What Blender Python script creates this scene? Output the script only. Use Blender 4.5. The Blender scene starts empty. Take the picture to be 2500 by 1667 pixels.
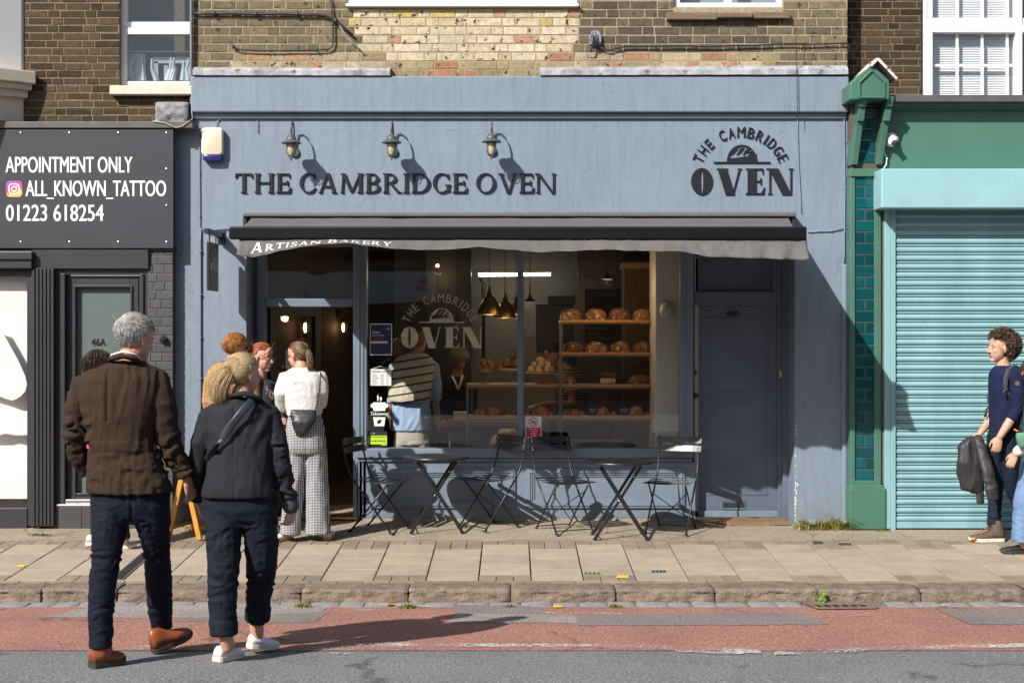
import bpy, math, random
from math import sin, cos, pi, radians, sqrt, atan2
from mathutils import Vector, Matrix, noise
SC = bpy.context.scene
COL = SC.collection
# ------------------------------------------------------------------ camera, sky, sun, exposure
F, CX, HY, CZ = 3472.2, 1250.0, 800.0, 1.818     # focal length / principal point in photo pixels, eye height
cam = bpy.data.objects.new("camera", bpy.data.cameras.new("camera")); COL.objects.link(cam)
cam.data.lens = 50; cam.data.sensor_width = 36; cam.data.shift_y = -0.0134
cam.data.clip_end = 500
cam.location = (0, 0, CZ); cam.rotation_euler = (pi/2, 0, 0)
SC.camera = cam
SUN = Vector((0.88, 1.0, -1.03)).normalized()      # the way the light travels
world = bpy.data.worlds.new("World"); SC.world = world; world.use_nodes = True
wn = world.node_tree.nodes; wl = world.node_tree.links
sky = wn.new("ShaderNodeTexSky"); sky.sky_type = 'NISHITA'; sky.sun_disc = False
sky.sun_elevation = math.asin(-SUN.z); sky.sun_rotation = math.atan2(-SUN.x, -SUN.y)
sky.air_density = 1.0; sky.dust_density = 2.0
wl.new(sky.outputs[0], wn["Background"].inputs[0]); wn["Background"].inputs[1].default_value = 0.085
sun = bpy.data.objects.new("sun", bpy.data.lights.new("sun", 'SUN')); COL.objects.link(sun)
sun.data.energy = 5.0; sun.data.angle = radians(0.53); sun.data.color = (1.0, 0.945, 0.87)
sun.rotation_euler = SUN.to_track_quat('-Z', 'Y').to_euler(); sun.location = (-8, -6, 12)
SC.view_settings.view_transform = 'Standard'; SC.view_settings.look = 'None'
SC.view_settings.exposure = 0.52; SC.view_settings.gamma = 1.0
SC.cycles.use_denoising = True
SC.cycles.max_bounces = 8; SC.cycles.transparent_max_bounces = 12; SC.cycles.caustics_reflective = False; SC.cycles.caustics_refractive = False
rnd = random.Random(7)
# ------------------------------------------------------------------ helpers
def PX(x, Y): return (x-CX)*Y/F
def PZ(y, Y): return CZ-(y-HY)*Y/F
def W(x, y, Y): return Vector((PX(x, Y), Y, PZ(y, Y)))

def tag(o, label=None, cat=None, group=None, kind=None):
    if label: o["label"] = label
    if cat: o["category"] = cat
    if group: o["group"] = group
    if kind: o["kind"] = kind
    return o
def thing(name, label, cat, loc=(0, 0, 0), group=None):
    o = bpy.data.objects.new(name, None); COL.objects.link(o); o.location = loc
    o.empty_display_size = .1
    return tag(o, label, cat, group)
def adopt(o, parent):
    if parent is not None:
        o.parent = parent        # parts are built in world coordinates; only an Empty parent is moved
        o.matrix_parent_inverse = Matrix.Translation(-Vector(parent.location)) if parent.type == 'EMPTY' else Matrix()
def copy_tree(o, parent=None):
    c = o.copy(); COL.objects.link(c)
    if parent: c.parent = parent; c.matrix_parent_inverse = o.matrix_parent_inverse.copy()
    for ch in [x for x in o.children]: copy_tree(ch, c)
    return c

class MB:
    def __init__(s): s.v = []; s.f = []; s.c = {}; s.col = None
    def add(s, vs, fs, col=None):
        n = len(s.v); s.v += [tuple(v) for v in vs]
        col = col or s.col
        for f in fs:
            if col: s.c[len(s.f)] = col
            s.f.append(tuple(i+n for i in f))
        return s
    def box(s, x0, x1, y0, y1, z0, z1, col=None):
        v = [(x, y, z) for z in (z0, z1) for y in (y0, y1) for x in (x0, x1)]
        return s.add(v, [(0, 2, 3, 1), (4, 5, 7, 6), (0, 1, 5, 4), (2, 6, 7, 3), (0, 4, 6, 2), (1, 3, 7, 5)], col)
    def pbox(s, px0, px1, py0, py1, Y0, Y1, col=None):     # front face drawn on the photo at distance Y0, going back to Y1
        return s.box(PX(px0, Y0), PX(px1, Y0), Y0, Y1, PZ(py1, Y0), PZ(py0, Y0), col)
    def bar(s, a, b, w, d, up=(0, 0, 1), col=None):        # rectangular bar from a to b: w along the side axis, d along the other
        a = Vector(a); b = Vector(b); t = (b-a).normalized(); u = Vector(up)
        if abs(t.dot(u)) > .98: u = Vector((0, 1, 0))
        sd = t.cross(u).normalized(); u = sd.cross(t)
        v = [p+sd*i*w/2+u*j*d/2 for p in (a, b) for i, j in ((-1, -1), (1, -1), (1, 1), (-1, 1))]
        return s.add(v, [(0, 1, 2, 3)[::-1], (4, 5, 6, 7), (0, 1, 5, 4), (1, 2, 6, 5), (2, 3, 7, 6), (3, 0, 4, 7)], col)
    def loft(s, rings, closed=True, caps=True, col=None):
        n = len(rings[0]); vs = [p for r in rings for p in r]; fs = []
        for i in range(len(rings)-1):
            for j in range(n if closed else n-1):
                k = (j+1) % n
                fs.append((i*n+j, i*n+k, (i+1)*n+k, (i+1)*n+j))
        if caps:
            fs.append(tuple(range(n))[::-1]); fs.append(tuple((len(rings)-1)*n+j for j in range(n)))
        return s.add(vs, fs, col)
    def tube(s, path, r, n=6, col=None, flat=1.0, vax=(0, 1, 0)):
        P = [Vector(p) for p in path]; rings = []
        R = r if isinstance(r, (list, tuple)) else [r]*len(P)
        for i, p in enumerate(P):
            t = (P[min(i+1, len(P)-1)]-P[max(i-1, 0)])
            t = t.normalized() if t.length > 1e-9 else Vector((0, 0, 1))
            v = Vector(vax)-t*Vector(vax).dot(t)
            if v.length < .15: v = Vector((0, 0, 1))-t*t.z
            if v.length < .15: v = Vector((1, 0, 0))-t*t.x
            v.normalize(); u = t.cross(v)
            rings.append([p+u*R[i]*cos(2*pi*k/n)+v*R[i]*flat*sin(2*pi*k/n) for k in range(n)])
        return s.loft(rings, col=col)
    def cyl(s, a, b, r0, r1=None, n=12, col=None): return s.tube([a, b], [r0, r0 if r1 is None else r1], n, col)
    def lathe(s, c, prof, n=20, col=None, caps=True):         # profile (r, z) about the z axis
        rings = [[(c[0]+r*cos(2*pi*k/n), c[1]+r*sin(2*pi*k/n), c[2]+z) for k in range(n)] for r, z in prof]
        return s.loft(rings, caps=caps, col=col)
    def ball(s, c, r, n=12, m=8, col=None):
        if not isinstance(r, (tuple, list)): r = (r, r, r)
        rings = []
        for i in range(m+1):
            a = -pi/2+pi*(.02+.96*i/m)
            rings.append([(c[0]+r[0]*cos(a)*cos(2*pi*k/n), c[1]+r[1]*cos(a)*sin(2*pi*k/n), c[2]+r[2]*sin(a)) for k in range(n)])
        return s.loft(rings, col=col)
    def prism(s, poly, Y0, Y1, col=None):                    # polygon (x, z) in the facade plane from Y0 (front) to Y1
        n = len(poly); a = sum(poly[i][0]*poly[(i+1) % n][1]-poly[(i+1) % n][0]*poly[i][1] for i in range(n))
        if a < 0: poly = poly[::-1]
        v = [(x, Y0, z) for x, z in poly]+[(x, Y1, z) for x, z in poly]
        return s.add(v, [tuple(range(n)), tuple(range(2*n-1, n-1, -1))]+[(i, i+n, (i+1) % n+n, (i+1) % n) for i in range(n)], col)
    def mesh(s, name):
        me = bpy.data.meshes.new(name); me.from_pydata(s.v, [], s.f); 
        if s.c:
            at = me.color_attributes.new("Col", 'FLOAT_COLOR', 'CORNER')
            buf = []
            for i, f in enumerate(s.f):
                c = s.c.get(i, (.5, .5, .5)); buf += [c[0], c[1], c[2], 1.0]*len(f)
            at.data.foreach_set("color", buf)
        me.validate(); me.update()
        return me
    def build(s, name, mat, parent=None, smooth=False, bevel=0, label=None, bseg=2, auto=None):
        me = s.mesh(name)
        if mat: me.materials.append(mat)
        o = bpy.data.objects.new(name, me); COL.objects.link(o)
        if smooth: me.polygons.foreach_set("use_smooth", [True]*len(me.polygons))
        if auto is not None:
            me.polygons.foreach_set("use_smooth", [True]*len(me.polygons))
            try: me.set_sharp_from_angle(angle=radians(auto))
            except Exception: pass
        if bevel:
            b = o.modifiers.new("bevel", 'BEVEL'); b.width = bevel; b.segments = bseg; b.limit_method = 'ANGLE'; b.angle_limit = radians(50)
        adopt(o, parent)
        if label: o["label"] = label
        return o

# ------------------------------------------------------------------ materials
def nt(name):
    m = bpy.data.materials.new(name); m.use_nodes = True
    return m, m.node_tree.nodes, m.node_tree.links, m.node_tree.nodes["Principled BSDF"]
def rgba(c, k=1.0): return (min(c[0]*k, 1), min(c[1]*k, 1), min(c[2]*k, 1), 1)
def noise_node(n, l, scale, detail=6, rough=.6, vec=None, stretch=None):
    t = n.new("ShaderNodeTexCoord"); src = vec or t.outputs["Object"]
    if stretch:
        mp = n.new("ShaderNodeMapping"); mp.inputs["Scale"].default_value = stretch; l.new(src, mp.inputs[0]); src = mp.outputs[0]
    k = n.new("ShaderNodeTexNoise"); k.inputs["Scale"].default_value = scale; k.inputs["Detail"].default_value = detail; k.inputs["Roughness"].default_value = rough
    l.new(src, k.inputs["Vector"])
    return k
def ramp(n, l, src, stops):
    r = n.new("ShaderNodeValToRGB"); e = r.color_ramp.elements
    while len(e) < len(stops): e.new(.5)
    for i, (p, c) in enumerate(stops): e[i].position = p; e[i].color = rgba(c)
    l.new(src, r.inputs[0]); return r
def mix(n, l, fac, a, b, blend='MIX'):
    m = n.new("ShaderNodeMix"); m.data_type = 'RGBA'; m.blend_type = blend
    for sock, val in ((m.inputs[0], fac), (m.inputs[6], a), (m.inputs[7], b)):
        if hasattr(val, "is_output") or isinstance(val, bpy.types.NodeSocket): l.new(val, sock)
        elif isinstance(val, (int, float)): sock.default_value = val
        else: sock.default_value = rgba(val)
    return m.outputs[2]
def M(name, c, rough=.6, var=.14, vs=5.0, bump=0.0, bs=80.0, metal=0.0, attr=False, spec=.5, stretch=None, speck=None, bstretch=None, fine=0.0):
    m, n, l, b = nt(name)
    k = noise_node(n, l, vs, 7, .65, stretch=stretch)
    r = ramp(n, l, k.outputs[0], [(.28, [x*(1-var) for x in c]), (.72, [min(1, x*(1+var)) for x in c])])
    out = r.outputs[0]
    if attr:
        a = n.new("ShaderNodeAttribute"); a.attribute_name = "Col"
        r2 = ramp(n, l, k.outputs[0], [(.25, (1-var,)*3), (.75, (1, 1, 1))])
        out = mix(n, l, 1.0, a.outputs[0], r2.outputs[0], 'MULTIPLY')
    if fine:
        k3 = noise_node(n, l, 420, 2, .5)
        r3 = ramp(n, l, k3.outputs[0], [(.3, (1-fine,)*3), (.7, (1, 1, 1))])
        out = mix(n, l, 1.0, out, r3.outputs[0], 'MULTIPLY')
    if speck:
        k2 = noise_node(n, l, speck[1], 3, .5); s2 = ramp(n, l, k2.outputs[0], [(speck[2], (0, 0, 0)), (speck[2]+.05, (1, 1, 1))])
        out = mix(n, l, s2.outputs[0], out, speck[0])
    l.new(out, b.inputs["Base Color"])
    b.inputs["Roughness"].default_value = rough; b.inputs["Metallic"].default_value = metal
    b.inputs["Specular IOR Level"].default_value = spec
    if bump:
        kb = noise_node(n, l, bs, 5, .6, stretch=bstretch); bp = n.new("ShaderNodeBump"); bp.inputs["Strength"].default_value = 1.0; bp.inputs["Distance"].default_value = bump
        l.new(kb.outputs[0], bp.inputs["Height"]); l.new(bp.outputs[0], b.inputs["Normal"])
    return m
def emit(name, c, s):
    m, n, l, b = nt(name); b.inputs["Base Color"].default_value = rgba(c); b.inputs["Emission Color"].default_value = rgba(c); b.inputs["Emission Strength"].default_value = s
    return m
def glass(name, tint=(.92, .96, .95), refl=1.0, ior=1.5):
    m, n, l, b = nt(name)
    fr = n.new("ShaderNodeFresnel"); ge = n.new("ShaderNodeNewGeometry"); mr = n.new("ShaderNodeMix"); mr.inputs[2].default_value = ior; mr.inputs[3].default_value = 1/ior
    l.new(ge.outputs["Backfacing"], mr.inputs[0]); l.new(mr.outputs[0], fr.inputs[0])
    g = n.new("ShaderNodeBsdfGlossy"); g.inputs["Roughness"].default_value = 0.0; g.inputs[0].default_value = (refl, refl, refl, 1)
    t = n.new("ShaderNodeBsdfTransparent"); t.inputs[0].default_value = rgba(tint)
    x = n.new("ShaderNodeMixShader"); l.new(fr.outputs[0], x.inputs[0]); l.new(t.outputs[0], x.inputs[1]); l.new(g.outputs[0], x.inputs[2])
    l.new(x.outputs[0], n["Material Output"].inputs[0])
    return m
def painted_wall(name, c, crack=True):
    m, n, l, b = nt(name)
    k = noise_node(n, l, 1.3, 8, .62); big = ramp(n, l, k.outputs[0], [(.3, [x*.93 for x in c]), (.7, [x*1.05 for x in c])])
    ks = noise_node(n, l, 4, 6, .7, stretch=(5, 1, .5)); st = ramp(n, l, ks.outputs[0], [(.47, (1, 1, 1)), (.70, (.84, .84, .85))])
    out = mix(n, l, 1.0, big.outputs[0], st.outputs[0], 'MULTIPLY')
    sp = noise_node(n, l, 70, 3, .5); ss = ramp(n, l, sp.outputs[0], [(.735, (0, 0, 0)), (.76, (1, 1, 1))])
    out = mix(n, l, ss.outputs[0], out, [x*1.25 for x in c])
    tcz = n.new("ShaderNodeTexCoord"); sz = n.new("ShaderNodeSeparateXYZ"); l.new(tcz.outputs["Object"], sz.inputs[0]); kd = noise_node(n, l, 7, 7, .7)
    dz = n.new("ShaderNodeMath"); dz.operation = 'MULTIPLY_ADD'; l.new(sz.outputs["Z"], dz.inputs[0]); dz.inputs[1].default_value = -.55; l.new(kd.outputs[0], dz.inputs[2])
    dr = ramp(n, l, dz.outputs[0], [(.30, (0, 0, 0)), (.62, (.55, .55, .55))]); out = mix(n, l, dr.outputs[0], out, (.15, .145, .14))
    hb = noise_node(n, l, 28, 7, .62, stretch=(1, 1, 1.0)); hb2 = noise_node(n, l, 6, 4, .5)
    ad = n.new("ShaderNodeMath"); ad.operation = 'MULTIPLY_ADD'; l.new(hb2.outputs[0], ad.inputs[0]); ad.inputs[1].default_value = 1.6; l.new(hb.outputs[0], ad.inputs[2])
    h = ad.outputs[0]
    if crack:
        wv = noise_node(n, l, 3, 4, .6); tc = n.new("ShaderNodeTexCoord")
        va = n.new("ShaderNodeVectorMath"); va.operation = 'MULTIPLY_ADD'; va.inputs[1].default_value = (.35, .35, .35)
        l.new(wv.outputs[1], va.inputs[0]); l.new(tc.outputs["Object"], va.inputs[2])
        vo = n.new("ShaderNodeTexVoronoi"); vo.feature = 'DISTANCE_TO_EDGE'; vo.inputs["Scale"].default_value = .55; l.new(va.outputs[0], vo.inputs["Vector"])
        cr = ramp(n, l, vo.outputs["Distance"], [(0, (0, 0, 0)), (.0035, (1, 1, 1))])
        gate = ramp(n, l, hb2.outputs[0], [(.5, (1, 1, 1)), (.53, (0, 0, 0))])
        mx = n.new("ShaderNodeMath"); mx.operation = 'MAXIMUM'; l.new(cr.outputs[0], mx.inputs[0]); l.new(gate.outputs[0], mx.inputs[1])
        out = mix(n, l, mx.outputs[0], [x*.72 for x in c], out)
    l.new(out, b.inputs["Base Color"]); b.inputs["Roughness"].default_value = .55
    bp = n.new("ShaderNodeBump"); bp.inputs["Distance"].default_value = .0024; bp.inputs["Strength"].default_value = .9
    l.new(h, bp.inputs["Height"]); l.new(bp.outputs[0], b.inputs["Normal"])
    return m
def wood(name, c, rough=.55, stretch=(1, 12, 12)):
    m, n, l, b = nt(name)
    k = noise_node(n, l, 5, 8, .65, stretch=stretch); r = ramp(n, l, k.outputs[0], [(.3, [x*.6 for x in c]), (.7, [min(1, x*1.25) for x in c])])
    l.new(r.outputs[0], b.inputs["Base Color"]); b.inputs["Roughness"].default_value = rough
    return m
def worn_paint(name, c, thr=.45, scale=26):
    m, n, l, b = nt(name)
    b.inputs["Base Color"].default_value = rgba(c); b.inputs["Roughness"].default_value = .7
    k = noise_node(n, l, scale, 8, .75); k2 = noise_node(n, l, 2.5, 3, .5)
    a = n.new("ShaderNodeMath"); a.operation = 'MULTIPLY_ADD'; l.new(k2.outputs[0], a.inputs[0]); a.inputs[1].default_value = .5; l.new(k.outputs[0], a.inputs[2])
    r = ramp(n, l, a.outputs[0], [(thr+.22, (0, 0, 0)), (thr+.3, (1, 1, 1))])
    l.new(r.outputs[0], b.inputs["Alpha"])
    return m
def grit(name, c1, c2, c3, scale=260, bump=.004, rough=.9, big=.12, cracks=0):
    m, n, l, b = nt(name)
    k = noise_node(n, l, scale, 3, .7); r = ramp(n, l, k.outputs[0], [(.32, c1), (.5, c2), (.68, c3)])
    kb = noise_node(n, l, 1.7, 7, .65); rb = ramp(n, l, kb.outputs[0], [(.3, (1-big,)*3), (.7, (1, 1, 1))])
    out = mix(n, l, 1.0, r.outputs[0], rb.outputs[0], 'MULTIPLY')
    km = noise_node(n, l, 45, 6, .75); rm = ramp(n, l, km.outputs[0], [(.33, (.72, .72, .72)), (.55, (1, 1, 1))])
    out = mix(n, l, .8, out, rm.outputs[0], 'MULTIPLY')
    h = k.outputs[0]
    if cracks:
        tc = n.new("ShaderNodeTexCoord"); wv = noise_node(n, l, 5, 6, .7)
        va = n.new("ShaderNodeVectorMath"); va.operation = 'MULTIPLY_ADD'; va.inputs[1].default_value = (.3, .3, .3)
        l.new(wv.outputs[1], va.inputs[0]); l.new(tc.outputs["Object"], va.inputs[2])
        vo = n.new("ShaderNodeTexVoronoi"); vo.feature = 'DISTANCE_TO_EDGE'; vo.inputs["Scale"].default_value = cracks; l.new(va.outputs[0], vo.inputs["Vector"])
        cr = ramp(n, l, vo.outputs["Distance"], [(.0, (0, 0, 0)), (.012, (1, 1, 1))])
        kg = noise_node(n, l, .9, 3, .5); gate = ramp(n, l, kg.outputs[0], [(.52, (1, 1, 1)), (.56, (0, 0, 0))])
        mx = n.new("ShaderNodeMath"); mx.operation = 'MAXIMUM'; l.new(cr.outputs[0], mx.inputs[0]); l.new(gate.outputs[0], mx.inputs[1])
        out = mix(n, l, mx.outputs[0], [x*.35 for x in c2], out)
    l.new(out, b.inputs["Base Color"]); b.inputs["Roughness"].default_value = rough
    bp = n.new("ShaderNodeBump"); bp.inputs["Distance"].default_value = bump
    ad = n.new("ShaderNodeMath"); ad.operation = 'ADD'; l.new(k.outputs[0], ad.inputs[0]); l.new(km.outputs[0], ad.inputs[1])
    l.new(ad.outputs[0], bp.inputs["Height"]); l.new(bp.outputs[0], b.inputs["Normal"])
    return m

BLUE = (.182, .231, .292)
m_blue = painted_wall("blue masonry paint", BLUE)
m_bluewood = M("blue joinery paint", (.160, .205, .264), .38, .09, 3, .0012, 30, fine=.05, speck=((.5, .5, .48), 48, .735))
m_bluedark = M("blue door paint", (.098, .122, .168), .45, .2, 2.5, .001, 40)
m_brick = M("stock brick", (.3, .2, .1), .9, .5, 26, .008, 90, attr=True, spec=.2, speck=((.055, .045, .032), 15, .60), fine=.25)
m_mortar = M("lime mortar", (.32, .26, .175), .95, .3, 30, .006, 90, spec=.1)
m_mortar_dark = M("sooty mortar", (.21, .15, .09), .95, .3, 30, .006, 90, spec=.1)
m_lead = M("old lead flashing", (.30, .31, .335), .6, .55, 9, .004, 30, speck=((.12, .11, .1), 14, .62))
m_white = M("white window frame", (.80, .80, .79), .35, .04, 3)
m_cream = M("cream stone paint", (.58, .52, .42), .6, .12, 4, .002, 30)
m_tile = M("teal glazed tile", (.004, .115, .125), .12, .3, 9, attr=True, spec=.6)
m_green = M("green joinery paint", (.055, .145, .105), .45, .12, 4, .002, 30)
m_fascia = M("green fascia paint", (.058, .155, .115), .5, .05, 2)
m_grey_cap = M("dark grey capping", (.09, .085, .085), .5, .25, 6)
m_turq = M("turquoise shutter paint", (.215, .39, .425), .45, .13, 4, .0008, 40, stretch=(1, 1, .25), speck=((.11, .17, .175), 60, .69))
m_black = M("black frame", (.025, .026, .03), .4, .15, 4)
m_char = M("charcoal sign panel", (.048, .051, .060), .35, .04, 2)
m_charfr = M("charcoal door frame", (.032, .033, .040), .4, .1, 4)
m_pier = M("painted brick pier", (.06, .06, .064), .6, .2, 10, .004, 60)
m_ink = M("black sign letters", (.012, .013, .018), .4, .1, 6)
m_whitepaint = M("white lettering", (.85, .85, .85), .5, .03, 3)
m_glass = glass("window glass", (.93, .95, .95), 1.0, 1.58)
m_clear = glass("clear pane", (.98, .985, .985), 1.0, 1.45)
m_glass_up = glass("upper window glass", (.80, .84, .86), 1.0, 1.6)
m_metal = M("brushed metal", (.62, .62, .62), .3, .1, 20, metal=1.0)
m_brass = M("aged brass", (.50, .33, .12), .33, .25, 12, metal=1.0)
m_cable = M("black cable", (.02, .02, .022), .5)
m_bluecable = M("painted cable", (.17, .22, .33), .5)
m_pav = M("paving slab", (.4, .33, .25), .9, .30, 5, .003, 150, attr=True, spec=.2, speck=((.16, .13, .1), 90, .68), fine=.22)
m_joint = M("paving joint", (.055, .043, .032), .95, .3, 30, .004, 100)
m_tarmac = grit("old footway", (.21, .17, .125), (.33, .27, .20), (.48, .42, .33), 60, .004, .92, .3, cracks=1.1)
m_asphalt = grit("road asphalt", (.09, .09, .095), (.175, .174, .18), (.36, .36, .37), 70, .006, .88, .2, cracks=.45)
m_red = grit("red lane surfacing", (.19, .085, .062), (.365, .165, .12), (.60, .37, .29), 62, .007, .9, .28, cracks=.6)
m_patch = grit("grey asphalt patch", (.12, .10, .10), (.215, .175, .17), (.38, .33, .32), 70, .005, .9, .2)
m_patch2 = grit("pale asphalt patch", (.17, .145, .14), (.30, .26, .245), (.52, .47, .44), 60, .006, .9, .25)
m_kerb = M("granite kerb", (.225, .175, .135), .9, .45, 13, .016, 55, spec=.2, fine=.3)
m_sett = M("blue grey setts", (.22, .22, .225), .75, .2, 14, .004, 60)
# ------------------------------------------------------------------ lettering
_tc = {}
def text_geo(s, bold):
    if (s, bold) in _tc: return _tc[(s, bold)]
    cu = bpy.data.curves.new("t", 'FONT'); cu.body = s; cu.size = 1; cu.offset = bold; cu.extrude = .5; cu.resolution_u = 4
    ob = bpy.data.objects.new("t", cu); COL.objects.link(ob)
    dg = bpy.context.evaluated_depsgraph_get(); dg.update()
    me = bpy.data.meshes.new_from_object(ob.evaluated_get(dg))
    v = [tuple(x.co) for x in me.vertices]; f = [tuple(p.vertices) for p in me.polygons]
    bpy.data.objects.remove(ob); bpy.data.curves.remove(cu); bpy.data.meshes.remove(me)
    xs = [p[0] for p in v]; ys = [p[1] for p in v]
    r = (v, f, min(xs), max(xs), min(ys), max(ys)); _tc[(s, bold)] = r
    return r
def text_into(mb, s, O, ux, uy, w, h, depth, bold=0, align='L'):
    v, f, x0, x1, y0, y1 = text_geo(s, 0)
    O = Vector(O); ux = Vector(ux); uy = Vector(uy); nz = ux.cross(uy)
    if bold:                 # bolder strokes: two more copies a hair to each side, each a little proud of the last
        bb = bold*h*.55
        for q, dx in enumerate((-bb, bb)): text_into(mb, s, O+ux*dx+nz*.00025*(q+1), ux, uy, w, h, depth, 0, align)
    sy = h/(y1-y0); sx = w/(x1-x0) if w else sy
    off = 0 if align == 'L' else -(x1-x0)*sx/2
    mb.add([O+ux*((p[0]-x0)*sx+off)+uy*((p[1]-y0)*sy)+nz*((p[2]+.5)*depth) for p in v], f)
    return mb
def wtext(mb, s, px0, px1, py0, py1, Y, depth=.002, bold=0):    # text filling a box of the photo on the facade plane at Y
    return text_into(mb, s, (PX(px0, Y), Y, PZ(py1, Y)), (1, 0, 0), (0, 0, 1), PX(px1, Y)-PX(px0, Y), PZ(py0, Y)-PZ(py1, Y), depth, bold)

def arc(cx, cy, rx, ry, a0, a1, n=20): return [(cx+rx*cos(radians(a0+(a1-a0)*i/n)), cy+ry*sin(radians(a0+(a1-a0)*i/n))) for i in range(n+1)]
def serif(ch, t=.17, h=.075, s=.075, sh=.06):
    """Serif capital of height 1 as a list of polygons, and its width."""
    P = []
    def rect(x0, y0, x1, y1): P.append([(x0, y0), (x1, y0), (x1, y1), (x0, y1)])
    def stem(x, w=t, top=True, bot=True):
        rect(x-w/2, 0, x+w/2, 1)
        for on, y, d in ((bot, 0, 1), (top, 1, -1)):
            if on:
                rect(x-w/2-s, min(y, y+d*sh*.55), x+w/2+s, max(y, y+d*sh*.55))
                P.append([(x-w/2-s*.6, y+d*sh*.5), (x+w/2+s*.6, y+d*sh*.5), (x+w/2, y+d*sh*1.7), (x-w/2, y+d*sh*1.7)])
    def ring(cx, cy, rx, ry, tw, th, a0=0, a1=360, n=40):
        o = arc(cx, cy, rx, ry, a0, a1, n); i = arc(cx, cy, rx-tw, ry-th, a0, a1, n)
        for k in range(n): P.append([o[k], o[k+1], i[k+1], i[k]])
    def diag(x0, y0, x1, y1, w): P.append([(x0-w/2, y0), (x0+w/2, y0), (x1+w/2, y1), (x1-w/2, y1)])
    def foot(x, y, w): 
        d = 1 if y == 0 else -1
        rect(x-w/2-s*.8, min(y, y+d*sh*.55), x+w/2+s*.8, max(y, y+d*sh*.55))
    if ch == 'T':
        w = .86; stem(w/2, top=False); rect(0.02, 1-h, w-.02, 1)
        P.append([(0, 1), (.06, 1), (.10, 1-h), (.03, .76), (.0, .76)]); P.append([(w, 1), (w-.06, 1), (w-.10, 1-h), (w-.03, .76), (w, .76)])
    elif ch == 'H':
        w = 1.0; stem(s+t/2); stem(w-s-t/2); rect(s+t/2, .49, w-s-t/2, .49+h)
    elif ch == 'E':
        w = .72+max(0, t-.17)*.6; stem(s+t/2); x = s+t*.9; rect(x, 1-h, w-.04, 1); rect(x, 0, w, h); rect(x, .5-h/2, w-.14, .5+h/2)
        P.append([(w-.12, 1-h), (w-.04, 1), (w-.03, .76), (w-.06, .76)]); P.append([(w-.14, h), (w, 0), (w+.04, .27), (w, .27)]); P.append([(w-.17, .5-.13), (w-.12, .5-.13), (w-.12, .5+.13), (w-.17, .5+.13), (w-.22, .5)])
    elif ch in 'CG':
        w = .84; ring(.46, .5, .46, .52, t*1.05, h, 48, 312)
        P.append([(w-.08, .70), (w-.03, .70), (w-.03, .98), (w-.07, .98), (w-.16, .86)])
        if ch == 'C': P.append([(w-.14, .10), (w-.02, .20), (w-.0, .24), (w-.03, .27), (w-.14, .17)])
        else:
            rect(w-.06-t/2, .06, w-.06+t/2, .42); rect(w-.06-t/2-s, .42-sh*.7, w-.06+t/2+s*.7, .42); w = .9
    elif ch == 'A':
        w = .98; diag(.10, 0, w/2-.03, 1, h*1.25); diag(w-.17, 0, w/2, 1.02, t*1.1); rect(.24, .30, w-.28, .30+h); foot(.10, 0, h); foot(w-.17, 0, t)
    elif ch == 'M':
        w = 1.2; diag(.12, 0, .19, 1, h*1.4); stem(w-s-t/2); diag(.22, 1, w/2, .05, t*1.05); diag(w-s-t*.55, 1, w/2+.02, .05, h*1.2); foot(.12, 0, h); foot(.15, 1, h*1.6)
    elif ch in 'BRPDI' or ch in 'LF':
        x = s+t/2; stem(x); w = 2*s+t
        if ch in 'BRP':
            ring(x+.18, .745, .36, .255, t, h, -90, 90, 16); rect(x, 1-h, x+.2, 1); rect(x, .49, x+.2, .49+h); w = .68+t*.3
        if ch == 'B': ring(x+.20, .27, .40, .27, t*1.05, h, -90, 90, 16); rect(x, 0, x+.22, h); rect(x, .54-h, x+.2, .54); w = .74+t*.3
        if ch == 'R': P.append([(x+.14, .5), (x+.32, .5), (.92, 0), (.70, 0)]); rect(.70, 0, .96, sh*.55); w = .92
        if ch == 'D': ring(x+.24, .5, .56, .5, t*1.05, h, -90, 90, 24); rect(x, 1-h, x+.26, 1); rect(x, 0, x+.26, h); w = .98
    elif ch == 'O':
        w = 1.0; ring(.5, .5, .5, .52, t*1.08, h, 0, 360, 48)
    elif ch == 'V':
        w = .98+max(0, t-.17)*1.1; xa = t*.55+s*.8; b = w*.54; diag(b, -.02, xa, 1, t*1.05); diag(b+t*.3, -.02, w-.12, 1, h*1.3); foot(xa, 1, t*.95); foot(w-.12, 1, h)
    elif ch == 'N':
        w = 1.04+max(0, t-.17)*.8; k = h*1.4; rect(.12-k/2, 0, .12+k/2, 1); rect(w-.12-k/2, 0, w-.12+k/2, 1); P.append([(.05, 1), (.05+t*1.15, 1), (w-.12+k/2, -.02), (w-.12+k/2-t*1.1, -.02)]); foot(.12, 0, k); foot(.06, 1, k); foot(w-.12, 1, k)
    elif ch == 'S':
        w = .62; ring(.31, .745, .28, .275, t*.8, h, 30, 265, 20); ring(.31, .25, .30, .27, t*.8, h, -150, 85, 20)
        P.append([(.52, .72), (.57, .72), (.57, 1), (.53, 1), (.46, .9)]); P.append([(.05, .28), (.0, .28), (.0, 0), (.04, 0), (.11, .1)])
        P.append([(.10, .60), (.25, .42), (.55, .36), (.40, .56)])
    elif ch == 'K':
        w = .98; stem(s+t/2); diag(.34, .45, .78, 1, h*1.3); P.append([(.36, .52), (.50, .64), (.98, 0), (.72, 0)]); foot(.80, 0, t); foot(.78, 1, h)
    elif ch == 'Y':
        w = .94; rect(.47-t/2, 0, .47+t/2, .48); diag(.47, .42, .17, 1, t); diag(.49, .42, w-.12, 1, h*1.3); foot(.47, 0, t); foot(.17, 1, t); foot(w-.12, 1, h)
    else: w = .4
    return P, w
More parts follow.
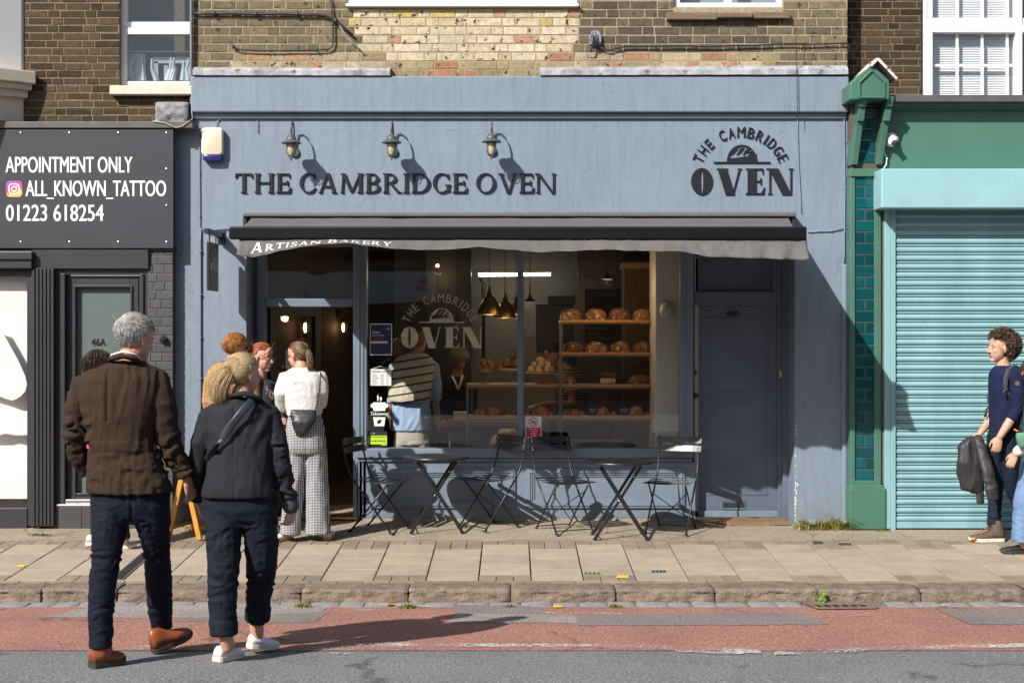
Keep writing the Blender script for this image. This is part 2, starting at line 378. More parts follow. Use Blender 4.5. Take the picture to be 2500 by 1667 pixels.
def word_polys(word, gap=.10, space=.42, small=None, **k):
    out = []; x = 0
    for i, ch in enumerate(word):
        if ch == ' ': x += space; continue
        sc = 1 if (small is None or i == 0 or word[i-1] == ' ') else small
        P, w = serif(ch, **k)
        out.append([[(x+px*sc, py*sc) for px, py in poly] for poly in P]); x += w*sc+gap
    return out, x-gap
def serif_letters(word, fx, depth, **k):
    """one MB per letter; fx maps (u in 0..1, v, front offset) to a world point."""
    L, wd = word_polys(word, **k); res = []
    for let in L:
        mb = MB()
        for i, poly in enumerate(let):
            e = (i % 5)*.00025
            a = sum(poly[j][0]*poly[(j+1) % len(poly)][1]-poly[(j+1) % len(poly)][0]*poly[j][1] for j in range(len(poly)))
            if a < 0: poly = poly[::-1]
            n = len(poly)
            vs = [fx(x/wd, y, e) for x, y in poly]+[fx(x/wd, y, depth) for x, y in poly]
            mb.add(vs, [tuple(range(n)), tuple(range(2*n-1, n-1, -1))]+[(j, j+n, (j+1) % n+n, (j+1) % n) for j in range(n)])
        res.append(mb)
    return res

# ------------------------------------------------------------------ ground
def gz(Y):                               # height of the ground at distance Y
    if Y >= 10.46: return .044*(Y-13.05)
    if Y >= 7.9: return -.215+.066*(10.46-Y)
    return min(-.046+.02*(7.9-Y), .012)
def strip(mb, x0, x1, ys, off=0.0, nx=1):
    for a, b in zip(ys[:-1], ys[1:]):
        for i in range(nx):
            xa = x0+(x1-x0)*i/nx; xb = x0+(x1-x0)*(i+1)/nx
            mb.add([(xa, a, gz(a)+off), (xb, a, gz(a)+off), (xb, b, gz(b)+off), (xa, b, gz(b)+off)], [(0, 1, 2, 3)])
    return mb
XL, XR = -40, 40
m = MB(); m.add([(-250, -250, -1.2), (250, -250, -1.2), (250, 250, -1.2), (-250, 250, -1.2)], [(0, 1, 2, 3)])
tag(m.build("ground", m_tarmac), "brown ground stretching away beneath the street", kind="structure")
o = strip(MB(), XL, XR, [-9.0, 0, 5.0, 7.9, 10.459]).build("road", m_asphalt); tag(o, "grey asphalt road in the foreground", kind="structure")
YL = 8.335
o = strip(MB(), XL, XR, [YL, 9.2, 10.29], .004).build("cycle_lane", m_red); tag(o, "worn red surfaced lane beside the kerb", kind="structure")
def Yroad(py):                           # distance of the road point seen at photo row py
    a, b = 7.0, 10.46
    for _ in range(40):
        c = (a+b)/2
        if HY+(CZ-gz(c))*F/c > py: a = c
        else: b = c
    return (a+b)/2
def ground_poly(pts, off, mb=None):
    mb = mb or MB(); v = []; q = []
    for (xa, ya), (xb, yb) in zip(pts, pts[1:]+pts[:1]):
        k = max(1, int(abs(xb-xa)/14))
        q += [(xa+(xb-xa)*i/k+r0.uniform(-3.5, 3.5), ya+(yb-ya)*i/k+r0.uniform(-.9, .9)) for i in range(k)]
    for x, y in q:
        Y = Yroad(y); v.append((PX(x, Y), Y, gz(Y)+off))
    mb.add(v[::-1] if sum(v[i][0]*v[(i+1) % len(v)][1]-v[(i+1) % len(v)][0]*v[i][1] for i in range(len(v))) < 0 else v, [tuple(range(len(v)))])
    return mb
r0 = random.Random(11)
patches = [([(90, 1508), (205, 1486), (255, 1478), (770, 1478), (800, 1484), (770, 1506), (565, 1510)], m_patch2, "pale broken asphalt patch at the left of the red lane"),
 ([(430, 1512), (790, 1494), (806, 1494), (770, 1521), (565, 1521), (430, 1516)], m_patch, "smooth grey asphalt patch joining the pale broken one"),
 ([(1110, 1477), (1312, 1481), (1334, 1502), (1108, 1498)], m_patch, "dark patch by the gutter in the middle of the lane"),
 ([(1112, 1498), (1406, 1503), (1412, 1523), (1095, 1519)], m_patch2, "pale grey patch in the middle of the lane"),
 ([(1410, 1502), (1960, 1497), (2024, 1526), (1412, 1529)], m_patch, "long grey asphalt patch right of centre"),
 ([(2290, 1492), (2700, 1488), (2700, 1526), (2370, 1526)], m_patch, "grey asphalt patch at the right of the lane"),
 ([(-60, 1484), (20, 1486), (-10, 1494), (-60, 1494)], m_patch, "grey patch at the far left of the lane")]
for i, (p, mm, lb) in enumerate(patches):
    tag(ground_poly(p, .006+.0003*i).build("asphalt_patch", mm), lb, kind="structure")
m_mark = worn_paint("worn white road paint", (.56, .54, .50), .54, 46); m_mark2 = worn_paint("very worn white road paint", (.6, .55, .5), .58, 60)
mk = MB()
def wobble(pts0, pts1, n=30):
    up = [(pts0[0]+(pts1[0]-pts0[0])*i/n, pts0[1]+(pts1[1]-pts0[1])*i/n) for i in range(n+1)]
    return up
lines = [(960, 1572, 1560, 1576, 7), (1560, 1576, 1860, 1588, 9), (1650, 1585, 1815, 1592, 8), (1890, 1592, 2100, 1584, 9), (2080, 1583, 2700, 1569, 9), (790, 1582, 860, 1582, 8), (800, 1596, 866, 1596, 3),
         (965, 1477, 1100, 1483, 5), (865, 1490, 938, 1490, 3), (1330, 1496, 1520, 1499, 4), (1870, 1494, 1910, 1494, 3), (2190, 1484, 2320, 1477, 5), (2380, 1477, 2500, 1480, 5)]
for j, (x0, y0, x1, y1, w) in enumerate(lines):
    n = max(1, int((x1-x0)/80))
    for i in range(n):
        xa, ya = x0+(x1-x0)*i/n, y0+(y1-y0)*i/n; xb, yb = x0+(x1-x0)*(i+1)/n, y0+(y1-y0)*(i+1)/n
        ground_poly([(xa, ya), (xb, yb), (xb, yb+w), (xa, ya+w)], .0086+.0002*j, mk)
tag(mk.build("road_marking", m_mark), "worn white edge line along the red lane", kind="structure")
mk = MB()
for j, (x0, y0, x1, y1, w) in enumerate([(-60, 1578, 800, 1579, 11), (790, 1562, 900, 1562, 22), (900, 1572, 1100, 1570, 14), (865, 1476, 945, 1476, 13), (420, 1526, 520, 1528, 6)]):
    ground_poly([(x0, y0), (x1, y1), (x1, y1+w), (x0, y0+w)], .0115+.0002*j, mk)
tag(mk.build("road_marking", m_mark2), "faded speckled white paint on the red lane", kind="structure")
# footway: dark joint bed, slabs, small blocks, old tarmac strip, kerb
o = strip(MB(), XL, XR, [10.48, 10.78, 12.31, 13.05, 14.2], -.018).build("pavement_bed", m_joint); tag(o, kind="structure", label="sandy bed showing in the paving joints")
o = strip(MB(), XL, XR, [12.34, 13.05, 14.2], -.001).build("footway", m_tarmac); tag(o, kind="structure", label="cracked old strip of footway along the shop fronts")
mb = MB(); r2 = random.Random(3)
def slab(x0, x1, y0, y1, col, j=.0055):
    e = .0058; dz = r2.uniform(-.0015, .0015); c = .004
    v = [(x, y, gz(y)+dz-.02) for x, y in ((x0+j, y0+e), (x1-j, y0+e), (x1-j, y1-e), (x0+j, y1-e))]
    v += [(x, y, gz(y)+dz-c*.6) for x, y in ((x0+j, y0+e), (x1-j, y0+e), (x1-j, y1-e), (x0+j, y1-e))]
    v += [(x, y, gz(y)+dz) for x, y in ((x0+j+c, y0+e+c), (x1-j-c, y0+e+c), (x1-j-c, y1-e-c), (x0+j+c, y1-e-c))]
    mb.add(v, [(8, 9, 10, 11)]+[(4+i, 4+(i+1) % 4, 8+(i+1) % 4, 8+i) for i in range(4)]+[(i, (i+1) % 4, 4+(i+1) % 4, 4+i) for i in range(4)], col)
def pcol():
    k = r2.uniform(.91, 1.06); return (.44*k, .37*k, .288*k*r2.uniform(.98, 1.02))
def bcol():
    k = r2.uniform(.72, .95); return (.36*k, .295*k, .225*k)
for ci in range(-24, 25):
    x0 = .147+ci*.4005; x1 = x0+.4005; y = 10.80; full = ci % 2 == 0
    if not full:
        for q in range(3): slab(x0+q*.1335, x0+(q+1)*.1335, y, y+.2, bcol(), .003)
        y += .2
    while y < 12.30:
        d = .4 if r2.random() < .8 else .4
        if y+d > 12.36:
            if 12.34-y > .08:
                for q in range(3): slab(x0+q*.1335, x0+(q+1)*.1335, y, 12.34, bcol(), .003)
            break
        slab(x0, x1, y, y+d, pcol()); y += d
    slab(x0, x0+.2, 12.34, 12.42, bcol(), .003); slab(x0+.2, x1, 12.34, 12.42, bcol(), .003)
    slab(x0-.07, x0+.13, 10.735, 10.80, bcol(), .003); slab(x0+.13, x0+.3305, 10.735, 10.80, bcol(), .003)
tag(mb.build("pavement", m_pav, auto=30), "buff concrete paving slabs with dark joints", kind="structure")
def rock(mb, x0, x1, y0, y1, z0, z1, amp, nx, ny, seed, rad=.03):
    """rounded rough stone: top and front are displaced grids."""
    rows = []
    prof = [(y0, z0), (y0-.004, z0+(z1-z0)*.3), (y0, z0+(z1-z0)*.6), (y0+rad*.15, z1-rad*.6), (y0+rad*.7, z1-rad*.12), (y0+rad*1.6, z1), ((y0+y1)/2, z1), (y1, z1)]
    fine = []
    for (a, b), (c, d) in zip(prof[:-1], prof[1:]):
        for k in range(ny): fine.append((a+(c-a)*k/ny, b+(d-b)*k/ny))
    fine.append(prof[-1])
    for (y, z) in fine:
        row = []
        for i in range(nx+1):
            x = x0+(x1-x0)*i/nx; ed = min(i, nx-i); 
            q = noise.fractal(Vector((x*9, z*16+seed, y*9)), .9, 2.1, 6); front = max(0, min(1, (z1-z)/.03+.12))
            ins = .012 if ed == 0 else (.003 if ed == 1 else 0)
            row.append((x, y+ins-q*amp*front, z-(ins*.7 if z > z0+.03 else 0)+q*amp*.12*(1-front)))
        rows.append(row)
    n = nx+1; vs = [p for r in rows for p in r]
    fs = [(i*n+j, i*n+j+1, (i+1)*n+j+1, (i+1)*n+j) for i in range(len(rows)-1) for j in range(nx)]
    mb.add(vs, fs)
    mb.add([(x0, y0, z0), (x0, y1, z0), (x0, y1, z1-.01), (x0, y0+.01, z1-.02)], [(0, 1, 2, 3)]); mb.add([(x1, y0, z0), (x1, y1, z0), (x1, y1, z1-.01), (x1, y0+.01, z1-.02)], [(3, 2, 1, 0)])
YK = 10.475
joints = [PX(x, YK) for x in (-410, -155, 99, 284, 733.7, 996, 1246, 1503, 1744.7, 1998.8, 2248, 2505, 2760)]
mb = MB()
for i, (a, b) in enumerate(zip(joints[:-1], joints[1:])):
    rock(mb, a+.004, b-.004, YK, 10.735, -.235, gz(YK)+.008+.004*(i % 3-1), .016, 44, 4, i*7.3)
tag(mb.build("kerb", m_kerb, smooth=True), "rough granite kerb stones along the pavement edge", kind="structure")
mb = MB(); mb.box(XL, joints[0], YK, 10.735, -.3, gz(YK)); mb.box(joints[-1], XR, YK, 10.735, -.3, gz(YK)); tag(mb.build("kerb", m_kerb), "plain end of the granite kerb beyond the picture", kind="structure")
mb = MB(); x = PX(-200, YK); i = 0
while x < PX(2700, YK):
    w = r2.uniform(.17, .24)
    if not (PX(1962, YK) < x+w and x < PX(2120, YK)):
        rock(mb, x, x+w-.012, 10.285+r2.uniform(-.008, .008), 10.472, -.26, -.200+r2.uniform(-.004, .004), .006, 8, 1, i*3.1, .02)
    x += w; i += 1
tag(mb.build("gutter_setts", m_sett, smooth=True), "thin row of blue grey gutter setts against the kerb", kind="structure")
# yellow survey paint, utility covers
m_yel = worn_paint("yellow survey paint", (.75, .48, .03), .25, 40)
def pav_pt(x, y, off=.003):
    Y = 12.0
    for _ in range(60): Y = (CZ-gz(Y))*F/(y-HY) if Y >= 10.46 else Y
    return (PX(x, Y), Y, gz(Y)+off)
mb = MB()
for j, pts in enumerate([[(942, 1419), (972, 1419), (971, 1425), (940, 1425)], [(1507, 1405), (1534, 1405), (1535, 1411), (1505, 1411)], [(1350, 1428), (1370, 1427), (1376, 1433), (1352, 1434)], [(43, 1380), (62, 1379), (58, 1384), (42, 1384)], [(2372, 1420), (2384, 1420), (2382, 1423), (2370, 1423)]]):
    mb.add([pav_pt(x, y, .012 if y > 1424 else .004) for x, y in pts][::-1], [(0, 1, 2, 3)])
tag(mb.build("paint_mark", m_yel), "yellow survey paint dashes on the paving", kind="structure")
# ------------------------------------------------------------------ buildings
YF = 13.05                                    # painted shop front wall
YS = 13.35                                    # shop window joinery
def brick_wall(mb, x0, x1, z0, z1, Y, course, L, colf, skip=(), seed=1, proud=.005, mort=.008):
    r = random.Random(seed); z = z0; row = 0
    while z < z1-.01:
        zt = min(z+course, z1); x = x0-(r.uniform(0, .02)+(.0 if row % 2 else L*.75)); k = row
        while x < x1:
            w = (L if k % 2 == 0 else L*.49)*r.uniform(.94, 1.06); k += 1
            a, b = max(x, x0), min(x+w-mort, x1); x += w
            if b-a < .012: continue
            segs = [(a, b)]
            for (sx0, sx1, sz0, sz1) in skip:
                if zt > sz0+.02 and z < sz1-.02:
                    ns = []
                    for (p, q) in segs:
                        if q <= sx0 or p >= sx1: ns.append((p, q)); continue
                        if p < sx0: ns.append((p, sx0))
                        if q > sx1: ns.append((sx1, q))
                    segs = ns
            for (p, q) in segs:
                if q-p < .012: continue
                c = colf((p+q)/2, (z+zt)/2, r); j = r.uniform(-.002, .002); e = .004
                zz0 = z+r.uniform(0, .003); zz1 = zt-mort+r.uniform(-.003, .002); Yf = Y-proud+j
                v = [(p, Y, zz0), (q, Y, zz0), (q, Y, zz1), (p, Y, zz1), (p+e, Yf, zz0+e*r.uniform(.5, 1.3)), (q-e, Yf, zz0+e*r.uniform(.5, 1.3)), (q-e, Yf, zz1-e*r.uniform(.5, 1.3)), (p+e, Yf, zz1-e*r.uniform(.5, 1.3))]
                mb.add(v, [(4, 5, 6, 7), (0, 1, 5, 4), (1, 2, 6, 5), (2, 3, 7, 6), (3, 0, 4, 7)], c)
        z += course; row += 1
def sooty(x, z, r):
    k = r.choice([.6, .8, .95, 1.05, 1.2]); return (.108*k, .08*k, .05*k)
def stock(x, z, r):
    px = CX+x*F/YF; py = HY-(z-CZ)*F/YF
    base = r.choice([(.215, .18, .115), (.24, .20, .125), (.19, .162, .108), (.265, .22, .135)])
    if px > 1440 and px < 1900 and py < 125: base = r.choice([(.14, .12, .088), (.16, .138, .10), (.19, .165, .115), (.125, .11, .082)])
    edge = 0
    lo = 950+(py-60)*.0
    # paler rebuilt patch below the middle window, widening downwards to an arch
    L0 = 850 if py < 75 else 850+(py-75)*1.15; R0 = 1408 if py < 75 else 1408-(py-75)*.98
    L0 = min(L0, 945); R0 = max(R0, 1318)
    if L0 < px < R0:
        base = r.choice([(.78, .67, .47), (.74, .65, .47), (.80, .70, .51), (.70, .60, .41)])
        if py < 60: base = r.choice([(.76, .65, .38), (.80, .70, .45), (.68, .54, .22), (.76, .63, .42), (.78, .68, .47)])
        if r.random() < .03: base = (.60, .36, .22)
        if py > 138: base = r.choice([(.80, .70, .52), (.78, .68, .51), (.74, .61, .43), (.80, .72, .57), (.62, .36, .24)]) if py < 158 else r.choice([(.42, .34, .2), (.5, .4, .25), (.52, .27, .15)])
    elif 136 < py < 160 and px > 560:
        base = r.choice([(.50, .42, .28), (.55, .46, .31), (.40, .33, .2), (.55, .33, .19), (.50, .28, .17), (.45, .34, .22), (.52, .43, .3)]) if px < 1900 else base
    k = r.uniform(.88, 1.1); return tuple(c*k for c in base)

bak = thing("bakery_building", "blue painted bakery shop front with brick storey above", "building", (0, 13.6, 0))
xl, xr = PX(470, YF), PX(2070, YF)
ztop = 6.0
# upper brick storey
m = MB(); zb = PZ(190, YF)
skipw = [(PX(846, YF), PX(1411, YF), PZ(15, YF), 9), (PX(1645, YF), PX(1912, YF), PZ(27, YF), 9)]
m.box(xl, xr, YF+.02, YF+.30, zb, PZ(17, YF)); m.box(xl, skipw[0][0], YF+.02, YF+.3, PZ(17, YF), ztop); m.box(skipw[0][1], skipw[1][0], YF+.02, YF+.3, PZ(17, YF), ztop); m.box(skipw[1][1], xr, YF+.02, YF+.3, PZ(17, YF), ztop)
m.build("wall_core", m_mortar, bak)
m = MB(); brick_wall(m, xl, xr, zb, ztop, YF+.021, .0792, .235, stock, skipw, 4)
m.build("brick_wall", m_brick, bak, label="yellow stock brick storey with paler patch under the middle window")
def casement(px0, px1, pybot, ztp, Y, parent, mulls=(), name="window"):
    x0, x1, z0 = PX(px0, Y), PX(px1, Y), PZ(pybot, Y); f = .055
    m = MB(); m.box(x0, x1, Y, Y+.07, z0, z0+f); m.box(x0, x0+f, Y, Y+.07, z0+f, ztp); m.box(x1-f, x1, Y, Y+.07, z0+f, ztp)
    for q in mulls: m.box(PX(q, Y)-.035, PX(q, Y)+.035, Y, Y+.07, z0+f, ztp)
    w = m.build(name, m_white, parent, bevel=.006)
    g = MB(); g.box(x0+f, x1-f, Y+.04, Y+.046, z0+f, ztp); g.build("pane", m_glass_up, w)
    d = MB(); d.box(x0, x1, Y+.25, Y+.26, z0-.05, ztp); d.build("blind", m_blind, w)
    return w
m_blind = M("pale blind", (.55, .57, .6), .8, .05, 4)
w = casement(848, 1409, 12, ztop, YF+.04, bak, (1254,))
m = MB(); m.pbox(844, 1413, 9, 16, YF-.035, YF+.05); m.build("sill", m_white, w, bevel=.004)
w = casement(1646, 1911, 22, ztop, YF+.06, bak, (1778,))
m = MB()
for a, b, p, q in ((1628, 1752, 30, 48), (1752, 1838, 31, 43), (1838, 1930, 30, 45)): m.pbox(a, b-1, p, q, YF-.06+.01*(a % 3), YF+.06)
m.build("sill", wood("rotten sill", (.16, .115, .075)), w, bevel=.006)
# blue fascia wall, cornice, pilasters, reveals
m = MB()
m.prism([(PX(x, YF), z) for x, z in ((470, PZ(275, YF)), (424+46, PZ(316, YF)), (424, PZ(316, YF)), (424, -.3), (602, -.3), (602, PZ(575, YF)), (1940, PZ(575, YF)), (1940, -.3), (2070, -.3), (2070, PZ(275, YF)))], YF, YF+.42)
m.build("fascia_wall", m_blue, bak, bevel=.006)
m = MB(); m.box(PX(470, YF), PX(2068, YF), YF-.075, YF+.40, PZ(274, YF-.075), PZ(186, YF-.075)); m.build("cornice", m_blue, bak, bevel=.012)
m = MB(); m.box(PX(471, YF), PX(2067, YF), YF-.03, YF+.1, PZ(290, YF-.03), PZ(272, YF)); m.build("cornice_moulding", m_blue, bak, bevel=.015)
for a, b in ((470, 952), (1318, 2071)):
    m = MB(); n = 60; xa, xb = PX(a, YF-.09), PX(b, YF-.09)
    rows = []
    for i in range(n+1):
        x = xa+(xb-xa)*i/n; q = noise.noise(Vector((x*6, a, 0)))*.006; sl = .018*(i/n) if a > 1000 else -.006*(i/n)
        zt = PZ(163, YF)+q+sl; zl = PZ(184, YF-.09)+q*.6+sl*.4
        rows.append([(x, YF+.03, zt), (x, YF-.02, zt-.012), (x, YF-.085+q*.5, zl+.052), (x, YF-.093+q*.5, zl+.045), (x, YF-.093, zl), (x, YF-.07, zl), (x, YF+.03, zl)])
    m.loft(rows, closed=True); m.build("flashing", m_lead, bak, auto=40)
m = MB(); m.box(PX(424, YF)-.002, PX(600, YF), YF-.004, YF+.1, -.3, .075); m.build("plinth", M("bare cement", (.30, .25, .2), .9, .3, 12, .006, 60), bak, bevel=.008)
# shop front joinery at YS
zgb, zgt = PZ(1095, YS), PZ(596, YS)
def J(name, *boxes, mat=None, parent=None, bevel=.006, label=None):
    m = MB()
    for b in boxes: m.pbox(*b)
    return m.build(name, mat or m_bluewood, parent or bak, bevel=bevel, label=label)
J("door_post", (628, 648, 560, 1268, YS, YS+.12), (862, 895, 560, 1265, YS-.02, YS+.12), (608, 629, 560, 1270, YS+.05, YS+.15))
J("door_head", (648, 862, 560, 601, YS, YS+.12)); J("transom_bar", (648, 862, 729, 749, YS-.012, YS+.12))
J("window_frame", (895, 1692, 560, 600, YS, YS+.10), (1263, 1279, 600, 1095, YS-.01, YS+.10), (1660, 1692, 600, 1095, YS-.02, YS+.10))
for bb in ((1266, 1276, 600, 1095, YS-.018, YS-.009), (1668, 1672, 600, 1095, YS-.028, YS-.019), (1678, 1682, 600, 1095, YS-.028, YS-.019), (874, 878, 600, 1260, YS-.03, YS-.019), (884, 887, 600, 1260, YS-.03, YS-.019)): J("frame_bead", bb, bevel=.002)
J("window_sill", (868, 1692, 1095, 1118, YS-.07, YS+.10), (874, 1690, 1118, 1127, YS-.045, YS+.1), bevel=.010)
J("stall_riser", (870, 1698, 1127, 1264, YS-.02, YS+.10))
for a, b in ((902, 1258), (1284, 1672)):
    m = MB()
    for k, (ins, pr) in enumerate(((0, .022), (5, .030), (10, .020), (15, .010))):
        x0, x1, y0, y1 = a+ins, b-ins, 1143+ins, 1240-ins; w = 6
        Yf = YS-.02-pr; Yb = YS-.019
        m.pbox(x0, x1, y0, y0+w, Yf, Yb); m.pbox(x0, x1, y1-w, y1, Yf, Yb); m.pbox(x0, x0+w, y0+w, y1-w, Yf, Yb); m.pbox(x1-w, x1, y0+w, y1-w, Yf, Yb)
    m.build("panel_moulding", m_bluewood, bak, bevel=.003)
m = MB(); m.box(PX(868, YS), PX(1700, YS), YS-.015, YS+.3, -.2, PZ(1263, YS)); m.build("plinth", M("concrete plinth", (.30, .255, .2), .95, .35, 12, .008, 60), bak)
for nm, a, b, c, d in (("window_pane", 895, 1264, 600, 1096), ("window_pane", 1278, 1661, 600, 1096), ("transom_pane", 648, 862, 601, 729)):
    m = MB(); m.pbox(a, b, c, d, YS+.030, YS+.036); m.build(nm, m_glass, bak)
m = MB(); m.pbox(640, 872, 1262, 1268, YS-.03, YS+.2); m.build("threshold", m_brass, bak, bevel=.003)
# open bakery door leaf, swung inwards on the left jamb
dl = MB(); hx, hy = PX(655, YS+.1), YS+.12; ang = radians(62); ux = Vector((cos(ang), sin(ang), 0)); wd = .82
def leaf(u0, u1, z0, z1, t=.045):
    p = Vector((hx, hy, 0))+ux*(u0+u1)/2; return (p+Vector((0, 0, z0)), p+Vector((0, 0, z1)), u1-u0, t)
for u0, u1, z0, z1 in ((0, .10, .06, 2.05), (wd-.10, wd, .06, 2.05), (.10, wd-.1, .06, .30), (.10, wd-.1, 1.93, 2.05)):
    a, b, w_, t = leaf(u0, u1, z0, z1)
    nrm = Vector((-ux.y, ux.x, 0)); vs = [q+ux*i*w_/2+nrm*j*t/2 for q in (a, b) for i, j in ((-1, -1), (1, -1), (1, 1), (-1, 1))]
    dl.add(vs, [(3, 2, 1, 0), (4, 5, 6, 7), (0, 1, 5, 4), (1, 2, 6, 5), (2, 3, 7, 6), (3, 0, 4, 7)])
door = dl.build("shop_door", M("near black door paint", (.022, .025, .034), .5, .1, 4), bak, bevel=.004, label="dark glazed shop door standing open inwards")
g = MB(); a, b, w_, t = leaf(.10, wd-.1, .30, 1.93, .006); nrm = Vector((-ux.y, ux.x, 0)); g.add([q+ux*i*w_/2+nrm*j*t/2 for q in (a, b) for i, j in ((-1, -1), (1, -1), (1, 1), (-1, 1))], [(3, 2, 1, 0), (4, 5, 6, 7), (0, 1, 5, 4), (1, 2, 6, 5), (2, 3, 7, 6), (3, 0, 4, 7)]); g.build("door_glass", m_clear, door)
m_paper = M("paper notice", (.6, .6, .57), .8, .06, 20)
p0 = Vector((hx, hy, 0))+ux*.3-Vector((-ux.y, ux.x, 0))*.012
g = MB(); g.add([p0+ux*i*.05+Vector((0, 0, z)) for i, z in ((-1, 1.42), (1, 1.42), (1, 1.60), (-1, 1.60))], [(0, 1, 2, 3)]); g.build("notice", m_paper, door)
# door 44A on the right
YD = 13.47
J("side_door_frame", (1692, 1697, 590, 1262, YD-.05, YD+.1), (1899, 1912, 590, 1264, YD-.05, YD+.1), (1912, 1942, 590, 1268, YF+.30, YD+.1), (1697, 1899, 712, 746, YD-.03, YD+.1), (1697, 1899, 560, 628, YD-.02, YD+.1), (1697, 1706, 628, 712, YD-.02, YD+.1), (1886, 1899, 628, 712, YD-.02, YD+.1), mat=m_bluedark)
d44 = J("side_door", (1697, 1899, 746, 1263, YD, YD+.05), mat=m_bluedark, label="dark blue flush panelled door numbered 44A")
m = MB()
for x0, x1, y0, y1 in ((1704, 1872, 776, 1208), (1745, 1838, 953, 984), (1755, 1828, 962, 975), (1763, 1822, 1220, 1244)):
    w_ = 1.6; Yf = YD-.006
    m.pbox(x0, x1, y0, y0+w_, Yf, YD+.001); m.pbox(x0, x1, y1-w_, y1, Yf, YD+.001); m.pbox(x0, x0+w_, y0+w_, y1-w_, Yf, YD+.001); m.pbox(x1-w_, x1, y0+w_, y1-w_, Yf, YD+.001)
m.build("panel_bead", m_bluedark, d44)
m = MB(); m.pbox(1766, 1818, 1226, 1238, YD-.003, YD+.002); m.build("mail_slot", m_black, d44)
m = MB(); wtext(m, "44A", 1772, 1805, 758, 772, YD-.008, .008, .02); m.build("number", m_ink, d44)
m = MB(); m.ball(W(1699, 966, YD-.05), .026, 12, 8); m.cyl(W(1699, 966, YD-.04), W(1699, 966, YD), .012); m.build("knob", m_black, d44, smooth=True); m = MB(); m.ball(W(1698, 908, YD-.01), (.014, .02, .030)); m.build("lock", m_black, d44, smooth=True)
m = MB(); m.pbox(1694, 1900, 1247, 1262, YD-.02, YD+.001); m.build("weather_bar", m_bluewood, d44, bevel=.006)
m = MB(); m.pbox(1706, 1886, 628, 712, YD+.02, YD+.025); m.build("transom_pane", m_glass, bak)
bell = J("door_bell", (1903, 1910, 905, 922, YD-.062, YD-.051), mat=M("brass bell push", (.6, .5, .28), .35, .1, 9, metal=.6), bevel=.002)
m = MB(); m.box(PX(1692, YD), PX(1940, YD), YD+.02, YD+.4, .5, 2.9)
m.box(PX(1692, YD), PX(1940, YD), YD-.3, YD+.4, -.2, .0)
m.build("doorway_wall", m_bluedark, bak)
# shop interior
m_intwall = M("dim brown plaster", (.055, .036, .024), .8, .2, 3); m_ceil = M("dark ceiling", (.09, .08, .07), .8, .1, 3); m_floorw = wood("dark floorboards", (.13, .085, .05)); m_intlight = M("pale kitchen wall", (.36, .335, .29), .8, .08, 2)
XI0, XI1 = PX(640, YS)-.02, PX(1690, YS)-.03
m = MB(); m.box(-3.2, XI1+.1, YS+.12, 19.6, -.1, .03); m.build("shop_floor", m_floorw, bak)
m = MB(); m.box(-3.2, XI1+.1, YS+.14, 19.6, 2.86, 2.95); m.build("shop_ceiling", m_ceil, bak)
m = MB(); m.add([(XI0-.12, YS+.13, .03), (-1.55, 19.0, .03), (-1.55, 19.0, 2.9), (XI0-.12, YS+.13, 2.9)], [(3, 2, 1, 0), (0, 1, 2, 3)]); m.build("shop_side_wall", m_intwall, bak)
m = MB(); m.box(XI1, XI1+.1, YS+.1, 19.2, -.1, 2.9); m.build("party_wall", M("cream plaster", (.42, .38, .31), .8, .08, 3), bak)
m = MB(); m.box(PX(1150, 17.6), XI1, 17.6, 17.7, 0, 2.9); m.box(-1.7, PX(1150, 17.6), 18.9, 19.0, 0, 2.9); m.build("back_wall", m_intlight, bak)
m = MB(); m.box(PX(1040, 16.4), PX(1150, 16.4), 16.4, 16.6, 0, 2.9); m.build("dark_partition", m_black, bak)
m = MB(); r2 = random.Random(5); z = .9; row = 0
while z < 2.85:
    x = PX(1410, 16.3)-(.1 if row % 2 else 0)
    while x < XI1:
        m.box(max(x, PX(1410, 16.3))+.003, min(x+.2, XI1)-.003, 16.285, 16.30, z+.003, z+.097); x += .2
    z += .1; row += 1
m.box(PX(1410, 16.3), XI1, 16.30, 16.4, 0, 2.9); m.build("tiled_wall", M("grey brown wall tile", (.115, .085, .075), .3, .1, 5), bak, bevel=.003)
m = MB(); m.box(PX(1600, 13.62), PX(1662, 13.62), 13.62, 14.2, 0, 2.9); m.build("white_pier", M("off white pier", (.72, .68, .60), .7, .08, 2.5), bak, bevel=.01)
# inner roof slab so the storey above is closed
m = MB(); m.box(-3.3, 3.2, YF+.42, 20, 2.96, 3.05); m.box(xl, xr, YF+.3, 20, 6.0, 6.1); m.box(PX(424, YF), 3.2, 19.6, 19.8, -.2, 6.0); m.box(3.0, 3.1, YF+.42, 19.8, -.1, 6.0); m.box(-3.2, -3.1, YF+.42, 19.8, -.1, 6.0); m.build("rear_shell", m_mortar_dark, bak)

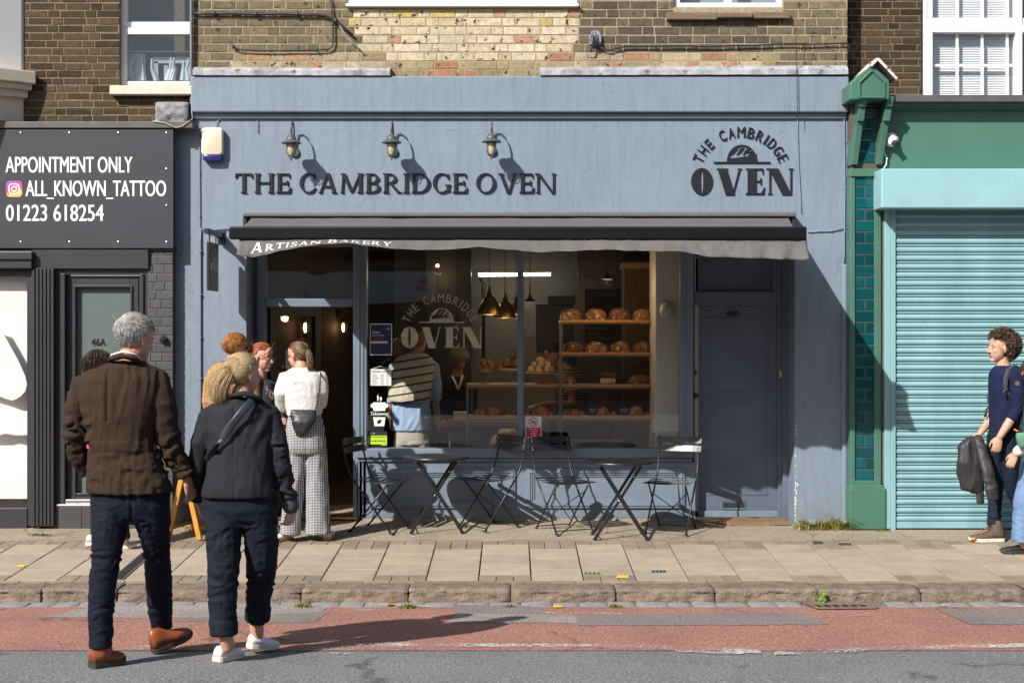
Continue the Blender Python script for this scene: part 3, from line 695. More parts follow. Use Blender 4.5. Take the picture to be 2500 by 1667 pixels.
# ---------------- tattoo studio on the left
YT = 12.94
tat = thing("tattoo_studio_building", "charcoal shop front with sooty brick storey above, left of the bakery", "building", (-4, 13.6, 0))
def T(name, *boxes, mat=None, parent=None, bevel=.004, label=None): return J(name, *boxes, mat=mat or m_charfr, parent=parent or tat, bevel=bevel, label=label)
xa, xb = -8.0, PX(470, YF)-.002
m = MB(); wx0 = PX(289, YF); m.box(xa, wx0, YF+.03, YF+.3, PZ(316, YF), ztop); m.box(wx0, xb, YF+.03, YF+.3, PZ(316, YF), PZ(226, YF)); m.build("wall_core", m_mortar_dark, tat)
m = MB(); brick_wall(m, -4.6, xb, PZ(316, YF), ztop, YF+.031, .0688, .225, sooty, [(wx0, 9, PZ(226, YF), 9)], 9); m.build("brick_wall", m_brick, tat, label="soot blackened brick storey")
Yw = YF+.10
w = T("sash_window", (289, 305, -260, 208, Yw, Yw+.1), (305, 480, 54, 67, Yw+.03, Yw+.1), (305, 480, 68, 84, Yw, Yw+.1), (305, 480, 199, 208, Yw, Yw+.1), (298, 309, 84, 199, Yw+.01, Yw+.1), (305, 312, -260, 54, Yw+.05, Yw+.1), mat=m_white)
m = MB(); m.pbox(304, 480, -260, 56, Yw+.07, Yw+.075); m.pbox(304, 480, 82, 201, Yw+.05, Yw+.055); m.build("pane", m_glass_up, w)
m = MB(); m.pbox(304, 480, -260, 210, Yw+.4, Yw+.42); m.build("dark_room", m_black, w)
m = MB(); rr = random.Random(3)
for i in range(14):
    x = rr.uniform(310, 465); y = rr.uniform(140, 150); m.tube([W(x+rr.uniform(-8, 8), y, Yw+.12), W(x+rr.uniform(-10, 10), 170, Yw+.13), W(x+rr.uniform(-16, 16), 198, Yw+.12)], [.012, .02, .03], 5)
m.pbox(310, 355, 132, 199, Yw+.16, Yw+.17); m.pbox(372, 466, 140, 155, Yw+.2, Yw+.22); m.pbox(376, 386, 150, 199, Yw+.2, Yw+.22); m.pbox(400, 410, 160, 199, Yw+.2, Yw+.22); m.pbox(304, 470, 125, 128, Yw+.18, Yw+.19)
m.build("plastic_sheet", M("crumpled plastic sheet", (.6, .62, .64), .25, .15, 9), w)
m = MB(); m.pbox(267, 474, 209, 231, YF-.06, YF+.13); m.build("window_sill", m_cream, tat, bevel=.008)
m = MB(); m.pbox(-400, 470, 297, 313, YT-.05, YF+.1); m.build("capping", m_grey_cap, tat, bevel=.006)
m = MB(); m.box(-8, PX(420, YT), YT+.02, YF+.3, PZ(611, YT), PZ(300, YT)); m.build("sign_backing", m_charfr, tat)
T("lintel", (80, 362, 607, 656, YT-.02, YT+.3), (362, 424, 600, 612, YT-.01, YT+.3))
T("roller_box", (-400, 78, 614, 634, YT-.09, YT+.1), (-400, 77, 633, 655, YT-.07, YT+.1), bevel=.008)
m = MB()
for k in range(6): m.pbox(78+k*9.2, 84.5+k*9.2, 656, 1284, YT-.045, YT+.02)
m.pbox(76, 133, 656, 1286, YT-.01, YT+.3); m.build("fluted_pilaster", m_charfr, tat, bevel=.003)
T("door_frame", (133, 158, 655, 1236, YT+.02, YT+.2), (340, 362, 655, 1236, YT+.02, YT+.2), (158, 340, 655, 670, YT+.02, YT+.2), (147, 158, 668, 1232, YT+.0, YT+.05), (340, 350, 668, 1232, YT, YT+.05))
d46 = T("studio_door", (162, 184, 674, 1218, YT+.06, YT+.13), (318, 338, 674, 1218, YT+.06, YT+.13), (184, 318, 674, 700, YT+.06, YT+.13), (184, 318, 1203, 1218, YT+.06, YT+.13), (179, 184, 696, 1208, YT+.045, YT+.06), (318, 323, 696, 1208, YT+.045, YT+.06), (184, 318, 696, 701, YT+.045, YT+.06), (184, 318, 1203, 1208, YT+.045, YT+.06), label="charcoal door with frosted glass numbered 46A")
m = MB(); m.pbox(184, 318, 700, 1204, YT+.10, YT+.106); m.build("frosted_pane", M("frosted glass", (.095, .125, .12), .35, .25, 120, .002, 300), d46)
m = MB(); wtext(m, "46A", 223, 258, 826, 844, YT+.096, .002, .025); m.build("number", m_ink, d46)
m = MB(); m.pbox(162, 170, 955, 1003, YT+.045, YT+.06); m.bar(W(166, 968, YT+.03), W(190, 968, YT+.03), .012, .014); m.bar(W(166, 968, YT+.03), W(166, 968, YT+.05), .014, .014); m.build("handle", m_metal, d46, bevel=.002)
T("threshold", (158, 345, 1219, 1229, YT+.01, YT+.1), (137, 350, 1231, 1236, YT-.01, YT+.1), mat=m_metal)
m = MB()
for a, b in ((133, 199), (199.8, 240), (240.8, 300), (300.8, 361)): m.pbox(a, b, 1237, 1290, YT-.005, YT+.2)
m.build("door_step_tiles", M("dark step tile", (.05, .05, .053), .5, .1, 6), tat, bevel=.003)
m = MB(); m.pbox(361, 421, 607, 1290, YT+.012, YT+.35); m.build("pier_core", m_pier, tat)
m = MB(); brick_wall(m, PX(361, YT), PX(422, YT), -.1, PZ(612, YT), YT+.013, .0805, .20, lambda x, z, r: (lambda k: (.062*k, .062*k, .066*k))(r.uniform(.85, 1.15)), (), 8, .006, .007); m.build("painted_pier", M("painted pier brick", (.06, .06, .064), .55, .25, 30, .004, 60, attr=True), tat, bevel=.002)
T("window_frame", (66, 78, 655, 1284, YT+.01, YT+.2), (-400, 66, 1240, 1290, YT+.0, YT+.2), (-400, 66, 655, 675, YT+.02, YT+.2))
m_wpanel = M("white window film", (.80, .79, .77), .6, .03, 3)
m = MB(); m.pbox(-400, 66, 675, 1217, YT+.13, YT+.14); m.build("window_backing", m_wpanel, tat)
m = MB(); m.pbox(-400, 66, 1217, 1240, YT+.2, YT+.22); m.build("window_gap", M("shop display", (.25, .22, .2), .7, .5, 9), tat)
def cut(pts, Y, d): return [(PX(x, Y), PZ(y, Y)) for x, y in pts], Y, Y+d
m = MB(); Yc = YT+.03
m.prism([(PX(x, Yc), PZ(y, Yc)) for x, y in [(-60, 780), (0, 800), (20, 835), (45, 880), (62, 918), (66, 938), (62, 955), (50, 968), (40, 974), (30, 978), (16, 974), (0, 968), (-60, 950)]], Yc, Yc+.012)
m.prism([(PX(x, Yc), PZ(y, Yc)) for x, y in [(-60, 1005), (0, 1005), (40, 1002), (68, 1004), (77, 1012), (77, 1030), (70, 1046), (66, 1062), (40, 1063), (14, 1058), (0, 1062), (-60, 1062)]], Yc, Yc+.012)
m.build("cut_out_shapes", m_wpanel, tat, bevel=.002)
m = MB(); m.pbox(-400, 66, 675, 1240, YT+.005, YT+.009); m.build("window_pane", m_clear, tat)
# cream bay further left
bay = thing("cream_bay_window", "cream painted bay with moulded cornice at the upper left corner", "building", (-4.6, 12.6, 3))
m = MB(); Yb = YF+.02; x_in = PX(60, YF)
def angled(px0, z0, z1, ox, oy, name, mat):       # panel running from the wall forward and to the left
    m = MB(); a = Vector((PX(px0, YF), Yb)); b = a+Vector((-.9, -.75)); n = Vector((.64, -.77))
    v = []
    for q in (a, b):
        for z in (z0, z1): v += [(q.x+n.x*oy, q.y+n.y*oy, z), (q.x-n.x*.3-.2, q.y-n.y*.3+.3, z)]
    m.add(v, [(0, 4, 6, 2), (0, 1, 5, 4), (2, 6, 7, 3), (4, 5, 7, 6), (0, 2, 3, 1), (1, 3, 7, 5)])
    return m.build(name, mat, bay, bevel=.008)
angled(58, PZ(300, YF), PZ(232, YF), 0, -.01, "lower_panel", m_cream)
angled(64, PZ(240, YF), PZ(222, YF), 0, .03, "bed_mould", m_cream); angled(70, PZ(222, YF), PZ(208, YF), 0, .07, "cornice", m_cream); angled(76, PZ(208, YF), PZ(178, YF), 0, .10, "cornice_top", m_cream)
angled(58, PZ(180, YF), ztop, 0, -.01, "upper_wall", m_cream); angled(50, PZ(172, YF), ztop, 0, .02, "window_frame", m_white); angled(40, PZ(160, YF), ztop, 0, .028, "pane_band", M("pale glazing", (.45, .5, .53), .15, .05, 2))
angled(30, PZ(160, YF), ztop, 0, .045, "mullion", m_white)
angled(46, PZ(288, YF), PZ(246, YF), 0, .012, "raised_panel", m_cream)

# ---------------- green shop on the right
YG = 12.90
grn = thing("shuttered_green_shop", "green and turquoise shop front with its shutter down, right of the bakery", "building", (4.5, 13.6, 0))
def G(name, *boxes, mat=None, parent=None, bevel=.005, label=None): return J(name, *boxes, mat=mat or m_green, parent=parent or grn, bevel=bevel, label=label)
YB = 13.25
xw0, xw1 = PX(2251, YB), PX(2560, YB)
m = MB(); m.box(PX(2071, YB), xw0, YB+.02, YB+.3, PZ(420, YB), ztop); m.box(xw0, 8, YB+.02, YB+.3, PZ(420, YB), PZ(234, YB)); m.box(xw1, 8, YB+.02, YB+.3, PZ(234, YB), ztop); m.build("wall_core", M("dark mortar", (.16, .115, .07), .95, .3, 30, .006, 90), grn)
m = MB(); brick_wall(m, PX(2071, YB), 6.5, PZ(420, YB), ztop, YB+.021, .0665, .225, lambda x, z, r: (lambda k: (.098*k, .068*k, .042*k))(r.choice([.5, .8, 1, 1.2])), [(xw0, xw1, PZ(240, YB), 9)], 12); m.build("brick_wall", m_brick, grn, label="dark brown brick storey")
Yw = YB+.05
w = G("upvc_window", (2251, 2266, -260, 236, Yw, Yw+.08), (2266, 2550, 44, 62, Yw, Yw+.08), (2266, 2278, -260, 44, Yw+.01, Yw+.08), (2266, 2550, 62, 80, Yw-.015, Yw+.08), (2262, 2278, 80, 236, Yw-.015, Yw+.08), (2481, 2497, -260, 236, Yw-.019, Yw+.08), mat=m_white, bevel=.01)
m = MB(); m.pbox(2277, 2482, -260, 236, Yw+.05, Yw+.055); m.build("pane", m_clear, w)
m = MB()
for q in (2337, 2398, 2459): m.pbox(q-3, q+3, -260, 236, Yw+.035, Yw+.045)
m.pbox(2277, 2482, 157, 163, Yw+.032, Yw+.046); m.build("glazing_bars", m_white, w)
m = MB()
for k in range(120):
    y = 236-k*4.1; m.add([W(2275, y, Yw+.10), W(2484, y, Yw+.10), W(2484, y-3.4, Yw+.115), W(2275, y-3.4, Yw+.115)], [(0, 1, 2, 3)])
m.build("venetian_blind", M("white blind slats", (.86, .88, .92), .6, .04, 3), w)
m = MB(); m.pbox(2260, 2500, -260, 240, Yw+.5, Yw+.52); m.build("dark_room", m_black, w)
G("gutter", (2166, 2800, 232, 249, YG-.16, YB+.1), mat=m_grey_cap)
G("fascia_moulding", (2168, 2800, 249, 257, YG-.12, YB), (2168, 2800, 257, 263, YG-.09, YB), (2168, 2800, 263, 268, YG-.05, YB))
G("fascia", (2155, 2800, 268, 420, YG, YB), mat=m_fascia)
G("shutter_box", (2152, 2800, 412, 508, YG-.28, YB), mat=M("pale turquoise box paint", (.25, .44, .475), .45, .08, 3, speck=((.13, .2, .2), 45, .72)), bevel=.01)
G("shutter_guide", (2160, 2175, 508, 1290, YG-.04, YG+.2), (2176, 2187, 508, 1296, YG-.05, YG+.2), (2152, 2160, 508, 1290, YG+.05, YG+.2), mat=m_turq, bevel=.004)
m = MB(); Ysh = YG-.02; xs0, xs1 = PX(2186, Ysh), 6.5; zbot = gz(Ysh)+.015; pitch = 20.5*Ysh/F; prof = []
n = int((PZ(505, Ysh)-zbot)/pitch)+1
prof.append((Ysh, zbot)); prof.append((Ysh-.012, zbot)); prof.append((Ysh-.012, zbot+.055)); prof.append((Ysh+.01, zbot+.06))
for k in range(n):
    z0 = zbot+.06+k*pitch
    for t, d in ((0, .008), (.02, -.004), (.10, -.010), (.28, -.0145), (.46, -.0125), (.58, -.006), (.62, .008), (.70, .008), (.72, -.004), (.80, -.0075), (.89, -.004), (.91, .009), (.99, .009)): prof.append((Ysh+d, z0+pitch*t))
rows = [[(x, y, z) for y, z in prof] for x in (xs0, xs1)]
m.loft(rows, closed=False, caps=False); sh = m.build("roller_shutter", m_turq, grn, auto=35, label="closed turquoise roller shutter of rounded slats")
m = MB(); m.box(xs0, 8, Ysh+.03, Ysh+.1, -.2, 3.4); m.build("shutter_back", m_black, grn)
# tiled pilaster with corbel
G("pilaster_frame", (2076, 2088, 431, 1191, YG-.02, YB), (2134.5, 2151, 431, 1191, YG-.02, YB), (2076, 2151, 412, 431, YG-.035, YB), (2088, 2134.5, 1172, 1191, YG-.02, YB))
m = MB(); mu = MB(); y = 1172; row = 0; rt = random.Random(2)
while y > 250:
    hgt = 27.6; segs = [(2088.5, 2134)] if row % 2 == 0 else [(2088.5, 2110.5), (2111.5, 2134)]
    for a, b in segs:
        if 412 < y < 431: continue
        k = rt.uniform(.7, 1.25); c = (.004, .078*k, .088*k); Yt = YG; x0, x1 = PX(a, Yt), PX(b, Yt); z1, z0 = PZ(y-hgt+1.4, Yt), PZ(y, Yt); e = .010; d = .007
        if y < 412: x0 += .03*(412-y)/170; x1 += .05*(412-y)/170
        v = [(x0, Yt, z0), (x1, Yt, z0), (x1, Yt, z1), (x0, Yt, z1), (x0+e, Yt-d, z0+e), (x1-e, Yt-d, z0+e), (x1-e, Yt-d, z1-e), (x0+e, Yt-d, z1-e)]
        (m if y > 425 else mu).add(v, [(4, 5, 6, 7), (0, 1, 5, 4), (1, 2, 6, 5), (2, 3, 7, 6), (3, 0, 4, 7)], c)
    y -= hgt; row += 1
m.build("glazed_tiles", m_tile, grn); mu.build("glazed_tiles", m_tile, grn)
m = MB(); m.pbox(2080, 2160, 240, 1180, YG+.0005, YB); m.build("tile_bed", M("tile grout", (.09, .075, .06), .9, .2, 30), grn)
G("pilaster_plinth", (2075, 2163, 1191, 1292, YG-.06, YB), (2078, 2160, 1184, 1192, YG-.04, YB), bevel=.008)
for a0, a1, b0, b1 in ((2076, 2091, 2086, 2103), (2136.5, 2151, 2150, 2167)):     # raked brackets
    m = MB()
    for (y0, y1, f0, f1) in ((404, 303, .05, .14), (303, 270, .17, .19), (270, 246, .21, .24)):
        rows = []
        for y, fw in ((y0, f0), (y1, f1)):
            t = (404-y)/158; xa, xb = a0+(b0-a0)*t, a1+(b1-a1)*t; Yq = YG-fw
            rows.append([(PX(xa, YG), YB, PZ(y, YG)), (PX(xb, YG), YB, PZ(y, YG)), (PX(xb, YG), Yq, PZ(y, YG)), (PX(xa, YG), Yq, PZ(y, YG))])
        m.loft(rows)
    m.build("corbel_bracket", m_green, grn, bevel=.006)
Yc = YG-.26
m = MB(); pts = [(2076, 243), (2076, 205), (2080, 200), (2128, 158), (2170, 196), (2171, 203), (2171, 243)]
m.prism([(PX(x, Yc), PZ(y, Yc)) for x, y in pts], Yc, YB); m.build("corbel_block", m_green, grn, bevel=.006)
m = MB()
for (x0, y0, x1, y1) in ((2098, 238, 2098, 202), (2098, 202, 2129, 172), (2129, 172, 2159, 200), (2159, 200, 2159, 238), (2098, 238, 2159, 238)): m.bar(W(x0, y0, Yc-.006), W(x1, y1, Yc-.006), .016, .02, (0, 1, 0))
m.build("corbel_moulding", m_green, grn, bevel=.003)
m = MB(); m.bar(W(2070, 216, (Yc+YB)/2-.03), W(2129, 154, (Yc+YB)/2-.03), .42, .025, (-.7, 0, .7)); m.bar(W(2129, 154, (Yc+YB)/2-.03), W(2175, 203, (Yc+YB)/2-.03), .42, .025, (.7, 0, .7)); m.cyl(W(2128, 157, Yc-.03), W(2128, 157, YB), .022)
m.build("corbel_cap", M("flaking white cap", (.62, .58, .52), .7, .35, 25, speck=((.12, .1, .09), 30, .56)), grn, bevel=.004)

# ---------------- the street opposite (seen only as a reflection in the windows)
opp = thing("opposite_shop_building", "brick shop with white signboard across the street, seen reflected in the bakery window", "building", (0, -9, 0))
m = MB(); m.box(-30, 20, -10.4, -10, -.2, 7.5); m.build("brick_wall", M("brown brick", (.12, .08, .055), .9, .3, 12), opp)
YO = -9.9; k = (2*(YS+.03)-YO)/F
m = MB(); m.prism([((600-CX)*k-3.5, CZ+(HY-662)*k), ((1064-CX)*k, CZ+(HY-662)*k), ((1064-CX)*k, CZ+(HY-735)*k), ((600-CX)*k-3.5, CZ+(HY-770)*k)], YO-.1, YO); m.build("signboard", M("white signboard", (.85, .85, .85), .6, .03), opp)
def rtext(s, px0, px1, py0, py1, mat, bold=.01):
    m = MB(); text_into(m, s, ((px1-CX)*k, YO+.005, CZ+(HY-py1)*k), (-1, 0, 0), (0, 0, 1), (px1-px0)*k, (py1-py0)*k, .004, bold); m.build("lettering", mat, opp)
rtext("richer", 1023, 1047, 677, 693, M("red sign letters", (.5, .05, .03), .5)); rtext("sounds", 1016, 1047, 696, 710, M("dark red sign letters", (.45, .03, .03), .5))
m = MB(); m.box(-14, -2, -10, -9.97, 0, 2.1); m.build("shop_window", m_black, opp)
# ------------------------------------------------------------------ signs and fittings on the fronts
sg = thing("letter_sign", "raised black serif letters across the blue signboard, under the lanterns", "sign", W(965, 475, YF))
x0, x1, z0, z1 = PX(575, YF), PX(1357, YF), PZ(471, YF), PZ(424, YF)
for mb in serif_letters("The Cambridge Oven".upper(), lambda u, v, e: (x0+(x1-x0)*u, YF-.020+e, z0+(z1-z0)*v), .024, t=.150, h=.062, gap=.115, space=.36):
    mb.build("letter", m_ink, sg)
def logo(parent, O, ux, uy, S, mat, depth, arc_bold=.003):
    """round bakery logo; S = metres per photo pixel; origin is the centre of the loaf's base line."""
    O = Vector(O); ux = Vector(ux); uy = Vector(uy); nz = ux.cross(uy)
    P = lambda x, y, d=0: O+ux*x*S+uy*y*S+nz*d
    def poly(mb, pts, e):
        a = sum(pts[i][0]*pts[(i+1) % len(pts)][1]-pts[(i+1) % len(pts)][0]*pts[i][1] for i in range(len(pts)))
        if a < 0: pts = pts[::-1]
        n = len(pts); mb.add([P(x, y, depth-e) for x, y in pts]+[P(x, y, 0) for x, y in pts], [tuple(range(n)), tuple(range(2*n-1, n-1, -1))]+[(i, i+n, (i+1) % n+n, (i+1) % n) for i in range(n)])
    m = MB()
    word = "THE CAMBRIDGE"; ang0, ang1 = 160, 21; R = 101
    widths = [1.0, 1.0, .9, .75, 1.0, 1.0, 1.15, 1.0, 1.0, .55, 1.0, 1.0, .9]; tot = sum(widths); acc = 0
    for ch, w in zip(word, widths):
        a = radians(ang0+(ang1-ang0)*(acc+w/2)/tot); acc += w
        if ch == ' ': continue
        c = Vector((cos(a), sin(a))); t = Vector((c.y, -c.x)); base = c*R-Vector((3, 38))
        U = ux*t.x+uy*t.y; V = ux*c.x+uy*c.y; wd = {'I': 3.4, 'M': 19, 'E': 13}.get(ch, 15.5)
        text_into(m, ch, O+(ux*base.x+uy*base.y)*S-U*wd*S/2, U, V, wd*S, 26*S, depth, arc_bold)
    m.build("arched_lettering", mat, parent)
    m = MB()
    poly(m, [(-69, 0), (69, 0), (69, 3.4), (-69, 3.4)], 0)
    o = arc(0, 3, 37, 42, 0, 180, 24); i = arc(0, 8, 31, 34, 0, 180, 24)
    for k in range(24): poly(m, [o[k], o[k+1], i[k+1], i[k]], .0003)
    poly(m, [(-37, 3), (37, 3), (33, 12), (-33, 12)], .0006)
    for k, a in enumerate((-17, -2, 13)):                      # slashes of the crust
        poly(m, [(a-1, 38-k), (a+8, 40-k*2), (a+3, 32), (a-2, 26), (a-11, 20), (a-6, 30)], .0008+.0002*k)
    for k in range(9): x = -26+k*6.4; poly(m, [(x, 10), (x+4.6, 10), (x+6.5+k*.5, 14+k*1.2)], .0016)
    for k in range(4): poly(m, [(36-k*1.5, 8+k*6), (34-k*2.5, 13+k*6), (19-k*2, 11+k*5)], .0018)
    m.build("loaf_emblem", mat, parent)
    for mb in serif_letters("OVEN", lambda u, v, e: P(-124+250*u, -76+63*v, depth-e), depth, t=.40, h=.05, s=.09, sh=.06, gap=.16):
        # close the letters to the wall
        mb.build("letter", mat, parent)
lg = thing("logo_sign", "round black loaf emblem with arched lettering at the right of the blue signboard", "sign", W(1810, 400, YF))
logo(lg, (PX(1811, YF), YF, PZ(399, YF)), (1, 0, 0), (0, 0, 1), YF/F, m_ink, .014)
# lanterns
m_lamp = M("dark grey lantern metal", (.065, .07, .08), .5, .15, 20); m_frost = M("ribbed frosted lantern glass", (.38, .32, .20), .22, .2, 9)
for px, py, lb in ((711, 0, "grey lantern above the word at the left end of the sign letters"), (956, -1, "middle grey lantern on the blue signboard"), (1200, -3, "grey lantern above the last word of the sign letters")):
    Yl = 12.84; X = PX(px, Yl); q = lambda y: PZ(y+py, Yl)
    th = thing("wall_lantern", lb, "lantern", (X, YF, q(360)), "grey lanterns on the signboard")
    m = MB(); m.tube([(X, Y, q(y)) for Y, y in ((YF, 372), (YF-.02, 355), (YF-.035, 330), (YF-.05, 311), (YF-.09, 298), (YF-.14, 294), (YF-.185, 300), (YF-.207, 312), (Yl, 325))], .0085, 8); m.build("arm", m_lamp, th, smooth=True)
    m = MB(); m.tube([(X, YF-.022, q(366)), (X, YF, q(366))], [.040, .048], 20); m.build("wall_plate", m_lamp, th, auto=40)
    zt = q(350); m = MB(); m.lathe((X, Yl, zt), [(.088, -.004), (.090, 0), (.083, .010), (.052, .026), (.046, .034), (.046, .044), (.036, .060), (.018, .074), (.014, .090), (.004, .092)], 28); m.build("hood", m_lamp, th, auto=40)
    m = MB(); pr = [(.044, -.002)]
    for k in range(12): z = -.006-.105*k/12; rr = .044*(1-(k/12)**3*.55); pr += [(rr*.96, z), (rr, z-.003)]
    m.lathe((X, Yl, zt), pr+[(.012, -.118)], 24); m.build("glass", m_frost, th, smooth=True)
    m = MB()
    for k in range(4):
        a = pi/4+k*pi/2; m.tube([(X+r*cos(a), Yl+r*sin(a), zt+z) for r, z in ((.052, 0), (.054, -.05), (.047, -.095), (.025, -.122), (.006, -.130))], .0035, 6)
    m.lathe((X, Yl, zt), [(.003, -.160), (.008, -.152), (.005, -.146), (.011, -.138), (.012, -.128), (.004, -.122)], 10); m.build("cage", m_lamp, th, smooth=True)
# alarm box
al = thing("alarm_box", "cream burglar alarm box with a blue base on the blue wall", "alarm box", W(521, 355, YF))
def rounded(pxa, pxb, ya, yb, Y0, Y1, r=.02, tp=.9):
    x0, x1, z1, z0 = PX(pxa, YF), PX(pxb, YF), PZ(ya, YF), PZ(yb, YF); xc = (x0+x1)/2
    pts = []
    for cx, cz, a in ((x1-r, z1-r, 0), (x0+r, z1-r, 90), (x0+r, z0+r, 180), (x1-r, z0+r, 270)):
        for k in range(6): t = radians(a+90*k/5); pts.append((cx+r*cos(t), cz+r*sin(t)))
    return [[(xc+(x-xc)*s, Y, (z0+z1)/2+(z-(z0+z1)/2)*s2) for x, z in pts] for Y, s, s2 in ((Y1, 1, 1), (Y0+.02, 1, 1), (Y0+.005, .97, .98), (Y0, .88, .93))]
m = MB(); m.loft(rounded(495, 547, 314, 381, YF-.075, YF, .03)[::-1]); m.build("cover", M("cream plastic", (.74, .66, .50), .4, .04, 4), al, auto=50)
m = MB(); m.loft(rounded(498, 545, 378, 395, YF-.068, YF, .022)[::-1]); m.build("strobe", M("blue strobe lens", (.03, .03, .17), .2, .4, 60), al, auto=50)
# cables, pipes
def cable(pts, lb, r=.006, mat=None, Y=YF, off=.012, name="cable", wob=.0):
    P = []
    for a, b in zip(pts[:-1], pts[1:]):
        k = max(1, int(sqrt((a[0]-b[0])**2+(a[1]-b[1])**2)/25))
        for i in range(k): P.append((a[0]+(b[0]-a[0])*i/k, a[1]+(b[1]-a[1])*i/k))
    P.append(pts[-1]); m = MB()
    m.tube([W(x, y+wob*sin(i*1.3), Y-off) for i, (x, y) in enumerate(P)], r, 6)
    for i in range(2, len(P)-1, 4): m.ball(W(P[i][0], P[i][1]+wob*sin(i*1.3), Y-off), r*1.9, 6, 4)
    return tag(m.build(name, mat or m_cable, None, smooth=True), lb, "pipe" if name.endswith("pipe") else "cable")
cable([(471, 33), (576, 34), (776, 36), (800, 41), (820, 52), (843, 71), (861, 87)], "thick black cable bundle along the brickwork at upper left", .013, wob=.6)
cable([(804, -10), (811, 30), (813, 60), (813, 107), (810, 116), (800, 121), (690, 125), (583, 122), (570, 115), (561, 102)], "black cable looping back under the cable bundle", .008, wob=.6)
cable([(822, 52), (836, 74), (850, 95), (884, 126)], "thin loose wires hanging from the end of the cable bundle", .004, M("pale wire", (.4, .4, .38), .5))
cable([(1466, 116), (1476, 122), (1490, 123), (1525, 114), (1650, 113), (1750, 114), (1850, 110), (2069, 107), (2073, 112), (2073, 128)], "black cable running right from the grey junction box", .007, wob=.5)
cable([(1943, 68), (1945, 160), (1947, 290)], "thin black wire falling from the broken sill", .0035, off=.1)
cable([(1947, 290), (1950, 400), (1957, 522)], "thin wire down to the right end of the awning", .0035, m_bluecable, off=.01)
cable([(470, 304), (484, 306), (488, 313), (487, 400), (488, 553), (492, 560), (503, 562), (557, 559)], "blue painted cable from the gutter to the left end of the awning", .005, m_bluecable)
cable([(490, 562), (490, 800), (490, 1275)], "straight dark pipe down the left blue pilaster", .009, M("dark blue pipe", (.12, .15, .22), .5), name="downpipe")  # pipe colour is a darker blue than the painted cables
cable([(2061, 288), (2063, 460), (2061, 645)], "thin cable above the pipe on the right blue pilaster", .006, m_bluecable)
cable([(1972, 566), (2030, 564), (2076, 555)], "short blue cable from the awning to the green shop", .005, m_bluecable)
cable([(528, 314), (531, 296), (545, 287), (590, 285), (625, 288), (630, 300), (629, 325)], "thin cable curving above the alarm box", .004, m_bluecable)
cable([(438, 318), (443, 380), (442, 560), (446, 600), (440, 628), (430, 622), (424, 604)], "grey wires looping beside the charcoal sign panel", .004, M("grey wire", (.3, .31, .33), .5))
cable([(374, 296), (400, 300), (430, 312), (445, 308), (470, 290), (468, 270)], "pale wire looping over the dark capping", .004, M("pale grey wire", (.4, .38, .34), .5), Y=YT, off=.06)
m = MB(); xx = PX(2060, YF); m.box(xx-.022, xx+.022, YF-.045, YF, .02, PZ(645, YF)); tag(m.build("cable_trunking", m_blue, None, bevel=.012), "blue painted trunking down the right pilaster", "trunking")
m = MB(); xx = PX(468.5, YF); m.tube([(xx, YF-.02, ztop), (xx, YF-.02, PZ(285, YF)), (xx+.005, YF-.03, PZ(300, YF))], .017, 10); tag(m.build("drainpipe", m_lamp, None, smooth=True), "dark drainpipe between the sash window and the bakery brickwork", "pipe")
jb = thing("junction_box", "grey junction box with cut cables on the brick wall", "junction box", W(1453, 95, YF))
m = MB(); pts = [(1440, 110), (1439, 90), (1444, 79), (1453, 75), (1463, 78), (1468, 90), (1468, 110)]; m.prism([(PX(x, YF), PZ(y, YF)) for x, y in pts], YF-.02, YF+.02); m.build("backplate", M("grey plastic", (.22, .24, .28), .5), jb, bevel=.004)
m = MB(); rr = random.Random(4)
for k in range(9): m.tube([W(1447+k*1.6, 108-rr.uniform(0, 6), YF-.03), W(1446+rr.uniform(0, 16), 88+rr.uniform(-6, 8), YF-.06), W(1448+k*1.5, 112+rr.uniform(-4, 3), YF-.04)], .004, 5)
m.tube([W(1450, 108, YF-.04), W(1442, 100, YF-.045), W(1446, 80, YF-.05), W(1454, 78, YF-.05), W(1456, 95, YF-.05)], .004, 5); m.tube([W(1446, 108, YF-.04), W(1444, 122, YF-.04), W(1442, 128, YF-.03)], .008, 6)
m.build("wiring", m_cable, jb)
# stone stub above the studio capping
m = MB(); rock(m, PX(376, 12.95), PX(458, 12.95), 12.95, 13.07, PZ(298, 12.95), PZ(246, 12.95), .03, 16, 3, 5, .05); m.build("stone_stub", M("grey rendered stub", (.22, .22, .23), .9, .25, 10, .01, 30), tat, smooth=True)
# hanging sign
hs = thing("hanging_sign", "small black double sided board hanging from a bracket beside the awning", "sign", W(541, 590, YF))
Xh = -2.665; zb = 2.640
m = MB(); m.box(Xh-.02, Xh+.02, 12.40, YF-.01, zb, zb+.045); m.box(Xh-.035, Xh+.035, YF-.012, YF, zb-.055, zb+.065); m.bar((Xh, YF-.02, zb-.05), (Xh, YF-.16, zb), .025, .02, (1, 0, 0)); m.build("bracket", m_black, hs, bevel=.003)
m = MB(); 
for Y in (12.53, 12.80): m.tube([(Xh, Y, zb), (Xh, Y, zb-.075)], .006, 6)
m.build("hanger", m_black, hs)
m = MB(); m.box(Xh-.012, Xh+.012, 12.47, 12.86, 2.145, 2.572); bd = m.build("board", M("black board", (.010, .011, .014), .45, .1, 5), hs, bevel=.003)
logo(hs, (Xh+.0125, 12.665, 2.415), (0, 1, 0), (0, 0, 1), .00125, M("cream board lettering", (.55, .52, .44), .5), .0015)
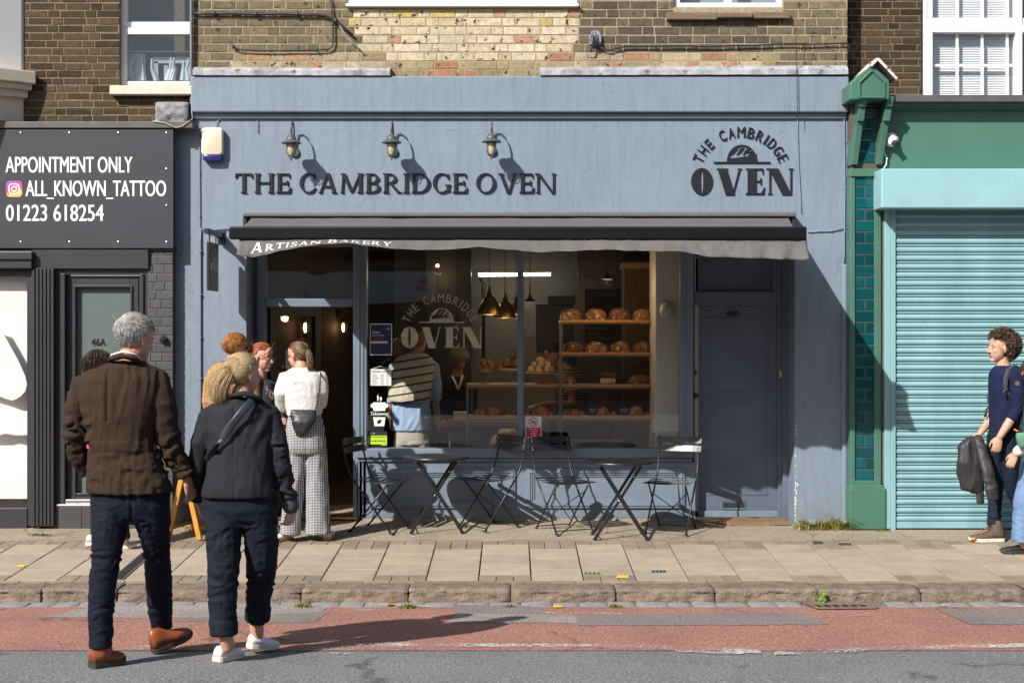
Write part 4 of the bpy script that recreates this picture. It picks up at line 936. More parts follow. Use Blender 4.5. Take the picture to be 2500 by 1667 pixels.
# tattoo studio signboard
ts = thing("studio_signboard", "charcoal sign panel with white condensed lettering above the studio door", "sign", W(200, 460, YT))
Yp = YT-.035
m = MB(); m.pbox(-400, 423, 316, 606, Yp, YT+.02); m.build("panel", m_char, ts, bevel=.003)
m = MB(); wtext(m, "APPOINTMENT ONLY", 14, 323, 383, 422, Yp, .0016, .024); m.build("lettering", m_whitepaint, ts)
m = MB(); wtext(m, "ALL_KNOWN_TATTOO", 63, 405, 441, 486, Yp, .0016, .024); m.build("lettering", m_whitepaint, ts)
m = MB(); wtext(m, "01223 618254", 15, 253, 500, 540, Yp, .0016, .024); m.build("lettering", m_whitepaint, ts)
mg, n, l, b = nt("pink to orange badge")
tc = n.new("ShaderNodeTexCoord"); sp = n.new("ShaderNodeSeparateXYZ"); l.new(tc.outputs["Generated"], sp.inputs[0])
ad = n.new("ShaderNodeMath"); ad.operation = 'MULTIPLY_ADD'; l.new(sp.outputs["X"], ad.inputs[0]); ad.inputs[1].default_value = -.35; l.new(sp.outputs["Z"], ad.inputs[2])
rp = ramp(n, l, ad.outputs[0], [(0, (.85, .45, .12)), (.25, (.8, .10, .12)), (.55, (.6, .04, .28)), (1, (.25, .12, .6))]); l.new(rp.outputs[0], b.inputs["Base Color"]); b.inputs["Roughness"].default_value = .4
def rrect(x0, x1, y0, y1, r, n=6):
    p = []
    for cx, cy, a in ((x1-r, y0+r, -90), (x1-r, y1-r, 0), (x0+r, y1-r, 90), (x0+r, y0+r, 180)):
        for k in range(n+1): t = radians(a+90*k/n); p.append((cx+r*cos(t), cy+r*sin(t)))
    return [(PX(x, Yp), PZ(y, Yp)) for x, y in p]
m = MB(); m.prism(rrect(15, 54, 442, 481, 9), Yp-.0015, Yp+.001); bdg = m.build("badge", mg, ts)
def ringp(mb, outer, inner, Y0, Y1):
    n = len(outer)
    for i in range(n): mb.prism([outer[i], outer[(i+1) % n], inner[(i+1) % n], inner[i]], Y0, Y1)
m = MB(); ringp(m, rrect(21, 48, 448, 475, 8), rrect(23.6, 45.4, 450.6, 472.4, 6), Yp-.0025, Yp-.001)
c = lambda r: [(PX(34.5+r*cos(t*pi/12), Yp), PZ(461.5+r*sin(t*pi/12), Yp)) for t in range(24)]
ringp(m, c(7.2), c(4.6), Yp-.0025, Yp-.001); m.prism([(PX(42+1.7*cos(t*pi/5), Yp), PZ(454+1.7*sin(t*pi/5), Yp)) for t in range(10)], Yp-.0025, Yp-.001); m.build("badge_outline", m_whitepaint, bdg)
m = MB()
for x, y in ((51, 325), (170, 325), (289, 325), (407, 325), (407, 413), (407, 502), (51, 591), (170, 591), (289, 591), (407, 591), (-68, 325), (-68, 591)): m.ball(W(x, y, Yp), (.013, .008, .013), 10, 6)
m.build("rivets", m_metal, ts, smooth=True)
# little pier fittings
pf = thing("pier_socket", "round black fitting on the painted brick pier", "wall fitting", W(398, 828, YT)); m = MB(); m.tube([W(398, 828, YT-.03), W(398, 828, YT+.02)], .036, 14); m.tube([W(398, 828, YT-.05), W(398, 828, YT-.02)], .018, 10); m.build("cap", m_black, pf, bevel=.004)
# security camera
cc = thing("security_camera", "white dome security camera on the green fascia", "camera", W(2177, 345, YG))
m = MB(); m.tube([W(2175, 342, YG), W(2175, 342, YG-.03)], [.066, .062], 20); m.build("base", m_white, cc, auto=40)
m = MB(); m.ball(W(2177, 344, YG-.045), .053, 18, 12); m.build("dome", m_white, cc, smooth=True)
m = MB(); a = W(2180, 347, YG-.07); b2 = a+Vector((.025, -.05, -.03)); m.tube([a, b2], .026, 14); m.build("lens", m_black, cc, auto=40)
cable([(2156, 345), (2158, 370), (2165, 388), (2164, 402), (2156, 414)], "white cable under the dome camera", .006, m_white, Y=YG, off=.03)
# ------------------------------------------------------------------ awning
aw = thing("awning", "grey retractable awning with black front bar over the shop window", "awning", W(1268, 530, 12.95))
YA, YAF = 12.93, 11.50
m = MB(); m.pbox(592, 1944, 517, 529, YA-.03, YF); m.build("cassette", M("dark grey cassette", (.13, .125, .125), .45, .1, 6), aw, bevel=.012)
m = MB(); m.pbox(593, 602, 529, 560, YA, YF); m.pbox(1934, 1943, 529, 560, YA, YF); m.pbox(602, 1934, 530, 560, YA+.10, YF-.004); m.build("cassette_back", m_black, aw, bevel=.003)
xf0, xf1 = PX(558, YAF), PX(1970, YAF); zf1, zf0 = PZ(553, YAF), PZ(584, YAF)
m = MB(); m.box(xf0, xf1, YAF, YAF+.09, zf0, zf1); m.build("front_bar", M("black front bar", (.006, .0065, .009), .35, .15, 4, spec=.35), aw, bevel=.014, bseg=3)
m_fab = M("grey awning canvas", (.108, .102, .102), .85, .14, 3, .004, 14, fine=.12)
zc = PZ(533, 12.90); m = MB(); rows = []
for i in range(65):
    u = i/64; row = []
    for j in range(9):
        v = j/8; xa = PX(613, 12.9)+(PX(1925, 12.9)-PX(613, 12.9))*u; xb = xf0+.07+(xf1-xf0-.14)*u
        x = xb+(xa-xb)*v; Y = YAF+.05+(12.9-YAF-.05)*v; z = zf1-.008+(zc-zf1+.008)*v-.03*sin(pi*v)*(.6+.4*sin(u*9))+.006*noise.noise(Vector((u*20, v*3, 0)))
        row.append((x, Y, z))
    rows.append(row)
rows = [r_+[(r_[-1][0], 13.035, r_[-1][2]-.004)] for r_ in rows]
m.loft(rows, closed=False, caps=False); m.build("canopy", m_fab, aw, smooth=True)
vp = [(584, 622), (600, 626), (622, 629), (650, 624), (697, 612), (750, 604), (800, 598), (850, 596), (900, 602), (953, 608), (1010, 611), (1066, 612), (1120, 609), (1170, 605), (1240, 611), (1306, 617), (1380, 615), (1472, 611), (1560, 614), (1654, 615), (1690, 621), (1724, 627), (1800, 630), (1880, 632), (1952, 635), (1970, 632)]
def vbot(px):
    for (a, ya), (b, yb) in zip(vp[:-1], vp[1:]):
        if a <= px <= b: t = (px-a)/(b-a); t = t*t*(3-2*t)*.5+t*.5; return ya+(yb-ya)*t
    return vp[0][1] if px < vp[0][0] else vp[-1][1]
LV = .205
def val(px, v):                       # v 0 top .. 1 bottom
    d = (vbot(px)-583)*YAF/F*1.02; d = min(d, LV*.985); sw = sqrt(LV*LV-d*d)
    rip = .012*sin(px*.075+2*sin(px*.013)+v*1.5)*v+.016*noise.noise(Vector((px*.045+v*.8, v*2, 3)))*v**.5+.006*noise.noise(Vector((px*.13-v, v*3, 9)))
    x = PX(px, YAF+.02); top = zf0+.004
    return Vector((x, YAF+.03-sw*(v**1.25)*.8+rip, top-d*v+rip*.2*v))
m = MB(); rows = [[val(584+(1970-584)*i/260, j/8) for j in range(9)] for i in range(261)]
m.loft([r for r in rows], closed=False, caps=False); vl = m.build("valance", m_fab, aw, smooth=True)
s_ = vl.modifiers.new("thick", 'SOLIDIFY'); s_.thickness = .0025; s_.offset = 0
def vmap(u, v, e):
    p = val(616+(958-616)*u, .80-.58*v); q = val(616+(958-616)*u, .80-.58*v+.01); nn = Vector((0, -(p.z-q.z), -(q.y-p.y)));
    nn = Vector((0, -1, .35)).normalized(); return p+nn*(.0055-e)
m = MB()
for mb in serif_letters("ARTISAN BAKERY", vmap, .001, small=.78, gap=.16, space=.42): m.add(mb.v, mb.f)
m.build("lettering", m_whitepaint, vl)
for px in (700, 1820):            # folding arms
    m = MB(); a = Vector((PX(px, 12.9), 12.92, 2.74)); e = Vector((a.x+(.55 if px < 1200 else -.55), 12.3, 2.66)); b2 = Vector((a.x+(.05 if px < 1200 else -.05), YAF+.1, 2.60)); m.bar(a, e, .05, .035); m.bar(e, b2, .04, .03); m.build("folding_arm", m_black, aw, bevel=.004)
# ------------------------------------------------------------------ bistro furniture
m_bist = M("black powder coated steel", (.013, .0135, .016), .36, .2, 30, spec=.5)
def make_table():
    t = thing("bistro_table", "t", "table", (0, 0, 0)); H = .672; R = .298
    m = MB(); m.lathe((0, 0, H), [(R-.012, -.020), (R-.003, -.018), (R, -.012), (R, -.003), (R-.004, .003), (R-.012, .004), (R-.02, .001), (.01, .0012)], 56); m.build("tabletop", m_bist, t, auto=40)
    for sgn in (1, -1):
        for y in (-.15, .15):
            m = MB(); yy = y*(.86 if sgn > 0 else 1.0); m.bar((sgn*.185, yy, H-.018), (-sgn*.225, yy, 0.012), .011, .026, (0, 0, 1)); m.box(-sgn*.225-.018, -sgn*.225+.018, yy-.010, yy+.010, 0, .016); m.build("leg", m_bist, t, bevel=.002)
    m = MB(); m.tube([(-.20, -.15, .03), (-.20, .15, .03)], .005, 6); m.tube([(.20, -.13, .03), (.20, .13, .03)], .005, 6); m.tube([(-.02, -.15, .33), (-.02, .15, .33)], .006, 6); m.build("crossbar", m_bist, t)
    m = MB()
    for x, z in ((-.02, .34), (.11, .55), (.19, .645), (-.19, .645)): m.ball((x, -.16, z), (.008, .004, .008), 8, 5)
    m.build("bolts", m_metal, t, smooth=True)
    return t
def make_chair():
    c = thing("folding_chair", "c", "chair", (0, 0, 0))       # faces -y
    def flat(mb, pts, w=.020, d=.008):
        for a, b in zip(pts[:-1], pts[1:]): mb.bar(a, b, d, w, (0, 0, 1))
    for s in (-1, 1):
        x = s*.185; m = MB()
        P = [(x, .275, .83), (x, .262, .74), (x, .235, .62), (x, .205, .53), (x, .16, .455), (x, .10, .39), (x, -.205, .012)]
        m.tube(P, [.011, .011, .009, .010, .010, .010, .010], 6, flat=.75, vax=(1, 0, 0)); m.box(x-.012, x+.012, -.228, -.195, 0, .014); m.build("back_leg", m_bist, c, smooth=True)
        x = s*.168; m = MB(); m.tube([(x, -.165, .435), (x, .20, .012)], .009, 6, flat=.7, vax=(1, 0, 0)); m.tube([(x, -.165, .435), (x, -.165, .455)], .008, 6); m.box(x-.012, x+.012, .19, .222, 0, .014); m.build("front_leg", m_bist, c, smooth=True)
    m = MB()
    for y, z in ((-.19, .03), (.19, .03)): m.tube([(-.18, y, z), (.18, y, z)], .005, 6)
    m.tube([(-.168, -.10, .36), (.168, .16, .06)], .0045, 6); m.tube([(.168, -.10, .36), (-.168, .16, .06)], .0045, 6); m.build("braces", m_bist, c)
    for k in range(6):
        y = -.205+k*.069; zz = .452-.016*sin(pi*(k+.5)/6)+.004*k
        m = MB(); rows = []
        for i in range(9):
            xx = -.208+.416*i/8; sag = .008*(1-(xx/.208)**2); rows.append([(xx, y-.028, zz-sag), (xx, y+.028, zz-sag), (xx, y+.028, zz-sag+.004), (xx, y-.028, zz-sag+.004)])
        m.loft(rows); m.build("seat_slat", m_bist, c, bevel=.0012)
    for z0, y in ((.775, .268), (.70, .252)):
        m = MB(); rows = []
        for i in range(11):
            xx = -.212+.424*i/10; b = .018*(1-(xx/.212)**2); rows.append([(xx, y+b-.020, z0), (xx, y+b-.016, z0), (xx, y+b+.006, z0+.055), (xx, y+b+.002, z0+.055)])
        m.loft(rows); bs = m.build("back_slat", m_bist, c, bevel=.001)
        m = MB()
        for sx in (-.185, .185):
            for dz in (.016, .038): m.ball((sx, y-.012+dz*.2, z0+dz), (.005, .004, .005), 8, 4)
        m.build("rivets", m_metal, bs, smooth=True)
    return c
tb = make_table(); ch = make_chair()
def put(o, px, Y, fx, fy, lb, grp):
    o.location = (PX(px, Y), Y, gz(Y)); o.rotation_euler = (-.0, .044*0, atan2(fy, fx)+pi/2); o["label"] = lb; o["group"] = grp
tb2 = copy_tree(tb)
put(tb, 1065, 12.80, .10, -1, "black round bistro table in front of the left stall panel", "bistro tables"); put(tb2, 1512, 12.50, .04, -1, "black round bistro table in front of the right stall panel", "bistro tables")
chairs = [(926, 12.84, .93, -.36, "folding chair nearest the bakery doorway, facing the first table"), (1196, 12.97, -.76, -.65, "folding chair at the right of the first table, turned to the wall side"), (1376, 12.82, .45, -.89, "folding chair at the left of the second table, its back to the shelves"), (1640, 12.80, -.36, -.93, "folding chair by the dark blue door with sunlit pale back slats")]
for i, (px, Y, fx, fy, lb) in enumerate(chairs):
    o = ch if i == 0 else copy_tree(ch)
    put(o, px, Y, fx, fy, lb, "folding chairs outside the bakery")
# ------------------------------------------------------------------ notices stuck on the glass
YN = YS+.024
def sticker(name, lb, px0, px1, py0, py1, mat, cat="sticker"):
    t = thing(name, lb, cat, W((px0+px1)/2, py1, YN)); m = MB(); m.pbox(px0, px1, py0, py1, YN, YN+.004); m.build("sheet", mat, t); return t
def pm(name, c): return M(name, c, .6, .03, 4)
m_navy = pm("navy print", (.012, .016, .075)); m_wh = pm("white print", (.72, .72, .70)); m_redp = pm("red print", (.50, .015, .05)); m_lime = pm("lime print", (.45, .70, .01)); m_blk = pm("black print", (.012, .012, .014))
t = sticker("award_poster", "dark blue award poster with white border on the window", 903, 957, 790, 867, m_wh, "poster")
m = MB(); m.pbox(905, 955, 792, 865, YN-.001, YN+.001); m.build("print", m_navy, t)
m = MB(); wtext(m, "REGIONAL WINNER", 909, 938, 817, 820, YN-.001, .0006); wtext(m, "fdf", 944, 951, 800, 805, YN-.001, .0006); wtext(m, "OVEN", 908, 927, 809, 814, YN-.001, .0006, .03); m.pbox(906, 946, 833, 838, YN-.0022, YN-.001); m.build("lettering", m_wh, t)
m = MB(); wtext(m, "MEET THE BAKER AWARD", 909, 944, 834.3, 836.6, YN-.0022, .0006); m.build("lettering", m_navy, t)
m = MB(); wtext(m, "ARTISAN BREAD", 909, 936, 823, 825, YN-.001, .0006); wtext(m, "CATEGORY AWARD", 909, 939, 828, 830, YN-.001, .0006); m.build("lettering", m_redp, t)
t = sticker("opening_hours_notice", "white opening hours notice hung by a string in the window", 903, 955, 901, 941, m_wh, "notice")
m = MB(); wtext(m, "OPENING HOURS", 907, 952, 904, 910, YN, .0006, .02)
for k, d in enumerate(("MONDAY", "TUESDAY", "WEDNESDAY", "THURSDAY", "FRIDAY", "SATURDAY", "SUNDAY")):
    y = 912.6+k*4; text_into(m, d, (PX(908, YN), YN, PZ(y+2.3, YN)), (1, 0, 0), (0, 0, 1), None, 2.3*YN/F, .0006, .02); wtext(m, "8.00am", 929, 938, y, y+2.3, YN, .0006, .02); wtext(m, "4.00pm", 941, 951, y, y+2.3, YN, .0006, .02)
m.build("lettering", m_blk, t)
m = MB(); m.tube([W(904, 902, YN), W(929, 894, YN), W(954, 902, YN)], .002, 4); m.build("string", m_wh, t)
t = thing("takeaway_sticker", "white takeaway cup sticker on the window", "sticker", W(925, 1040, YN)); m = MB()
pp = lambda pts: [(PX(x, YN), PZ(y, YN)) for x, y in pts]
m.prism(pp([(911, 982), (941, 982), (943, 986), (947, 986), (947, 994), (942, 995), (940, 1003), (912, 1003), (910, 995), (904, 994), (904, 986), (909, 986)]), YN, YN+.002)
m.prism(pp([(911, 1018), (941, 1018), (938, 1040), (914, 1040)]), YN, YN+.002)
for dx, y0, y1 in ((0, 962, 978), (7, 968, 979)): m.prism(pp([(920+dx, y1), (922+dx, y1-5), (920+dx, y1-9), (923+dx, y0), (924+dx, y1-10), (926+dx, y1-6), (923+dx, y1)]), YN, YN+.002)
m.build("cup", m_wh, t)
m = MB(); text_into(m, "Takeaway", (PX(903, YN), YN, PZ(1016, YN)), (1, 0, 0), (.15, 0, 1), PX(947, YN)-PX(903, YN), 11*YN/F, .001, .02); m.build("lettering", m_wh, t)
m = MB(); m.prism(pp([(926+7*cos(a)*.75-2*sin(a), 1029+5.5*sin(a)) for a in [k*pi/8 for k in range(16)]]), YN-.001, YN+.001); m.build("bean", m_blk, t)
t = sticker("hygiene_rating_sticker", "green and black food hygiene rating sticker at the bottom of the window", 898, 945, 1053, 1086, m_blk)
m = MB(); m.pbox(898.5, 944.5, 1063, 1084, YN-.001, YN+.001); m.pbox(931, 944.5, 1083, 1086.5, YN-.001, YN+.0008); m.build("panel", m_lime, t)
m = MB(); wtext(m, "FOOD HYGIENE RATING", 901, 942, 1064.5, 1068.5, YN-.001, .0006, .02)
for k in range(5): m.prism(pp([(904+k*6.5+2.3*cos(a), 1076+2.3*sin(a)) for a in [q*pi/6 for q in range(12)]]), YN-.0016-.0001*k, YN-.001)
m.prism(pp([(937.5+3.6*cos(a), 1076.4+3.6*sin(a)) for a in [q*pi/8 for q in range(16)]]), YN-.002, YN-.001); m.build("lettering", m_blk, t)
m = MB(); wtext(m, "5", 935.8, 939.2, 1074, 1079, YN-.002, .0006, .02); m.ball(W(903, 1058, YN), (.006, .002, .008)); wtext(m, "Cambridge", 907, 916, 1056, 1059, YN, .0006); m.build("numeral", m_wh, t)
t = sticker("no_smoking_sign", "white and red no smoking notice on the window", 1282, 1322, 1016, 1069, m_wh, "notice")
m = MB(); m.pbox(1285, 1320, 1043, 1066, YN-.001, YN+.001)
o_ = [(PX(1302+11*cos(q*pi/16), YN), PZ(1030+11*sin(q*pi/16), YN)) for q in range(32)]; i_ = [(PX(1302+9.2*cos(q*pi/16), YN), PZ(1030+9.2*sin(q*pi/16), YN)) for q in range(32)]; ringp(m, o_, i_, YN-.0012, YN+.0005); m.prism(pp([(1294.6, 1023.7), (1296, 1022.4), (1309.4, 1036.3), (1308, 1037.6)]), YN-.0014, YN+.0005); m.build("print", m_redp, t)
m = MB(); m.prism(pp([(1295, 1031.5), (1307, 1026.5), (1308, 1028.5), (1296, 1033.5)]), YN-.001, YN+.0005); m.prism(pp([(1297, 1026), (1299, 1024.8), (1309, 1034), (1307.5, 1035.5)]), YN-.0008, YN+.0005); m.build("cigarette", m_blk, t)
m = MB()
for k, s in enumerate(("No smoking", "or vaping", "in this", "area")): text_into(m, s, (PX(1302.5, YN), YN-.001, PZ(1049+k*5.0, YN)), (1, 0, 0), (0, 0, 1), None, 4.2*YN/F if k not in (3,) else 3*YN/F, .0006, .015, 'C')
m.build("lettering", m_wh, t)
wlg = thing("window_logo", "faint cream loaf emblem and arched lettering on the left window pane", "lettering", W(1080, 850, YN))
mv, n, l, b = nt("translucent cream vinyl"); b.inputs["Base Color"].default_value = (.62, .57, .45, 1); b.inputs["Roughness"].default_value = .6; b.inputs["Alpha"].default_value = .75
logo(wlg, (PX(1078, YN), YN+.003, PZ(788, YN)), (1, 0, 0), (0, 0, 1), YN/F*.80, mv, .001, -.004)
# ------------------------------------------------------------------ small things on the ground
mat_ = M("brown coir", (.19, .12, .065), .95, .35, 40, .01, 150)
Ym = 13.22; m = MB(); rows = []; rr = random.Random(9)
for i in range(41):
    x = PX(1700, Ym)+(PX(1922, Ym)-PX(1700, Ym))*i/40; row = []
    for j in range(9): 
        y = 13.06+.33*j/8; row.append((x, y+.01*noise.noise(Vector((x*8, 0, 1))), gz(y)+(.03 if 0 < j < 8 else 0)+.012*noise.noise(Vector((x*9, y*9, 2)))))
    rows.append(row)
m.loft(rows, closed=False, caps=False); tag(m.build("doormat", mat_, None, smooth=True), "worn brown coir mat at the dark blue door", "doormat")
m_grass = M("dry green grass", (.26, .26, .06), .8, .3, 8, attr=True)
def tuft(name, pts, n, hgt, seed, lb, cat="grass", kind=None, dry=.5, spread=.03):
    r = random.Random(seed); m = MB()
    for _ in range(n):
        px, py = r.choice(pts) if len(pts) > 2 else (pts[0][0]+(pts[1][0]-pts[0][0])*r.random(), pts[0][1]+(pts[1][1]-pts[0][1])*r.random())
        p = Vector(pav_pt(px, py, 0)) if py < 1436 else W(px, py, 10.46); p += Vector((r.gauss(0, spread), r.gauss(0, spread*.5), 0)); p.y = min(p.y, 13.03)-(abs(r.gauss(0, .045)) if hgt > .1 else 0); hk = .45+1.1*abs(noise.noise(Vector((p.x*7, 3, seed))))*1.6 if hgt > .1 else 1
        h = hgt*r.uniform(.4, 1.1)*hk; d = Vector((r.gauss(0, .7), r.gauss(-.7, .5), 0))*h; w = r.uniform(.002, .0045)
        s = Vector((d.y, -d.x, 0)); s = s.normalized()*w if s.length > 1e-6 else Vector((w, 0, 0))
        q = [p, p+d*.35+Vector((0, 0, h*.6)), p+d+Vector((0, 0, h*.8))]
        c = (.62, .52, .22) if r.random() < dry else (.30, .38, .06); k_ = r.uniform(.7, 1.2); c = tuple(x*k_ for x in c)
        m.add([q[0]-s, q[0]+s, q[1]+s*.8, q[1]-s*.8, q[2]], [(0, 1, 2, 3), (3, 2, 4)], c)
    return tag(m.build(name, m_grass, None), lb, cat, kind=kind)
tuft("grass_clump", [(1945, 1290), (2085, 1288)], 1000, .12, 1, "dry yellow green grass at the foot of the right blue pilaster", dry=.55, spread=.02)
tuft("weed_tuft", [(738, 1428), (742, 1432)], 90, .06, 2, "small green tuft in the kerb joint by the walking couple", "weed", dry=.2)
tuft("weed_tuft", [(997, 1428), (999, 1436)], 90, .055, 3, "small green tuft in the kerb joint below the first table", "weed", dry=.15)
tuft("weed_tuft", [(1245, 1428), (1247, 1430)], 50, .04, 4, "tiny green tuft in the kerb joint near the picture's middle", "weed", dry=.2)
tuft("weed_tuft", [(1503, 1429), (1505, 1432)], 60, .045, 5, "green tuft in the kerb joint below the second table", "weed", dry=.2)
tuft("weed_tuft", [(75, 1308), (115, 1306)], 160, .03, 6, "low green weeds in front of the fluted pilaster", "weed", dry=.35)
tuft("weed_tuft", [(450, 1300), (500, 1285)], 160, .03, 7, "low mossy weeds behind the walking couple", "weed", dry=.4)
tuft("weed_tuft", [(2140, 1296), (2165, 1297)], 60, .03, 8, "dry weeds by the green pilaster plinth", "weed", dry=.6)
m = MB(); rr = random.Random(8)
for k in range(34):
    c = W(2007+rr.uniform(-8, 9), 1455+rr.uniform(-15, 16), 10.44-rr.uniform(0, .03)); a = rr.uniform(0, 6.3); s = rr.uniform(.007, .013); nrm = Vector((rr.gauss(0, .4), -1, rr.gauss(.5, .4))).normalized(); u = nrm.orthogonal().normalized(); v = nrm.cross(u)
    m.add([c+(u*cos(t*1.05+a)+v*sin(t*1.05+a))*s*(1 if t % 2 else .8) for t in range(6)], [tuple(range(6))], (.16*rr.uniform(.7, 1.2), .27, .03))
tag(m.build("weed_plant", m_grass, None), "leafy green weed growing at the kerb face above the drain", "weed")
m_leaf = M("dead leaf", (.30, .14, .05), .8, .3, 20)
for k, (px, py) in enumerate([(1040, 1276), (1066, 1275), (1478, 1300), (1519, 1308), (1806, 1279), (60, 1295), (95, 1290), (100, 1298), (970, 1270), (1670, 1272)]):
    p = Vector(pav_pt(px, py, .006)); m = MB(); rr = random.Random(k); a = rr.uniform(0, 6); s = rr.uniform(.02, .032)
    pts = [p+Vector((cos(a+t*pi/4)*s*(1 if t % 4 == 0 else .45), sin(a+t*pi/4)*s*(1 if t % 4 == 0 else .45), .006*(t % 3))) for t in range(8)]; m.add(pts, [tuple(range(8))])
    tag(m.build("fallen_leaf", m_leaf), "dry brown leaf " + ["under the first table by the plinth", "beside another leaf under the first table", "behind the second table's feet", "right of the second table's feet", "on the coir mat", "left of the fluted pilaster", "at the foot of the fluted pilaster", "just in front of the fluted pilaster", "near the left end of the plinth", "near the right end of the plinth"][k], "leaf")
dg_ = thing("drain_grate", "rusty iron drain grate in the gutter", "drain", pav_pt(2040, 1480) if False else W(2045, 1480, 10.37))
def gp(x, y, off): Y = Yroad(y); return Vector((PX(x, Y), Y, gz(Y)+off))
m_rust = M("rusty iron", (.16, .11, .08), .8, .35, 25, .003, 90)
m = MB()
for a, b in (((1966, 1472), (1998, 1489)), ((2105, 1472), (2140, 1487)), ((1966, 1471), (2105, 1471)), ((1998, 1489), (2140, 1488)), ((1980, 1479), (2122, 1479))): m.bar(gp(*a, .016), gp(*b, .016), .028, .012)
m.build("frame", m_rust, dg_, bevel=.004)
m = MB()
for k in range(6): m.bar(gp(2003+k*22, 1479, .014), gp(2016+k*22, 1488, .014), .020, .005)
m.build("bars", m_rust, dg_, bevel=.004)
m = MB(); m.add([gp(1970, 1472, .009), gp(2106, 1472, .009), gp(2138, 1488, .009), gp(2000, 1488, .009)], [(3, 2, 1, 0)]); m.build("pit", m_blk, dg_)
for (a, b, c, d, mm, lb) in ((1425, 1466, 1397, 1402, M("mossy iron", (.24, .27, .08), .8, .5, 60), "small mossy iron cover in the paving"), (1590, 1626, 1392, 1398, M("blue grey iron", (.15, .17, .19), .6, .4, 60), "small grey slotted cover in the paving"), (1984, 2008, 1322, 1328, m_rust, "small dark cover near the green shop"), (2046, 2078, 1325, 1331, m_rust, "small slotted cover by the turquoise shutter")):
    t = thing("utility_cover", lb, "cover", pav_pt((a+b)/2, d)); m = MB(); m.add([pav_pt(a+1, d, .003), pav_pt(b+1, d, .003), pav_pt(b, c, .003), pav_pt(a, c, .003)], [(0, 1, 2, 3)]); m.build("lid", mm, t)
    m = MB()
    for k in range(4): x = a+(b-a)*(k+.5)/4; m.add([pav_pt(x-2, d-1, .0045), pav_pt(x+3, d-1, .0045), pav_pt(x+3, c+1, .0045), pav_pt(x-2, c+1, .0045)], [(0, 1, 2, 3)])
    m.build("slots", m_blk, t)
# channel drain crossing the pavement behind the old man
m = MB(); a, b = Vector(pav_pt(285, 1415, .004)), Vector(pav_pt(372, 1340, .004)); m.bar(a, b, .10, .006)
dr = m.build("channel_drain", M("grey channel cover", (.12, .11, .105), .7, .3, 30)); tag(dr, "grey slotted channel drain crossing the pavement between the couple and the studio", "drain")
m = MB()
for k in range(60):
    p = a.lerp(b, (k+.5)/60); m.bar(p+Vector((-.04, 0, .0045)), p+Vector((.04, 0, .0045)), .006, .003)
m.build("slots", m_blk, dr)
m = MB(); rr = random.Random(12)          # flaked paint on the pilaster's inner edge
for k in range(34):
    x = 1941+abs(rr.gauss(0, 2.2)); y = rr.choice((rr.uniform(1165, 1275), rr.uniform(1195, 1250), rr.uniform(1020, 1270))); s = rr.uniform(.8, 2.6)
    m.prism([(PX(x+s*cos(a)*rr.uniform(.4, .9), YF), PZ(y+s*1.6*sin(a)*rr.uniform(.5, 1.1), YF)) for a in (0, 1.1, 2.2, 3.3, 4.4, 5.4)], YF-.001-.00004*k, YF+.001)
m.build("paint_chips", m_wh, bak)
# A-board sign, mostly hidden by the couple
ab = thing("sandwich_board", "wooden A-board with a curved top standing behind the walking couple", "sign", W(452, 1280, 12.6))
m_orange = wood("varnished orange wood", (.52, .24, .045), .35, (8, 8, 1)); m_slate = M("dark grey chalkboard", (.16, .17, .19), .6, .15, 6)
Xa, Ya = PX(478, 12.6), 12.6; d1 = Vector((.97, -.25, 0)).normalized(); side = Vector((d1.y, -d1.x, 0))*-1
for s in (1, -1):
    base = Vector((Xa, Ya, gz(Ya)))+d1*.15*s; top = Vector((Xa, Ya, gz(Ya)+.62)); up = (top-base).normalized()
    for e in (-1, 1):
        m = MB(); m.bar(base+side*.22*e, base+side*.22*e+up*.60, .03, .045, d1); m.build("frame_post", m_orange, ab, bevel=.003)
    m = MB(); rows = []
    pts = [(-.22, 0.08), (.22, .08)]+[(.22*cos(t*pi/12), .56+.11*sin(t*pi/12)) for t in range(13)]
    nrm = side.cross(up); vs = [base+side*x+up*y+nrm*.008 for x, y in pts]+[base+side*x+up*y-nrm*.008 for x, y in pts]; n_ = len(pts)
    m.add(vs, [tuple(range(n_)), tuple(range(2*n_-1, n_-1, -1))]+[(i, i+n_, (i+1) % n_+n_, (i+1) % n_) for i in range(n_)]); m.build("chalkboard", m_slate, ab)
    m = MB(); m.tube([base+side*.22*cos(t*pi/12)+up*(.56+.11*sin(t*pi/12)) for t in range(13)], .018, 6); m.bar(base+side*-.22+up*.10, base+side*.22+up*.10, .03, .04, d1); m.build("frame_rail", m_orange, ab)
# ------------------------------------------------------------------ inside the bakery
m_shelfw = wood("pine shelf", (.58, .29, .10), .45); m_post = M("grey steel post", (.20, .19, .17), .4, .1, 20, metal=.3)
YR = 14.05
rk = thing("bread_rack", "tall steel rack with pine shelves of loaves behind the right window pane", "shelf", W(1485, 1095, YR))
def shelf(parent, a, b, y, Y0, Y1, t=5):
    m = MB(); m.pbox(a, b, y, y+t+2, Y0, Y1); m.build("shelf", m_shelfw, parent, bevel=.003)
    m = MB(); m.pbox(a+6, b-6, y+t+2.3, y+t+6, Y0+.015, Y0+.03); m.build("shelf_rail", m_post, parent)
for y in (781, 860, 938, 1016): shelf(rk, 1367, 1602, y, YR, YR+.34)
for a, Y in ((1366, YR-.004), (1597, YR-.004), (1369, YR+.33), (1594, YR+.33)):
    m = MB(); x = PX(a+2.5, Y); m.box(x-.012, x+.012, Y, Y+.022, .03, PZ(786, YR)); m.build("post", m_post, rk)
tbk = thing("display_table", "low two tier steel table with pine boards beside the bread rack", "table", W(1250, 1095, YR))
for y in (938, 1016): shelf(tbk, 1138, 1364, y, YR+.02, YR+.46)
